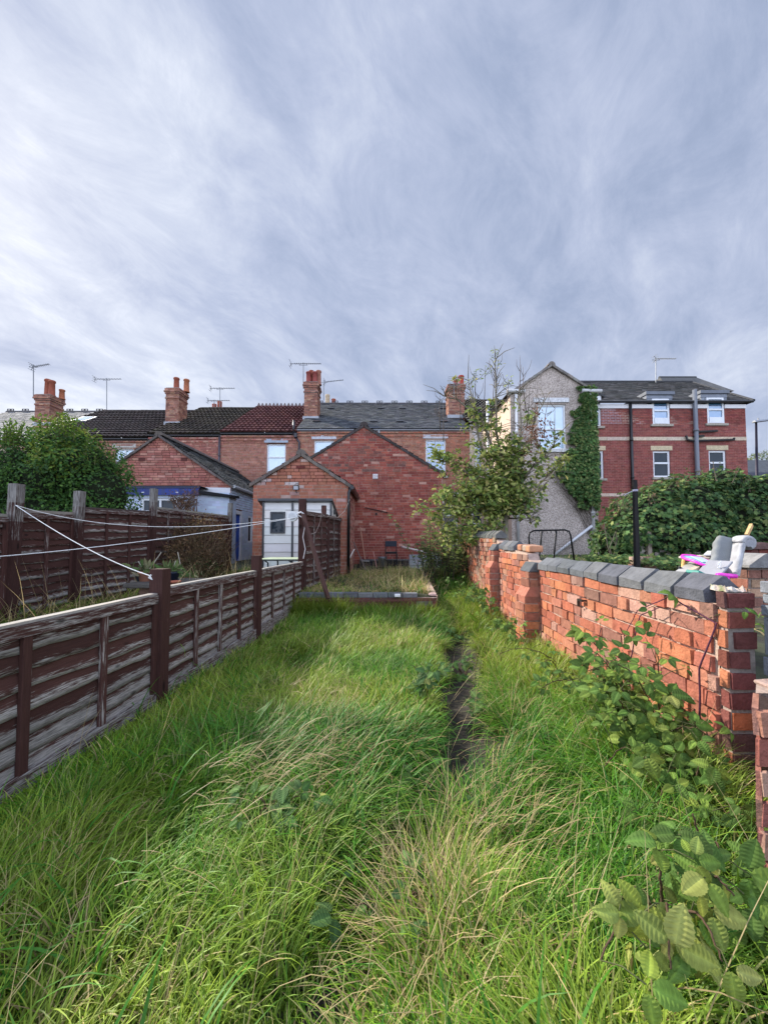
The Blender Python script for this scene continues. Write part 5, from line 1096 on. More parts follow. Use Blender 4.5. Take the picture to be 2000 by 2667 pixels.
    S = P(378, 1520, 4.3); t = thing('stone_stand', 'low stone slab on blocks holding plant pots behind the low fence', 'stand', (S.x, 4.6, .42)); m = MB(); za = px_z(1517, 4.4)
    m.box(S.x - .22, S.x + .75, 4.25, 4.95, za - .05, za, (.09, .08, .07)); m.build('slab', M['stone'], t, bevel=.01); 
    for dx in (-.1, .55): m = MB(); m.box(S.x + dx, S.x + dx + .15, 4.35, 4.8, .38, za - .052, (.2, .12, .09)); m.build('block', M['brick'], t, bevel=.01)
    pot('plant_pot', 'pale terracotta pot left of the low fence post', 380, 1488, 1516, 4.55, 19, (.52, .24, .155), canes=((360, 1462), (378, 1461), (420, 1439)))
    pot('plant_pot', 'black square pot behind the terracotta pot', 364, 1490, 1514, 4.9, 14, (.02, .025, .03), 'plastic', True)
    pot('plant_pot', 'black bucket-like pot right of the low fence post', 446, 1488, 1516, 4.55, 20, (.016, .024, .045), 'plastic', False, canes=((458, 1461),))
    pot('plant_pot', 'small terracotta pot below the black bucket pot', 455, 1513, 1530, 4.2, 15, (.36, .12, .07)); pot('plant_pot', 'wide shallow terracotta bowl nearest the brown bush', 478, 1505, 1516, 5.0, 22, (.30, .13, .09), canes=((463, 1438),))

# ------------------------------------------------------------------ leaves and grass (numpy)
def unit(v): return v / np.maximum(np.linalg.norm(v, axis=-1, keepdims=True), 1e-9)
def scatter(tv, tf, pos, nrm, up, scale, col, shade=None):
    """copies of one leaf outline: tv (k,3) with y along the leaf and z its normal; nrm/up give each copy's frame"""
    n = len(pos); k = len(tv); nz = unit(nrm); uy = unit(up - nz * np.sum(up * nz, -1, keepdims=True)); ux = np.cross(uy, nz)
    s = scale[:, None, None]
    v = (ux[:, None] * tv[None, :, 0:1] + uy[:, None] * tv[None, :, 1:2] + nz[:, None] * tv[None, :, 2:3]) * s + pos[:, None]
    c = np.repeat(col[:, None], k, 1)
    if shade is not None: c = c * shade[None, :, None]
    loops = []; starts = []; L = 0
    flat = np.concatenate([np.asarray(f) for f in tf]); sizes = np.array([len(f) for f in tf])
    loops = (flat[None] + (np.arange(n) * k)[:, None]).ravel()
    st = np.concatenate([[0], np.cumsum(sizes)[:-1]]); starts = (st[None] + (np.arange(n) * sizes.sum())[:, None]).ravel()
    return v.reshape(-1, 3), loops, starts, c.reshape(-1, 3)
def join(parts):
    V = []; Lp = []; S = []; C = []; nv = 0; nl = 0
    for v, l, s, c in parts: V.append(v); Lp.append(l + nv); S.append(s + nl); C.append(c); nv += len(v); nl += len(l)
    return np.concatenate(V), np.concatenate(Lp), np.concatenate(S), np.concatenate(C)
def leaf_obj(name, parts, parent=None, mat='leaf', smooth=True):
    v, l, s, c = join(parts); return new_mesh_obj(name, v, l, s, np.clip(c, 0, 1), M[mat], parent, smooth)
SMALL = (np.array([(0, 0, 0), (.30, .40, .10), (0, 1, -.05), (-.30, .40, .10), (0, .42, 0)]), [(0, 1, 4), (1, 2, 4), (2, 3, 4), (3, 0, 4)])
LONG = (np.array([(0, 0, 0), (.17, .35, .05), (.12, .72, .0), (0, 1, -.14), (-.12, .72, .0), (-.17, .35, .05), (0, .5, -.02)]), [(0, 1, 6), (1, 2, 6), (2, 3, 6), (3, 4, 6), (4, 5, 6), (5, 0, 6)])
IVY = (np.array([(0, 0, 0), (.42, .05, .02), (.36, .38, .04), (.62, .55, -.05), (.22, .68, .02), (0, 1.05, -.08), (-.22, .68, .02), (-.62, .55, -.05), (-.36, .38, .04), (-.42, .05, .02), (0, .4, -.02)]), [(10, i, i % 9 + 1 if i < 9 else 0) for i in range(1, 10)] and [(10, i, (i + 1) % 10) for i in range(10)])
def bramble_leaf(cv=.16):
    """broad ovate leaf, toothed edge, channelled along the midrib with raised side veins"""
    n = 17; ys = np.linspace(0, 1, n); w = .33 * np.sin(np.pi * ys ** .76) ** .75; w[0] = .02; w[-1] = .0
    v = []; f = []
    for i in range(n):
        tooth = .028 * (1 if i % 2 else -.3) * (0 < i < n - 1); curl = -cv * ys[i] ** 2; bump = .011 * (1 if i % 2 else -1)
        v += [(-(w[i] + tooth), ys[i] - .03, .10 * w[i] / .36 + curl - .02), (-w[i] * .5, ys[i], .06 * w[i] / .42 + curl + bump), (0, ys[i], curl), (w[i] * .5, ys[i], .06 * w[i] / .42 + curl + bump), (w[i] + tooth, ys[i] - .03, .10 * w[i] / .42 + curl - .02)]
    for i in range(n - 1):
        for j in range(4): a = i * 5 + j; f.append((a, a + 1, a + 6, a + 5))
    sh = np.concatenate([np.array([1, 1.0, 1.42, 1.0, 1]) * (1.035 if (i // 2) % 2 else .965) for i in range(n)]); return np.array(v), f, sh
BV, BF, BS = bramble_leaf()
BL3 = [bramble_leaf(c_)[0] for c_ in (.02, .18, .40)]
def colmix(cols, n, amt=.18, w=None):
    c = np.array(cols)[rng.choice(len(cols), n, p=w)]; return np.clip(c * (1 + rng.uniform(-amt, amt, (n, 1))) * (1 + rng.uniform(-.06, .06, (n, 3))), 0, 1)

def blades(x, y, z, h, wd, az, lean, curl, cb, ct, seg=4):
    n = len(x); t = np.linspace(0, 1, seg + 1); pos = np.zeros((n, seg + 1, 3)); pos[:, 0] = np.stack([x, y, z], -1)
    d = np.stack([np.cos(az), np.sin(az)], -1)
    for k in range(seg):
        a = lean + curl * ((k + .5) / seg) ** 1.3; st = h / seg
        pos[:, k + 1, :2] = pos[:, k, :2] + d * (np.sin(a) * st)[:, None]; pos[:, k + 1, 2] = pos[:, k, 2] + np.cos(a) * st
    side = np.stack([-d[:, 1], d[:, 0], np.zeros(n)], -1); side += rng.normal(0, .35, (n, 3)) * [1, 1, .3]; side = unit(side)
    ww = (1 - t[:-1] ** 1.6) * .5 + .06
    Lf = pos[:, :-1] - side[:, None] * (ww[None, :, None] * wd[:, None, None]); Rt = pos[:, :-1] + side[:, None] * (ww[None, :, None] * wd[:, None, None])
    k2 = 2 * seg + 1; v = np.empty((n, k2, 3)); v[:, 0:2 * seg:2] = Lf; v[:, 1:2 * seg:2] = Rt; v[:, 2 * seg] = pos[:, -1]
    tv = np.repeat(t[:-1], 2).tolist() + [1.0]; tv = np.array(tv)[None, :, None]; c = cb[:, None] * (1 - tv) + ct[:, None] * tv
    fl = []; sz = []
    for i in range(seg - 1): fl += [2 * i, 2 * i + 1, 2 * i + 3, 2 * i + 2]; sz.append(4)
    fl += [2 * seg - 2, 2 * seg - 1, 2 * seg]; sz.append(3); fl = np.array(fl); sz = np.array(sz)
    loops = (fl[None] + (np.arange(n) * k2)[:, None]).ravel(); st = np.concatenate([[0], np.cumsum(sz)[:-1]]); starts = (st[None] + (np.arange(n) * sz.sum())[:, None]).ravel()
    return v.reshape(-1, 3), loops, starts, np.clip(c.reshape(-1, 3), 0, 1)
G1 = np.array([.075, .215, .014]); G2 = np.array([.20, .325, .024]); G3 = np.array([.040, .155, .020]); YG = np.array([.32, .37, .045]); ST = np.array([.50, .38, .17]); ST2 = np.array([.60, .47, .25])
def grass_area(n, xr, yr, mask, hfun, straw, wid, lod=1.0, seg=4, upright=0.0, density=None):
    x = rng.uniform(*xr, n); y = rng.uniform(*yr, n)
    # tufts: pull the roots together
    g = .07; cx = (np.floor(x / g) + .5 + .8 * (rng.random(n) - .5)) * g; x = x + (cx - x) * .45 * rng.random(n); y = y + (((np.floor(y / g) + .5) * g) - y) * .45 * rng.random(n)
    keep = mask(x, y); x = x[keep]; y = y[keep]; n = len(x); z = gz(x, y) - .01
    c1 = fbm(x * 1.1 + 3, y * 1.1 + 8); c2 = fbm(x * 3.1 + 11, y * 3.1 + 2); c3 = fbm(x * 6 + 1, y * 6 + 6)
    h = hfun(x, y) * (.55 + .55 * rng.random(n)) * (.38 + 1.2 * c2)
    az = (c1 - .5) * 7 + (c2 - .5) * 6 + .6 + rng.normal(0, 1.05, n); lean = np.clip(.12 + .9 * np.abs(rng.normal(0, .5, n)) * (.5 + c3) + .30 * (c2 > .5), 0, 1.25) * (1 - upright)
    curl = rng.uniform(.5, 2.7, n) * (1 - .55 * upright); wd = wid * rng.uniform(.6, 1.35, n) * lod
    mixv = np.clip((c1 - .35) * 2.2 + rng.normal(0, .25, n), 0, 1)[:, None]; base = G3 * (1 - mixv) + G2 * mixv; base = np.where((rng.random(n) < .35)[:, None], G1, base)
    yl = np.clip((fbm(x * 1.5 + 21, y * 1.5 + 13) - .44) * 4 + rng.normal(0, .2, n), 0, 1)[:, None]; base = base * (1 - .6 * yl) + YG * .6 * yl
    s = straw(x, y) * (.4 + 1.2 * c3); dry = rng.random(n) < s; base = np.where(dry[:, None], ST * rng.uniform(.7, 1.15, (n, 1)), base)
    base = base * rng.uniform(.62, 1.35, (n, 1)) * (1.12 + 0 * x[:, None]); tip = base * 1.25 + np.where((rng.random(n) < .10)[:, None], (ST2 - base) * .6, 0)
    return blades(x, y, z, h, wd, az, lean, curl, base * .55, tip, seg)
def build_grass():
    off = lambda x, y: np.abs(x - pathx(y))
    gap = lambda y: .00 + .15 * sstep(1.55, 2.1, y) * (1 - sstep(4.4, 5.2, y)) + .03 * np.sin(y * 7)
    edge = lambda x, y: (x > FX(y) + .05) & (x < WX(y) - .03)
    inbed = lambda x, y: (y > 5.74) & (x < .92 + .065 * (y - 5.8))
    def m_lawn(x, y): return edge(x, y) & (off(x, y) > gap(y) + .09 * fbm(x * 5, y * 5)) & ~inbed(x, y) & (rng.random(len(x)) < .55 + .9 * fbm(x * 4 + 7, y * 4 + 2))
    def h_l(x, y):
        r = x > pathx(y); base = np.where(r, .30, .215) * (1 - .30 * (1 - sstep(.05, .45, x - FX(y))) * (1 - sstep(2.2, 3.6, y))) * (1 + .5 * sstep(4.6, 5.6, y)); base = base * (.8 + .45 * fbm(x * 1.6 + 40, y * 1.6 + 9)); nearp = 1 - .4 * (1 - sstep(.05, .35, off(x, y))) * (~r); return base * nearp * np.where(y < 1.0, .8, 1)
    def straw(x, y):
        r = x > pathx(y); d = off(x, y)
        band = np.where(r, .07 * np.exp(-((d - .16) / .13) ** 2) + .03, .02 + .10 * (d > .3) * (fbm(x * 1.5, y * 1.5 + 5) > .55)); return band + .16 * np.exp(-(((x - .16) / .22) ** 2 + ((y - 1.3) / .35) ** 2))
    P_ = []
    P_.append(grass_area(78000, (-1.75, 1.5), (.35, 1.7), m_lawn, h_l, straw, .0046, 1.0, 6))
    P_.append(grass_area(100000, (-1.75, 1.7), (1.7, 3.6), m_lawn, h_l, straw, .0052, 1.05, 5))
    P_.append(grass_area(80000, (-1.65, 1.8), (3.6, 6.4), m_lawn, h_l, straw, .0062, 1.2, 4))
    # dry tangle right of the trodden path
    n = 460; x = rng.normal(.11, .07, n); y = rng.normal(1.15, .13, n); P_.append(blades(x, y, gz(x, y), rng.uniform(.15, .38, n), rng.uniform(.002, .0048, n), rng.uniform(0, 6.28, n), rng.uniform(.05, .9, n), rng.uniform(.3, 2.4, n), ST * rng.uniform(.6, 1.1, (n, 1)), ST2 * rng.uniform(.7, 1.15, (n, 1)), 5))
    # broad dark blades and thatch lying flat
    n = 2600; x = rng.uniform(-1.7, 1.3, n); y = .45 + 3.2 * rng.random(n) ** 1.3; kp = edge(x, y) & (off(x, y) > .12) & (fbm(x * 2 + 5, y * 2 + 1) > .5); x = x[kp]; y = y[kp]; n = len(x); P_.append(blades(x, y, gz(x, y), rng.uniform(.18, .36, n), rng.uniform(.006, .010, n), rng.uniform(0, 6.28, n), rng.uniform(.1, .7, n), rng.uniform(.6, 2.2, n), G3 * rng.uniform(.8, 1.5, (n, 1)), G1 * rng.uniform(.9, 1.5, (n, 1)), 6))
    for (cx, cy, rx, ry, n) in ((-.52, 1.75, .20, .18, 230), (-.62, 2.5, .22, .25, 130), (.75, 2.3, .15, .3, 120), (.42, 1.5, .12, .25, 150)):
        x = rng.normal(cx, rx, n); y = rng.normal(cy, ry, n); kp = edge(x, y); x = x[kp]; y = y[kp]; n = len(x); P_.append(blades(x, y, gz(x, y) + rng.uniform(.06, .16, n), rng.uniform(.10, .24, n), rng.uniform(.002, .004, n), rng.uniform(-.9, .9, n), rng.uniform(.7, 1.4, n), rng.uniform(.2, 1.4, n), ST * rng.uniform(.35, .8, (n, 1)), ST2 * rng.uniform(.5, .85, (n, 1)), 4))
    n = 5200; x = rng.uniform(-1.35, .85, n); y = rng.uniform(5.42, 5.74, n); kp = rng.random(n) < np.where(x < -.45, 1, .35) * (.3 + fbm(x * 3, y * 3)); x = x[kp]; y = y[kp]; n = len(x); P_.append(blades(x, y, gz(x, y), rng.uniform(.22, .46, n) * np.where(x < -.45, 1, .8), np.full(n, .006), rng.uniform(0, 6.28, n), rng.uniform(.05, .5, n), rng.uniform(.3, 1.8, n), G1 * rng.uniform(.5, .9, (n, 1)), YG * rng.uniform(.6, 1.1, (n, 1)), 4))
    # flowering stems
    n = 240; x = rng.uniform(-1.6, 1.25, n); y = .7 + 5.2 * rng.random(n) ** 1.2; P_.append(blades(x, y, gz(x, y), rng.uniform(.28, .55, n), np.full(n, .0022), rng.uniform(-.6, 1.6, n), rng.uniform(.1, .75, n), rng.uniform(0, .5, n), ST * .8 * np.ones((n, 1)), ST2 * rng.uniform(.8, 1.1, (n, 1)), 5))
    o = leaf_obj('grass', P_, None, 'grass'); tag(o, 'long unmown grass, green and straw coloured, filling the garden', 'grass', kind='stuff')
    def m_far(x, y): return (~inbed(x, y)) & (x < WX(y) - .03) & (off(x, y) > .05)
    P2 = [grass_area(16000, (.6, 2.0), (6.2, 10.5), m_far, lambda x, y: .34 + 0 * x, lambda x, y: .16 + 0 * x, .008, 1.3, 4)]
    o = leaf_obj('grass', P2, None, 'grass'); tag(o, 'rough grass beside the raised bed in front of the shrub', 'grass', kind='stuff')
    def m_bed(x, y): return (x > FX(y) + .04) & (x < .70 + .065 * (y - 5.8)) & ((y < 9.5) | (x > -.95)) & (rng.random(len(x)) < .25 + 1.0 * sstep(.38, .6, fbm(x * 1.2 + 2, y * 1.2 + 4)))
    P3 = [grass_area(19000, (-1.5, 1.1), (5.95, 10.9), m_bed, lambda x, y: .17 + .12 * (x > 0), lambda x, y: .62 + 0 * x, .007, 1.3, 4)]
    n = 260; x = rng.uniform(-1.2, .7, n); y = rng.uniform(6, 10.8, n); P3.append(blades(x, y, gz(x, y), rng.uniform(.3, .5, n), np.full(n, .004), rng.uniform(0, 6.28, n), rng.uniform(.05, .4, n), rng.uniform(0, .5, n), ST * .7 * np.ones((n, 1)), ST2 * np.ones((n, 1)), 4))
    o = leaf_obj('grass', P3, None, 'grass'); tag(o, 'sparse dry grass growing in the raised bed', 'grass', kind='stuff')
    def m_nb(x, y): return (x < FX(y) - .06) & (x > -3.74) & (rng.random(len(x)) < .3 + fbm(x * 2, y * 2))
    P4 = [grass_area(20000, (-3.75, -1.2), (1.8, 10.5), m_nb, lambda x, y: .24 + .1 * (x < -3.2), lambda x, y: .34 + 0 * x, .006, 1.3, 4)]
    n = 320; x = rng.uniform(-3.7, -1.8, n); y = rng.uniform(2.6, 10, n); P4.append(blades(x, y, gz(x, y), rng.uniform(.3, .75, n), np.full(n, .0045), rng.uniform(0, 6.28, n), rng.uniform(.05, .7, n), rng.uniform(0, .8, n), ST * .7 * np.ones((n, 1)), ST2 * .9 * np.ones((n, 1)), 4))
    o = leaf_obj('grass', P4, None, 'grass'); tag(o, 'rough grass in the neighbouring garden behind the low fence', 'grass', kind='stuff')
    def m_rt(x, y): return (x > WX(y) + .35) & (rng.random(len(x)) < .2 + .9 * fbm(x * 1.2, y * 1.2))
    P5 = [grass_area(14000, (1.7, 7.5), (2.5, 13.8), m_rt, lambda x, y: .16 + 0 * x, lambda x, y: .2 + 0 * x, .009, 1.3, 3)]
    o = leaf_obj('grass', P5, None, 'grass'); tag(o, 'patchy grass in the yard behind the brick wall', 'grass', kind='stuff')
build_grass()

build_clutter()

# ------------------------------------------------------------------ brambles
LG = [(.105, .185, .036), (.085, .15, .032), (.135, .215, .04), (.07, .125, .028), (.18, .25, .045)]
YL = [(.22, .26, .06), (.28, .29, .08), (.18, .23, .05)]
def bramble(label, canes, size, cols=LG, yellow=.05, spread=.5, per=.05, stemcol=(.09, .055, .035), tri=True, face=(-.25, -.6, .9)):
    """canes: list of point lists; compound leaves of three (or five) along each"""
    base = canes[0][0]; t = thing('bramble', label, 'bramble', tuple(base), 'bramble plants'); pos = []; nr = []; up = []; sc_ = []
    for cn in canes:
        st = MB(); pts = [Vector(p) for p in cn]; fine = []
        for i in range(len(pts) - 1):
            for k in range(6): fine.append(pts[i].lerp(pts[i + 1], k / 6))
        fine.append(pts[-1]); fine = [p + Vector((random.uniform(-.002, .002), random.uniform(-.002, .002), random.uniform(-.002, .002))) for p in fine]
        st.tube(fine, [max(.0012, .0042 * (1 - .6 * i / len(fine))) for i in range(len(fine))], stemcol, 5)
        L = 0
        for i in range(1, len(fine)):
            L += (fine[i] - fine[i - 1]).length
            if L > per:
                L = 0; d = Vector((random.gauss(face[0], .5), random.gauss(face[1], .5), random.uniform(-.1, .6))).normalized() * spread * random.uniform(.14, .26)
                q = fine[i] + d; st.tube([fine[i], fine[i] + d * .5 + Vector((0, 0, .01)), q], .0014, (.09, .10, .04), 4)
                nb = Vector(face).normalized() + Vector((random.gauss(0, .32), random.gauss(0, .30), random.gauss(0, .2))); dn = d.normalized()
                s = size * random.uniform(.55, 1.3); nb.normalize(); side = dn.cross(nb).normalized()
                for ang, k in (((0, 1), (1.25, .82), (-1.25, .82)) if random.random() < .75 else ((0, 1), (1.0, .85), (-1.0, .85), (2.0, .6), (-2.0, .6))):
                    u = dn * math.cos(ang) + side * math.sin(ang); pos.append(tuple(q + u * .012)); nr.append(tuple(nb + u * random.uniform(.0, .5))); up.append(tuple(u)); sc_.append(s * k)
        st.build('cane', M['bark'], t, smooth=True)
    n = len(pos); col = colmix(cols, n, .2); yy = rng.random(n) < yellow; col[yy] = colmix(YL, int(yy.sum()), .15) if yy.any() else col[yy]
    pos, nr, up, sc_ = map(np.array, (pos, nr, up, sc_)); pick = rng.integers(0, 3, n)
    leaf_obj('leaves', [scatter(BL3[g], BF, pos[pick == g], nr[pick == g], up[pick == g], sc_[pick == g], col[pick == g], BS) for g in range(3) if (pick == g).any()], t, smooth=False)
    return t
def arch(a, b, h, n=5):
    a = Vector(a); b = Vector(b); return [a.lerp(b, k / n) + Vector((0, 0, h * 4 * (k / n) * (1 - k / n))) for k in range(n + 1)]
def on(x, y, dz=0): return Vector((x, y, float(gz(x, y)) + dz))
def build_brambles():
    w = lambda y, d: WX(y) - d
    c = []
    for k in range(14):
        y0 = random.uniform(1.55, 1.98); a = on(w(y0, random.uniform(.05, .25)), y0); b = Vector((w(y0, random.uniform(.1, .55)), y0 + random.uniform(-.35, .25), random.choice((random.uniform(.40, .60), random.uniform(.55, .74))))); c.append(arch(a, b, .10))
    bramble('big leafy bramble heaped against the near end of the orange wall', c, .048, yellow=.06, per=.022, cols=LG)
    c = [[on(w(2.0, .1), 2.0), Vector((w(1.98, .12), 1.98, .55)), Vector((w(1.9, .10), 1.9, .84)), Vector((w(1.8, .06), 1.8, .90))], [on(w(2.35, .1), 2.35), Vector((w(2.32, .12), 2.32, .52)), Vector((w(2.2, .14), 2.2, .72))], [Vector((w(1.62, .03), 1.62, .45)), Vector((w(1.60, .04), 1.60, .68)), Vector((w(1.53, .02), 1.53, .88)), Vector((w(1.75, .05), 1.75, .955)), Vector((w(1.95, .08), 1.95, .86)), Vector((w(2.05, .1), 2.05, .70))]]
    bramble('thin purple bramble canes arching bare up the orange wall', c, .045, per=.22, yellow=0, stemcol=(.10, .035, .06))
    c = []
    for k in range(11):
        y0 = random.uniform(1.25, 1.65); a = on(w(y0, random.uniform(.08, .25)), y0); b = Vector((w(y0, random.uniform(.22, .5)), y0 + random.uniform(-.25, .1), random.uniform(.20, .44))); c.append(arch(a, b, .1))
    bramble('dark leafy bramble at the foot of the dark brick pier', c[:8], .052, yellow=.07, per=.030)
    c = [arch(on(.66, .94), on(.43, .80, .20), .10), arch(on(.66, .94), on(.54, .76, .18), .12), arch(on(.66, .94), on(.70, .80, .24), .10), arch(on(.66, .94), on(.60, .88, .30), .06), arch(on(.66, .94), on(.49, .84, .24), .1), arch(on(.66, .94), on(.64, .76, .16), .1)]
    bramble('pale yellow-green bramble sprig in the near right corner of the grass', c, .056, cols=[(.12, .20, .035), (.17, .24, .04), (.095, .17, .035), (.23, .26, .045)], yellow=.38, per=.07, spread=.38, face=(-.1, -.75, .8))
    c = [arch(on(.80, .98), on(.68, .84, .22), .1), arch(on(.80, .98), on(.76, .9, .24), .1), arch(on(.80, .98), on(.74, .95, .30), .05)]
    bramble('dark bramble leaves low in the grass close to the right edge', c, .062, per=.06, spread=.4, cols=LG[:4])
    c = []
    for k in range(5):
        y0 = random.uniform(2.1, 3.3); a = on(w(y0, random.uniform(.05, .2)), y0); b = Vector((w(y0, random.uniform(.1, .6)), y0 + random.uniform(-.4, .3), float(gz(w(y0, .2), y0)) + random.uniform(.15, .35))); c.append(arch(a, b, .1))
    bramble('low bramble along the foot of the orange wall halfway along', c, .046, per=.055)
    c = []
    for k in range(5):
        y0 = random.uniform(3.4, 4.3); a = on(w(y0, .1), y0); b = Vector((w(y0, random.uniform(.15, .5)), y0 + random.uniform(-.4, .3), float(gz(w(y0, .2), y0)) + random.uniform(.15, .35))); c.append(arch(a, b, .1))
    bramble('bramble around the foot of the nearer brick buttress', c, .050, per=.06)
    c = []
    for k in range(8):
        y0 = random.uniform(4.7, 6.0); a = on(w(y0, .15), y0); b = Vector((w(y0, random.uniform(.1, .6)), y0 + random.uniform(-.4, .3), float(gz(w(y0, .2), y0)) + random.uniform(.2, .5))); c.append(arch(a, b, .12))
    bramble('dark bramble at the foot of the farther brick buttress', c, .060, per=.05, cols=LG[:4])
    for (x, y, r, lab) in ((.0, 1.22, .16, 'bramble runner with dark leaves at the near end of the trodden path'), (.27, 1.78, .18, 'bramble runner with round leaves beside the dry straw tangle'), (.62, 2.6, .16, 'bramble runner lying across the bare earth of the path'), (.70, 3.4, .16, 'bramble runner on the path, level with the middle of the wall'), (.30, 2.75, .13, 'small blue-green bramble standing up out of the lawn'), (.86, 4.6, .18, 'bramble runner at the far end of the trodden path'), (-.42, 1.5, .12, 'few bramble leaves sunk in the lawn left of the path')):
        c = []
        for k in range(4):
            a = random.uniform(0, 6.28); rr = r * random.uniform(.6, 1.1); c.append(arch(on(x, y), on(x + rr * math.cos(a), y + rr * math.sin(a), .10 if 'standing' not in lab else .24), .06))
        bramble(lab, c, .058, per=.06, spread=.35, cols=[(.07, .135, .04), (.06, .115, .035), (.10, .17, .045)], yellow=.05, face=(0, -.35, 1))
    # dock plants by the far buttress
    t = thing('dock_plant', 'bright yellow-green dock plant by the far buttress of the wall', 'plant', tuple(on(1.25, 5.05))); pos = []; nr = []; up = []; s = []
    for k in range(16):
        a = random.uniform(0, 6.28); e = random.uniform(.4, 1.1); u = Vector((math.cos(a) * math.cos(e), math.sin(a) * math.cos(e), math.sin(e))); pos.append(tuple(on(1.22 + random.uniform(-.14, .14), 5.0 + random.uniform(-.14, .14)))); up.append(tuple(u)); nr.append((-math.cos(a) * math.sin(e), -math.sin(a) * math.sin(e), math.cos(e))); s.append(random.uniform(.2, .34))
    leaf_obj('leaves', [scatter(BV * np.array([.6, 1, 1]), BF, np.array(pos), np.array(nr), np.array(up), np.array(s), colmix([(.16, .26, .03), (.20, .30, .05), (.10, .2, .05)], len(pos)), BS)], t)
build_brambles()

# ------------------------------------------------------------------ shrubs, hedge, tree, ivy
def blob_surface(c, r, n, noise=.34, freq=2.4, zmin=None, bias=None):
    """points and outward normals on a lumpy ellipsoid"""
    d = unit(rng.normal(size=(n, 3))); 
    k = 1 + noise * (fbm(d[:, 0] * freq * 2 + c[0] + 50, d[:, 1] * freq * 2 + d[:, 2] * freq * 1.7 + c[1] + 50) - .5) * 2
    p = np.array(c) + d * np.array(r) * k[:, None]; nm = unit(d / np.array(r))
    return p, nm
def foliage(blobs, n, tmpl, size, cols, inward=.22, w=None, droop=.25, zmin=None, tilt=.7):
    P_ = []; tot = sum(b[1][0] * b[1][1] + b[1][0] * b[1][2] for b in blobs)
    pos = []; nm = []
    for c, r in blobs:
        k = int(n * (r[0] * r[1] + r[0] * r[2]) / tot); p, m_ = blob_surface(c, r, k); p = p - m_ * (np.abs(rng.normal(0, inward, (k, 1))) * np.minimum.reduce(np.array(r))); pos.append(p); nm.append(m_)
    pos = np.concatenate(pos); nm = np.concatenate(nm)
    if zmin is not None: k = pos[:, 2] > zmin; pos = pos[k]; nm = nm[k]
    # drop what is deep inside another blob
    keep = np.ones(len(pos), bool)
    for c, r in blobs: keep &= ~((((pos - np.array(c)) / np.array(r)) ** 2).sum(1) < .45)
    pos = pos[keep]; nm = nm[keep]; k = len(pos)
    nr = unit(nm + rng.normal(0, tilt, (k, 3)) + [0, 0, .35]); up = unit(rng.normal(0, 1, (k, 3)) + [0, 0, -droop] + nm * .4)
    cl = fbm(pos[:, 0] * 2.3 + pos[:, 1] * 1.7 + 9, pos[:, 2] * 2.6 + 4)
    col = colmix(cols, k, .22, w) * (.72 + .6 * cl[:, None]); return scatter(tmpl[0], tmpl[1], pos, nr, up, size * rng.uniform(.6, 1.3, k), col)
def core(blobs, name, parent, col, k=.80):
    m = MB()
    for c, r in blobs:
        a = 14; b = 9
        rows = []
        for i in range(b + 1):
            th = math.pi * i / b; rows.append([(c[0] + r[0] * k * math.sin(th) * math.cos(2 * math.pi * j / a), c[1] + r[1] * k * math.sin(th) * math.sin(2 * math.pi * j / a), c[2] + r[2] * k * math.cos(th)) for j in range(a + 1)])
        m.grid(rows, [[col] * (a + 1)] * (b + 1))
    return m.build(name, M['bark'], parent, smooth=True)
def build_hedge():
    t = thing('hedge', 'tall dense dark green privet hedge behind the far fence at left', 'hedge', (-6, 6.5, .4)); 
    q_ = lambda a, b, Y: tuple(P(a, b, Y))
    bl = [(q_(262, 1290, 6.1), (.48, .6, .62)), (q_(172, 1262, 6.2), (.76, .9, .84)), (q_(158, 1182, 6.3), (.44, .5, .50)), (q_(35, 1262, 6.2), (1.0, .9, .84)), (q_(-130, 1265, 6.2), (1.2, .9, .85)), (q_(105, 1370, 5.8), (1.0, .6, .6)), (q_(262, 1365, 6.0), (.34, .5, .55)), (q_(225, 1225, 6.1), (.48, .7, .55))]
    core(bl, 'dark_core', t, (.014, .02, .008), .68)  # solid dark lumps added inside so the hedge cannot be seen through
    PR = [(.045, .105, .022), (.06, .13, .028), (.035, .085, .022), (.085, .165, .032), (.05, .10, .035)]
    parts = [foliage(bl, 42000, SMALL, .052, PR, .16)]
    # sprays standing up out of the top
    pos = []; nr = []; up = []; tips = MB()
    for k in range(80):
        px_, py_ = random.choice([(random.gauss(165, 28), 1125), (random.uniform(0, 60), 1150), (random.gauss(25, 14), 1140), (random.uniform(200, 260), 1165), (random.gauss(160, 22), 1120)]); py_ += abs(px_ - 160) * (.35 if px_ > 160 else 0); a = P(px_, py_ + 15, 6.1 + random.uniform(-.5, .4)); x, y, zt = a
        L = random.uniform(.10, .42); d = Vector((random.uniform(-.2, .25), random.uniform(-.2, .2), 1)).normalized(); a = Vector((x, y, zt)); tips.tube([a, a + d * L], [.008, .003], (.07, .08, .03), 4)
        for i in range(int(L / .022)): q = a + d * (i * .022 + .02); an = i * 2.4; u = Vector((math.cos(an), math.sin(an), .7)).normalized(); pos.append(tuple(q)); up.append(tuple(u)); nr.append((-u.x, -u.y, 1))
    k = len(pos); parts.append(scatter(SMALL[0], SMALL[1], np.array(pos), np.array(nr), np.array(up), rng.uniform(.04, .065, k), colmix([(.12, .21, .03), (.17, .25, .04), (.09, .17, .03)], k)))
    n = 3500; bl2 = [(q_(165, 1165, 6.1), (.42, .5, .48)), (q_(190, 1210, 6.0), (.45, .6, .35))]; parts.append(foliage(bl2, n, SMALL, .058, [(.15, .22, .035), (.20, .24, .05), (.10, .18, .03)], .15))
    tips.build('twigs', M['bark'], t); leaf_obj('foliage', parts, t)
build_hedge()
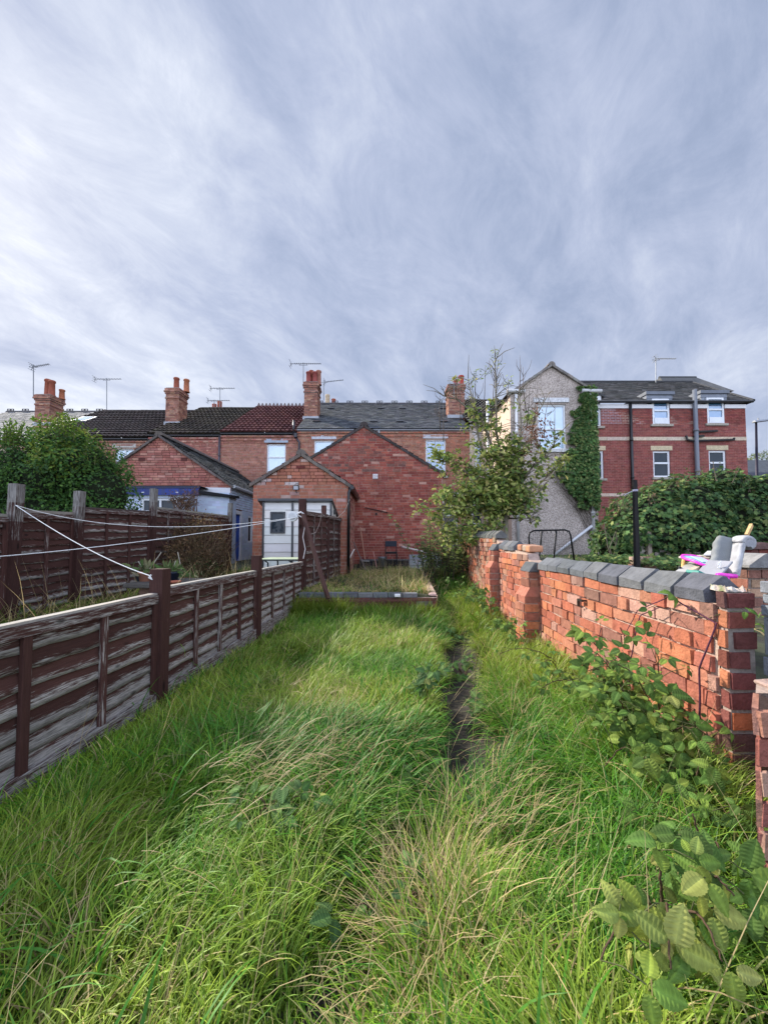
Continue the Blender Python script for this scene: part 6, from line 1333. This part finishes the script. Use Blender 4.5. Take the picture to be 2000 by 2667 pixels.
def build_dead_bush():
    t = thing('bush', 'half-dead brown bush spilling against the far fence', 'bush', (-3.3, 7.4, .42)); bl = [((-3.56, 7.4, 1.05), (.42, .9, .66)), ((-3.42, 6.7, .84), (.36, .6, .44)), ((-3.66, 8.0, .95), (.40, .7, .62))]
    BRN = [(.13, .075, .035), (.17, .10, .05), (.09, .06, .03), (.20, .13, .07), (.07, .06, .025)]; GRN = [(.05, .07, .022), (.07, .085, .03), (.10, .075, .03)]
    P_ = [foliage(bl, 11000, SMALL, .038, BRN, .30, tilt=1.1)]; low = [((-3.45, 7.0, .62), (.42, .8, .36))]; P_.append(foliage(low, 2600, SMALL, .04, GRN, .25))
    leaf_obj('foliage', P_, t); m = MB()
    for k in range(240):
        a = Vector((-3.56 + random.uniform(-.2, .2), 7.4 + random.uniform(-.7, .6), .5)); d = Vector((random.gauss(0, .26), random.gauss(-.1, .5), 1)).normalized(); L = random.uniform(.6, 1.25); e = a + d * L + Vector((random.uniform(-.05, .15), 0, -.05)); m.tube([a, a.lerp(e, .5) + Vector((random.uniform(-.06, .06), random.uniform(-.06, .06), .08)), e], [.007, .005, .0025], jit((.13, .085, .05), .3), 4)
    m.build('twigs', M['bark'], t)
    t = thing('climber', 'dry brown climber straggling over the end of the lean-to roof', 'climber', tuple(P(470, 1300, 11.2))); m = MB(); pos = []
    for k in range(46):
        a = P(random.uniform(455, 515), 1335, 11.2); e = P(random.uniform(440, 520), random.uniform(1268, 1320), 11.1); mid = a.lerp(e, .5) + Vector((random.uniform(-.12, .12), -.05, .08)); m = MB(); m.tube([a, mid, e], [.012, .008, .004], jit((.16, .10, .07), .3), 4); m.build('stem', M['bark'], t)
        for i in range(16): pos.append(tuple(mid.lerp(e, random.random()) + Vector((random.gauss(0, .06), random.gauss(0, .05), random.gauss(0, .05)))))
    k = len(pos); leaf_obj('leaves', [scatter(SMALL[0], SMALL[1], np.array(pos), rng.normal(size=(k, 3)), rng.normal(size=(k, 3)), rng.uniform(.03, .07, k), colmix([(.16, .08, .05), (.22, .14, .09), (.10, .07, .05)], k))], t)
build_dead_bush()
def build_tree():
    Yt = 7.3; base = P(1316, 1415, Yt); base.z = .7
    t = thing('tree', 'young straggly tree with yellow-green leaves and bare top shoots behind the wall', 'tree', tuple(base)); m = MB(); tips = []
    bk = (.20, .175, .13)
    tr = [base, P(1316, 1340, Yt), P(1312, 1300, Yt)]; m.tube(tr, [.062, .055, .05], (.30, .27, .20), 9); root = tr[-1]
    limbs = [[(1290, 1240), (1250, 1150), (1228, 1060), (1222, 980)], [(1310, 1230), (1296, 1130), (1290, 1020), (1292, 930)], [(1330, 1250), (1352, 1180), (1362, 1100), (1355, 1010)], [(1345, 1270), (1385, 1215), (1425, 1190), (1465, 1120)], [(1280, 1270), (1230, 1240), (1170, 1205), (1125, 1195)], [(1270, 1290), (1215, 1290), (1165, 1300), (1140, 1330)], [(1300, 1220), (1262, 1100), (1190, 1040), (1150, 1030)], [(1335, 1255), (1375, 1150), (1392, 1080), (1430, 1020)], [(1350, 1330), (1395, 1270), (1440, 1225), (1470, 1190)], [(1290, 1300), (1240, 1330), (1200, 1390), (1190, 1430)], [(1300, 1325), (1283, 1350), (1262, 1380), (1238, 1415)], [(1338, 1305), (1358, 1325), (1372, 1345), (1384, 1362)], [(1262, 1290), (1215, 1320), (1172, 1350), (1150, 1385)]]
    leaf = []
    for li, lm in enumerate(limbs):
        dy = random.uniform(-.6, .6); pts = [root + Vector((0, 0, random.uniform(-.2, .05)))] + [P(px + random.uniform(-6, 6), py, Yt + dy * (i + 1) / 4) for i, (px, py) in enumerate(lm)]; m.tube(pts, [.040, .030, .021, .013, .006], bk, 6)
        for i in range(1, len(pts)):
            for q in range(17 if i < 4 else 10):
                f = random.random(); a = pts[i - 1].lerp(pts[i], f); d = Vector((random.gauss(0, .8), random.gauss(0, .8), random.uniform(-.25, .8))).normalized(); L = random.uniform(.22, .55) * (.85 if i == 4 else 1); e = a + d * L
                mid = a.lerp(e, .5) + Vector((0, 0, .04)); m.tube([a, mid, e], [.008, .006, .003], bk, 4); leaf.append((mid, e))
    # bare upright shoots
    for px, p0, p1 in ((1285, 1050, 908), (1290, 980, 935), (1262, 1060, 955), (1316, 1010, 985), (1355, 1000, 925), (1362, 1030, 955), (1232, 1060, 968), (1228, 1020, 985), (1395, 1080, 1010), (1240, 1000, 1030), (1145, 1080, 1030), (1153, 1110, 1050), (1420, 1100, 1030), (1448, 1120, 1050), (1200, 1060, 990), (1372, 1080, 1000)):
        a = P(px + random.uniform(-8, 8), p0 + 40, Yt); b = P(px + random.uniform(-4, 10), p1, Yt + random.uniform(-.2, .2)); c_ = (.15, .12, .10); m.tube([a, a.lerp(b, .5) + Vector((random.uniform(-.03, .03), 0, 0)), b], [.010, .007, .003], c_, 5)
        for k in range(3): q = a.lerp(b, random.uniform(.3, .9)); s = random.choice((-1, 1)); e = q + Vector((s * random.uniform(.06, .16), random.uniform(-.1, .1), random.uniform(.1, .28))); m.tube([q, q.lerp(e, .5) + Vector((s * .03, 0, -.01)), e], [.006, .005, .0025], c_, 4)
        if p1 < 990 and random.random() < .6: tips.append(b)
    for pa, pb in (((1320, 1350), (1365, 1345)), ((1318, 1335), (1372, 1310)), ((1395, 1290), (1445, 1225))): m.tube([P(*pa, Yt), P((pa[0] + pb[0]) / 2, (pa[1] + pb[1]) / 2 + 3, Yt - .05), P(*pb, Yt - .1)], [.02, .016, .008], bk, 5)
    m.build('trunk', M['bark'], t, smooth=True); pos = []; nr = []; up = []; 
    for a, e in leaf:
        if (a.z > 3.05 and random.random() < .68) or (a.z > 3.7 and random.random() < .6) or (a.x > 2.55 and random.random() < .72): continue
        for k in range(random.randint(12, 22) if a.z > 2.8 else random.randint(12, 20)):
            q = a.lerp(e, random.uniform(-.2, 1.1)) + Vector((random.gauss(0, .05), random.gauss(0, .05), random.gauss(0, .04))); u = Vector((random.gauss(0, .7), random.gauss(0, .7), random.uniform(-.9, .5))); pos.append(tuple(q)); up.append(tuple(u)); nr.append((random.gauss(0, .6), random.gauss(-.3, .6), random.uniform(.1, 1)))
    for b in tips:
        for k in range(14): pos.append(tuple(b + Vector((random.gauss(0, .04), random.gauss(0, .04), random.uniform(-.2, .02))))); up.append((random.gauss(0, .6), random.gauss(0, .6), random.uniform(-.3, .8))); nr.append((random.gauss(0, .6), -.4, .6))
    k = len(pos); pz = np.array(pos); col = colmix([(.20, .26, .055), (.28, .32, .08), (.13, .19, .045), (.36, .36, .11), (.085, .135, .04), (.42, .38, .14)], k, .2, [.24, .22, .2, .14, .14, .06]); col *= (.75 + .5 * fbm(pz[:, 0] * 3, pz[:, 2] * 3))[:, None]
    leaf_obj('crown', [scatter(LONG[0] * np.array([1.5, 1, 1]), LONG[1], pz, np.array(nr), np.array(up), rng.uniform(.06, .12, k), col)], t)
    # a few withered rust leaves as a bunch
    n = 260; c = P(1398, 1130, 7.1); pos = np.array(c) + rng.normal(0, 1, (n, 3)) * [.12, .12, .2]; pos2 = np.array(P(1355, 1175, 7.1)) + rng.normal(0, 1, (90, 3)) * [.08, .08, .16]; pos = np.concatenate([pos, pos2]); n = len(pos)
    leaf_obj('withered_leaves', [scatter(LONG[0] * np.array([1.3, 1, 1]), LONG[1], pos, rng.normal(size=(n, 3)), rng.normal(size=(n, 3)) + [0, 0, -1], rng.uniform(.04, .08, n), colmix([(.20, .085, .05), (.26, .12, .07), (.13, .06, .04)], n))], t)
    # shrub below
    S = Vector((1.42, 8.3, .35)); t = thing('shrub', 'leafy dark-stemmed shrub between the block wall and the brick wall', 'shrub', tuple(S)); m = MB(); pos = []; nr = []; up = []
    for k in range(75):
        a = S + Vector((random.uniform(-.55, .5), random.uniform(-.5, .6), 0)); px_ = random.uniform(1130, 1250); h = random.uniform(.6, 1.5) * (1 if px_ > 1165 else .75); d = Vector((random.gauss(-.05, .22), random.gauss(-.1, .2), 1)); e = a + d * h; mid = a.lerp(e, .55) + Vector((random.uniform(-.05, .05), 0, .03)); m = MB(); m.tube([a, mid, e], [.009, .006, .0025], (.07, .055, .04), 4); m.build('stem', M['bark'], t)
        for i in range(int(h / .026)):
            q = a.lerp(mid, 1) if False else (mid.lerp(e, random.random()) if random.random() < .72 else a.lerp(mid, random.uniform(.3, 1))); an = random.uniform(0, 6.28); u = Vector((math.cos(an), math.sin(an), random.uniform(-.5, .4))); pos.append(tuple(q + u * .015)); up.append(tuple(u)); nr.append((-u.x * .2, -u.y * .2 - .3, 1))
    k = len(pos); leaf_obj('foliage', [scatter(LONG[0] * np.array([1.9, 1, 1]), LONG[1], np.array(pos), np.array(nr), np.array(up), rng.uniform(.05, .10, k), colmix([(.10, .155, .05), (.15, .20, .06), (.07, .11, .04), (.22, .25, .08)], k))], t)
build_tree()
def build_ivy():
    # climbing the pebbledash corner
    t = thing('ivy', 'thick dark ivy climbing the right edge of the pebbledash gable', 'ivy', tuple(P(1530, 1400, 13.9))); prof = [(1005, 1515, 1550), (1030, 1500, 1553), (1070, 1490, 1553), (1110, 1485, 1556), (1150, 1478, 1558), (1190, 1462, 1560), (1230, 1440, 1562), (1270, 1455, 1564), (1310, 1482, 1562), (1345, 1505, 1556), (1372, 1525, 1548)]
    py = np.array([p[0] for p in prof]); a_ = np.array([p[1] for p in prof]); b_ = np.array([p[2] for p in prof]); n = 24000; y = rng.uniform(py[0], py[-1], n); u = rng.random(n) ** .8; l = np.interp(y, py, a_) + 26 * (fbm(y / 17, y * 0 + 3) - .5) * 2; r = np.interp(y, py, b_); x = r - (r - l) * u
    thick = .10 + .42 * np.clip(1 - np.abs(y - 1250) / 150, 0, 1) * (1 - u * .6); Yd = Y4 - .03 - thick * rng.random(n)
    keep = rng.random(n) < 1 - .55 * u ** 3; x, y, Yd, u = x[keep], y[keep], Yd[keep], u[keep]; n = len(x); Q = np.array([tuple(P(a, b, c)) for a, b, c in zip(x, y, Yd)])
    cl = fbm(x / 18, y / 18); rag = fbm(x / 14 + 3, y / 14 + 5); kk = (y < 1285 + 90 * rag - 40 * u) & (u < .32 + 1.0 * rag) & (rng.random(n) < .35 + 1.1 * rag); x, y, Yd, u, Q, cl = x[kk], y[kk], Yd[kk], u[kk], Q[kk], cl[kk]; n = len(x); col = colmix([(.065, .13, .04), (.095, .175, .05), (.05, .10, .033), (.15, .20, .06), (.20, .22, .085)], n, .2, [.28, .25, .2, .17, .10]) * (.7 + .7 * cl[:, None])
    nr = unit(rng.normal(0, .5, (n, 3)) + [0, -1, .35]); up = unit(rng.normal(0, .6, (n, 3)) + [0, -.2, -1]); leaf_obj('leaves', [scatter(IVY[0], IVY[1], Q, nr, up, rng.uniform(.055, .105, n), col)], t)
    m = MB()
    for k in range(16):
        m = MB(); y0 = random.uniform(1260, 1400); x0 = 1545; yy = y0 - random.uniform(80, 190); m.tube([P(1548, min(y0 + 30, 1440), Y4 - .02), P((1548 + np.interp(yy, py, a_)) / 2, (y0 + yy) / 2, Y4 - .02), P(float(np.interp(yy, py, a_)) - random.uniform(0, 22), yy, Y4 - .02)], [.007, .005, .0025], (.10, .08, .06), 4); m.build('stem', M['bark'], t)
    # big mound over the boundary fence
    t = thing('ivy', 'great mound of ivy over a fence below the red brick flats', 'ivy', (7, 9.6, .7)); bl = [((5.95, 9.4, 1.15), (.80, .8, .70)), ((6.6, 9.5, 1.6), (.95, 1.0, .95)), ((7.0, 9.3, 2.3), (.4, .4, .4)), ((8.3, 9.4, 2.65), (.55, .5, .35)), ((9.3, 9.3, 2.45), (.6, .5, .4)), ((7.5, 9.6, 1.85), (1.3, 1.1, 1.0)), ((8.6, 9.7, 1.75), (1.2, 1.1, 1.05)), ((9.9, 9.7, 1.4), (1.5, 1.1, .95)), ((6.9, 9.0, 1.35), (1.6, .7, .55)), ((8.9, 9.0, 1.2), (1.5, .7, .6))]
    core(bl, 'dark_core', t, (.02, .024, .014), .80); GI = [(.065, .125, .045), (.09, .165, .05), (.045, .095, .035), (.15, .21, .065), (.20, .24, .08)]  # dark filled core added under the ivy leaves to close the gaps
    P_ = [foliage(bl, 30000, IVY, .088, GI, .10, [.28, .27, .22, .15, .08], droop=1.0, tilt=.5)]; m = MB(); pos = []
    for k in range(60):
        a = Vector((random.uniform(5.6, 10), 9.4 + random.uniform(-.5, .3), 0)); a.z = 2.2 + .45 * math.exp(-((a.x - 7.8) / 1.2) ** 2) - .25 * abs(a.x - 7.8) / 2; e = a + Vector((random.gauss(0, .15), random.gauss(0, .1), random.uniform(.15, .5))); m.tube([a, e], [.01, .004], (.12, .10, .07), 4)
        for i in range(9): pos.append(tuple(a.lerp(e, random.random()) + Vector((random.gauss(0, .06), random.gauss(0, .06), 0))))
    k = len(pos); P_.append(scatter(SMALL[0], SMALL[1], np.array(pos), rng.normal(size=(k, 3)) + [0, -.5, .8], rng.normal(size=(k, 3)), rng.uniform(.05, .09, k), colmix([(.16, .18, .08), (.12, .15, .06), (.20, .14, .08)], k))); leaf_obj('leaves', P_, t)
    for k in range(30): a = Vector((random.uniform(5.2, 7.6), 8.9, .75)); m.tube([a, a + Vector((random.uniform(-.2, .2), -.05, .35)), a + Vector((random.uniform(-.3, .3), .1, .9))], [.014, .01, .006], (.13, .11, .085), 4)
    m.build('stem', M['bark'], t)
    # ground ivy patch
    t = thing('ground_ivy', 'low patch of ivy on the bank behind the coping of the orange wall', 'ivy', (5.4, 8.4, .7)); n = 2600; x = rng.uniform(4.6, 7.2, n); y = rng.uniform(6.9, 8.9, n); z = .66 + .22 * fbm(x * 2, y * 2) + .12 * rng.random(n); leaf_obj('leaves', [scatter(IVY[0], IVY[1], np.stack([x, y, z], -1), rng.normal(0, .4, (n, 3)) + [0, -.4, 1], rng.normal(size=(n, 3)), rng.uniform(.05, .09, n), colmix(GI, n))], t)
    t = thing('tree', 'hazy grey-green tree far off behind the street lamp', 'tree', tuple(P(1975, 1230, 42))); c = P(1985, 1195, 42); bl = [((c.x, 42, c.z - .6), (2.0, 1.6, 1.4)), ((c.x + 1.8, 42, c.z - 1.2), (1.8, 1.6, 1.6)), ((c.x - .8, 42, c.z - 1.5), (1.0, 1.2, 1.1))]
    leaf_obj('crown', [foliage(bl, 5000, SMALL, .22, [(.16, .19, .10), (.22, .25, .15), (.12, .15, .08)], .3)], t); m = MB(); m.tube([(c.x + .5, 42, .8), (c.x + .3, 42, c.z - 1)], [.22, .1], (.15, .12, .1), 8); m.build('trunk', M['bark'], t)
build_ivy()

# ------------------------------------------------------------------ yard behind the wall
def build_yard():
    m = MB(); a = P(1659, 1480, 6.0); b = P(1653, 1250, 6.0); t = thing('post', 'tall black wooden post standing behind the coping, tied with cord', 'post', (a.x, 6, .6)); m.hexa([(a.x - .034, 5.965, .6), (a.x + .036, 5.965, .6), (a.x + .036, 6.035, .6), (a.x - .034, 6.035, .6), (b.x - .026, 5.975, b.z), (b.x + .026, 5.975, b.z), (b.x + .026, 6.03, b.z), (b.x - .026, 6.03, b.z)], (.022, .020, .020)); m.build('shaft', M['wood_v'], t, bevel=.004)
    m = MB(); q = P(1654, 1276, 6.0); 
    for k in range(3): m.tube([q + Vector((.036 * math.cos(x), .036 * math.sin(x), .01 * k - .02)) for x in np.linspace(0, 6.28, 12)], .006, (.42, .40, .5), 5, False)
    m.tube([q, P(1640, 1282, 5.95), P(1625, 1290, 5.95)], .005, (.42, .40, .5), 4); m.build('cord', M['rope'], t)
    # football rebounder
    Yn = 7.6; t = thing('rebound_net', 'black tubular rebound net frame leaning by the pebbledash gable', 'sports net', tuple(P(1435, 1460, Yn))); pts = [P(1383, 1475, Yn), P(1377, 1400, Yn), P(1379, 1388, Yn), P(1390, 1382, Yn), P(1470, 1380, Yn), P(1482, 1384, Yn), P(1486, 1395, Yn), P(1499, 1485, Yn)]
    m = MB(); m.tube(pts, .017, BLACK, 8); m.build('frame', M['metal'], t, smooth=True)
    for a, b in (((1411, 1385), (1403, 1470)), ((1449, 1383), (1440, 1480))): m = MB(); m.tube([P(*a, Yn - .01), P(*b, Yn + .3)], .017, BLACK, 8); m.build('strut', M['metal'], t, smooth=True)
    m = MB(); L0, R0, T0, B0 = 1384, 1488, 1388, 1470
    for k in range(17):
        x = 1388 + (1478 - 1388) * k / 16; m.tube([P(x, 1391 + 2 * math.sin(k * 2.2), Yn), P(x + 2 + 4 * k / 16, B0, Yn)], .0022, (.16, .15, .15), 3, False)
    for k in range(13):
        y = 1392 + 76 * k / 12; m.tube([P(1387, y, Yn), P(1435, y + 2, Yn), P(1479 + 8 * k / 12, y, Yn)], .0022, (.16, .15, .15), 3, False)
    for k in range(9): x = 1392 + 84 * k / 8; m.tube([P(x, 1382, Yn), P(x + 3, 1390, Yn)], .005, BLACK, 4); 
    for k in range(6): y = 1400 + 62 * k / 5; m.tube([P(1378 + k * .8, y, Yn), P(1388, y + 4, Yn)], .005, BLACK, 4); m.tube([P(1487 + k * 1.8, y, Yn), P(1479 + k, y + 4, Yn)], .005, BLACK, 4)
    m.build('net', M['rope'], t)
    # concrete panel wall under the ivy, brick stack
    t = thing('panel_wall', 'old cream concrete panel wall under the ivy mound', 'wall', (5.6, 8.75, .6)); 
    for k, (pa, pb) in enumerate(((1650, 1688), (1706, 1790), (1796, 1850))):
        for r in range(3): a = P(pa, 1400, 8.7); b = P(pb, 1400, 8.7); z = .55 + .3 * r; m = MB(); m.box(a.x, b.x, 8.7 + .01 * r, 8.76 + .01 * r, z, z + .285, jit((.45, .40, .33), .12)); m.build('concrete_panel', M['render'], t, bevel=.01)
    for px in (1692, 1793): a = P(px, 1400, 8.6); m = MB(); m.box(a.x - .04, a.x + .05, 8.6, 8.72, .5, 1.45, (.34, .27, .22)); m.build('post', M['render'], t, bevel=.01)
    a = P(1640, 1475, 7.2); b = P(1702, 1475, 7.2); k = 0
    for r in range(4):
        x = a.x + random.uniform(-.02, .05)
        while x < b.x - .1:
            m = MB(); c = Vector((x + .11, 7.2 + random.uniform(-.04, .04), .66 + .07 * r + .033)); an = random.uniform(-.25, .25); m.obox(c, (math.cos(an), math.sin(an), random.uniform(-.05, .05)), (-math.sin(an), math.cos(an), 0), (0, 0, 1), .105, .05, .032, jit(random.choice([(.32, .20, .14), (.24, .13, .10), (.38, .27, .2)]), .15)); r_ = ['lowest', 'second', 'third', 'top'][r]
            tag(m.build('brick', M['brick_near'], None, bevel=.008), 'old brick in the stack behind the black post', 'brick', 'old bricks stacked behind the black post'); x += .225
    # rubbish heap
    Yr = 3.0
    def slab(name, label, cat, pa, pb, Y0, Y1_, wd, th, col, mat='fabric', bevel=.012, group=None):
        m = MB(); m.bar(P(*pa, Y0), P(*pb, Y1_), wd, th, col); return tag(m.build(name, M[mat], None, bevel=bevel), label, cat, group)
    t = thing('cushion', 'grey buttoned cushion standing on end in the rubbish heap', 'cushion', tuple(P(1880, 1500, Yr))); a = P(1866, 1545, Yr); b = P(1888, 1402, Yr + .12); d = (b - a); L = d.length; d.normalize(); s_ = Vector((1, -.25, 0)); s_ = (s_ - d * s_.dot(d)).normalized(); n_ = s_.cross(d); rows = []; cols = []; m = MB(); W_ = .068
    for i in range(41):
        r = []; c = []
        for j in range(25):
            an = 2 * math.pi * j / 24; ca, sa = math.cos(an), math.sin(an); sx = math.copysign(abs(ca) ** .45, ca) * W_ * (1 + .06 * math.sin(i * .95)); sy = math.copysign(abs(sa) ** .55, sa) * .042
            dimple = sum(.018 * math.exp(-(((i - k) / 2.0) ** 2 + (ca * 2.2) ** 2)) for k in (12, 21, 30)) if sa < 0 else 0
            e = 1 - .25 * (abs(i - 20) / 20) ** 8; q = a + d * (L * i / 40) + s_ * sx * e + n_ * (sy * e + dimple * .8); r.append(tuple(q)); c.append((.21, .22, .22))
        rows.append(r); cols.append(c)
    m.grid(rows, cols); m.poly(rows[0][:-1][::-1], (.25, .26, .26)); m.poly(rows[-1][:-1], (.5, .5, .52)); o = m.build('cover', M['fabric'], t, smooth=True); bt = MB()
    for k in (12, 21, 30): q = a + d * (L * k / 40) - n_ * .030; bt.obox(q, s_, d, n_, .008, .008, .006, (.6, .6, .6))
    bt.build('button', M['fabric'], t)
    # rolled pale crushed-velvet pad
    t = thing('rolled_pad', 'white crushed velvet padded board curled over at the top', 'padded board', tuple(P(1905, 1510, Yr))); a = P(1906, 1497, Yr - .03); b = P(1922, 1414, Yr + .03); d = (b - a).normalized(); m = MB(); prof = []
    x_ = Vector((1, -.15, 0)).normalized(); top = b; r0 = .037; path_ = [a.lerp(b, k / 8) for k in range(9)]; cen = b + x_ * r0 * .95
    for an in np.linspace(math.pi, -1.2, 14): path_.append(cen + x_ * (r0 * math.cos(an)) + Vector((0, 0, 1)) * (r0 * math.sin(an)))
    hw = .075; rows = []; cols = []
    for i, q in enumerate(path_):
        tg = (path_[min(i + 1, len(path_) - 1)] - path_[max(i - 1, 0)]).normalized(); dp = Vector((.25, 1, 0)).normalized(); nrm_ = tg.cross(dp).normalized(); r = []; c = []
        for j in range(17):
            an = 2 * math.pi * j / 16; u = math.copysign(abs(math.cos(an)) ** .5, math.cos(an)) * hw; v_ = math.copysign(abs(math.sin(an)) ** .7, math.sin(an)) * .024; q2 = q + dp * u + nrm_ * (v_ + .004 * (float(vnoise(i * 1.7, j * 1.9)) - .5)); r.append(tuple(q2)); g = random.uniform(.26, .44); c.append((g, g, g * 1.03))
        rows.append(r); cols.append(c)
    m.grid(rows, cols); m.poly(rows[0][:-1][::-1], (.4, .4, .42)); m.poly(rows[-1][:-1], (.4, .4, .42)); m.build('pad', M['fabric'], t, smooth=True)
    m = MB(); cc = cen; 
    m.tube([cc - Vector((.25, 1, 0)).normalized() * .072, cc + Vector((.25, 1, 0)).normalized() * .07], r0 * .95, (.33, .33, .35), 18); m.build('rolled_end', M['fabric'], t, smooth=False, bevel=.01)
    slab('timber', 'short pale timber end sticking up behind the curled white pad', 'timber', (1944, 1395), (1957, 1367), Yr + .2, Yr + .25, .022, .03, (.56, .36, .17), 'wood_v', .002)
    slab('timber', 'narrow timber strip behind the white padded board', 'timber', (1917, 1500), (1932, 1440), Yr + .12, Yr + .1, .02, .02, (.42, .27, .11), 'wood_v', .002)
    slab('upholstered_board', 'small white crushed velvet board leaning below the grey cushion', 'padded board', (1842, 1500), (1876, 1462), Yr - .12, Yr - .05, .16, .018, (.30, .30, .32), 'fabric', .006)
    m = MB(); q = P(1874, 1474, Yr - .1)
    for pts in (((1869, 1478), (1875, 1478), (1877, 1468)), ((1868, 1468), (1873, 1466), (1878, 1462)), ((1869, 1472), (1874, 1470))): m.tube([P(x, y, Yr - .13) for x, y in pts], .004, (.75, .75, .75), 5)
    simple('plastic_clip', 'small white plastic bracket on the leaning velvet board', 'bracket', m, 'plastic')
    PINK = (.80, .035, .50); m = MB(); t = thing('scooter_handle', 'bright pink T-shaped plastic handle at the bottom of the heap', 'toy handle', tuple(P(1892, 1505, 2.6))); a = P(1867, 1498, 2.55); b = P(1893, 1500, 2.55); c = P(1917, 1501, 2.55); m.tube([a, a.lerp(b, .5) + Vector((0, 0, .003)), b, c], [.014, .015, .016, .015], PINK, 10); m.build('grip', M['plastic'], t, smooth=True)
    m = MB(); m.tube([b, P(1896, 1545, 2.55)], [.013, .012], PINK, 10); m.build('stem', M['plastic'], t, smooth=True)
    t = thing('toy_tray', 'pink rimmed toy tray with pale blue surface on the rubbish heap', 'toy', tuple(P(1825, 1465, 3.1))); a = P(1795, 1459, 3.1); b = P(1856, 1464, 3.1); m = MB(); c = (a + b) / 2; rx = (b.x - a.x) / 2; N_ = 28
    rim = [(c.x + rx * math.copysign(abs(math.cos(x)) ** .6, math.cos(x)), 3.1 + .12 * math.copysign(abs(math.sin(x)) ** .6, math.sin(x)), c.z + .04 * math.sin(x) - .01 * math.cos(x)) for x in np.linspace(0, 2 * math.pi, N_)]; m.tube(rim, .012, PINK, 6, False); m.build('rim', M['plastic'], t, smooth=True)
    m = MB(); m.poly([(p[0], p[1], p[2] + .004) for p in rim[:-1]], (.30, .62, .66)); m.build('surface', M['plastic'], t)
    m = MB(); q = Vector((c.x - .02, 3.1, c.z + .012)); m.obox(q + Vector((.03, 0, .0)), (1, 0, -.12), (0, 1, .35), (.1, -.35, 1), .045, .06, .002, (.5, .6, .75)); m.build('picture', M['plastic'], t)
    for pa, pb, col, lab in (((1770, 1497), (1820, 1462), (.42, .42, .39), 'off-white board lying lowest at the left of the heap'), ((1795, 1503), (1840, 1467), (.36, .38, .40), 'pale grey board lying beside the off-white board'), ((1775, 1452), (1830, 1448), (.66, .62, .50), 'cream strip lying level behind the pink tray'), ((1838, 1455), (1864, 1437), (.34, .29, .25), 'brown-grey board leaning behind the grey cushion'), ((1842, 1446), (1852, 1437), (.62, .64, .64), 'short white board end left of the grey cushion')):
        slab('board', lab, 'board', pa, pb, 2.95 if pa[1] > 1490 else 3.2, 3.3, .10 if pa[1] > 1490 else .05, .016, col, 'paint', .004, 'boards in the rubbish heap')
    slab('wood_block', 'small tan wood block lying on the pale boards', 'block', (1795, 1489), (1816, 1478), 2.95, 3.05, .04, .02, (.50, .42, .30), 'wood_h', .003)
    m = MB(); m.tube([P(1778, 1492, 3.2), P(1782, 1456, 3.25)], [.018, .016], (.62, .40, .16), 10); simple('table_leg', 'turned yellow wooden leg standing at the left of the heap', 'leg', m, 'wood_v', smooth=True)
    m = MB(); q = P(1820, 1497, 2.85); m.obox(q, (1, 0, -.5), (0, 1, 0), (.5, 0, 1), .05, .06, .012, (.02, .22, .18)); simple('teal_lid', 'teal plastic lid under the boards', 'lid', m, 'plastic', bevel=.006)
    m = MB(); q = P(1775, 1484, 3.1)
    for k in range(5): m.tube([q + Vector((random.uniform(-.03, .03), 0, random.uniform(-.02, .03))) for _ in range(3)], .008, (.02, .02, .022), 5)
    simple('cable_bundle', 'tangle of black cable at the left of the heap', 'cable', m, 'plastic')
    # piers at the right edge
    for (pl, pr, Yp, ptop, papex, dark, lab) in ((1937, 2040, 3.3, 1478, 1438, 0, 'brick pier with grey gabled coping stone, nearer of two at the right edge'), (1950, 2060, 4.9, 1430, 1410, 1, 'dark red brick pier with gabled top just beyond the nearer pier')):
        a = P(pl, ptop, Yp); b = P(pr, ptop, Yp); t = thing('brick_pier', lab, 'pier', ((a.x + b.x) / 2, Yp, .6)); m = MB(); brick_box(m, a.x + .03, b.x - .03, Yp, Yp + .3, .5, a.z - .005, faces='-y-x', pal=[(.17, .09, .07), (.24, .12, .09), (.30, .13, .09), (.40, .24, .16)] if not dark else [(.16, .05, .05), (.20, .06, .05), (.13, .055, .05)], mort=(.24, .19, .16), course=.079, rough=.005); m.build('brickwork', M['brick_near'], t)
        ap = P(1975 if not dark else 1972, papex, Yp); c = (.25, .245, .24) if not dark else (.17, .10, .09); m = MB(); z0 = a.z; xm = ap.x; F = Yp - .05; Bk = Yp + .45
        m.poly([(a.x, F, z0), (b.x, F, z0), (b.x, F, z0 + .02), (xm + .03, F, ap.z - .01), (xm - .0, F, ap.z - .02), (a.x, F, z0 + .02)], mixc(c, (0, 0, 0), .15)); m.poly([(a.x, F, z0 + .02), (xm, F, ap.z - .02), (xm, Bk, ap.z - .01), (a.x, Bk, z0 + .02)], c); m.poly([(xm, F, ap.z - .02), (xm + .03, F, ap.z - .01), (b.x, F, z0 + .02), (b.x, Bk, z0 + .02), (xm + .03, Bk, ap.z), (xm, Bk, ap.z - .01)], c); m.poly([(a.x, F, z0), (a.x, F, z0 + .02), (a.x, Bk, z0 + .02), (a.x, Bk, z0)], c); m.build('coping_stone', M['stone'], t)
build_yard()
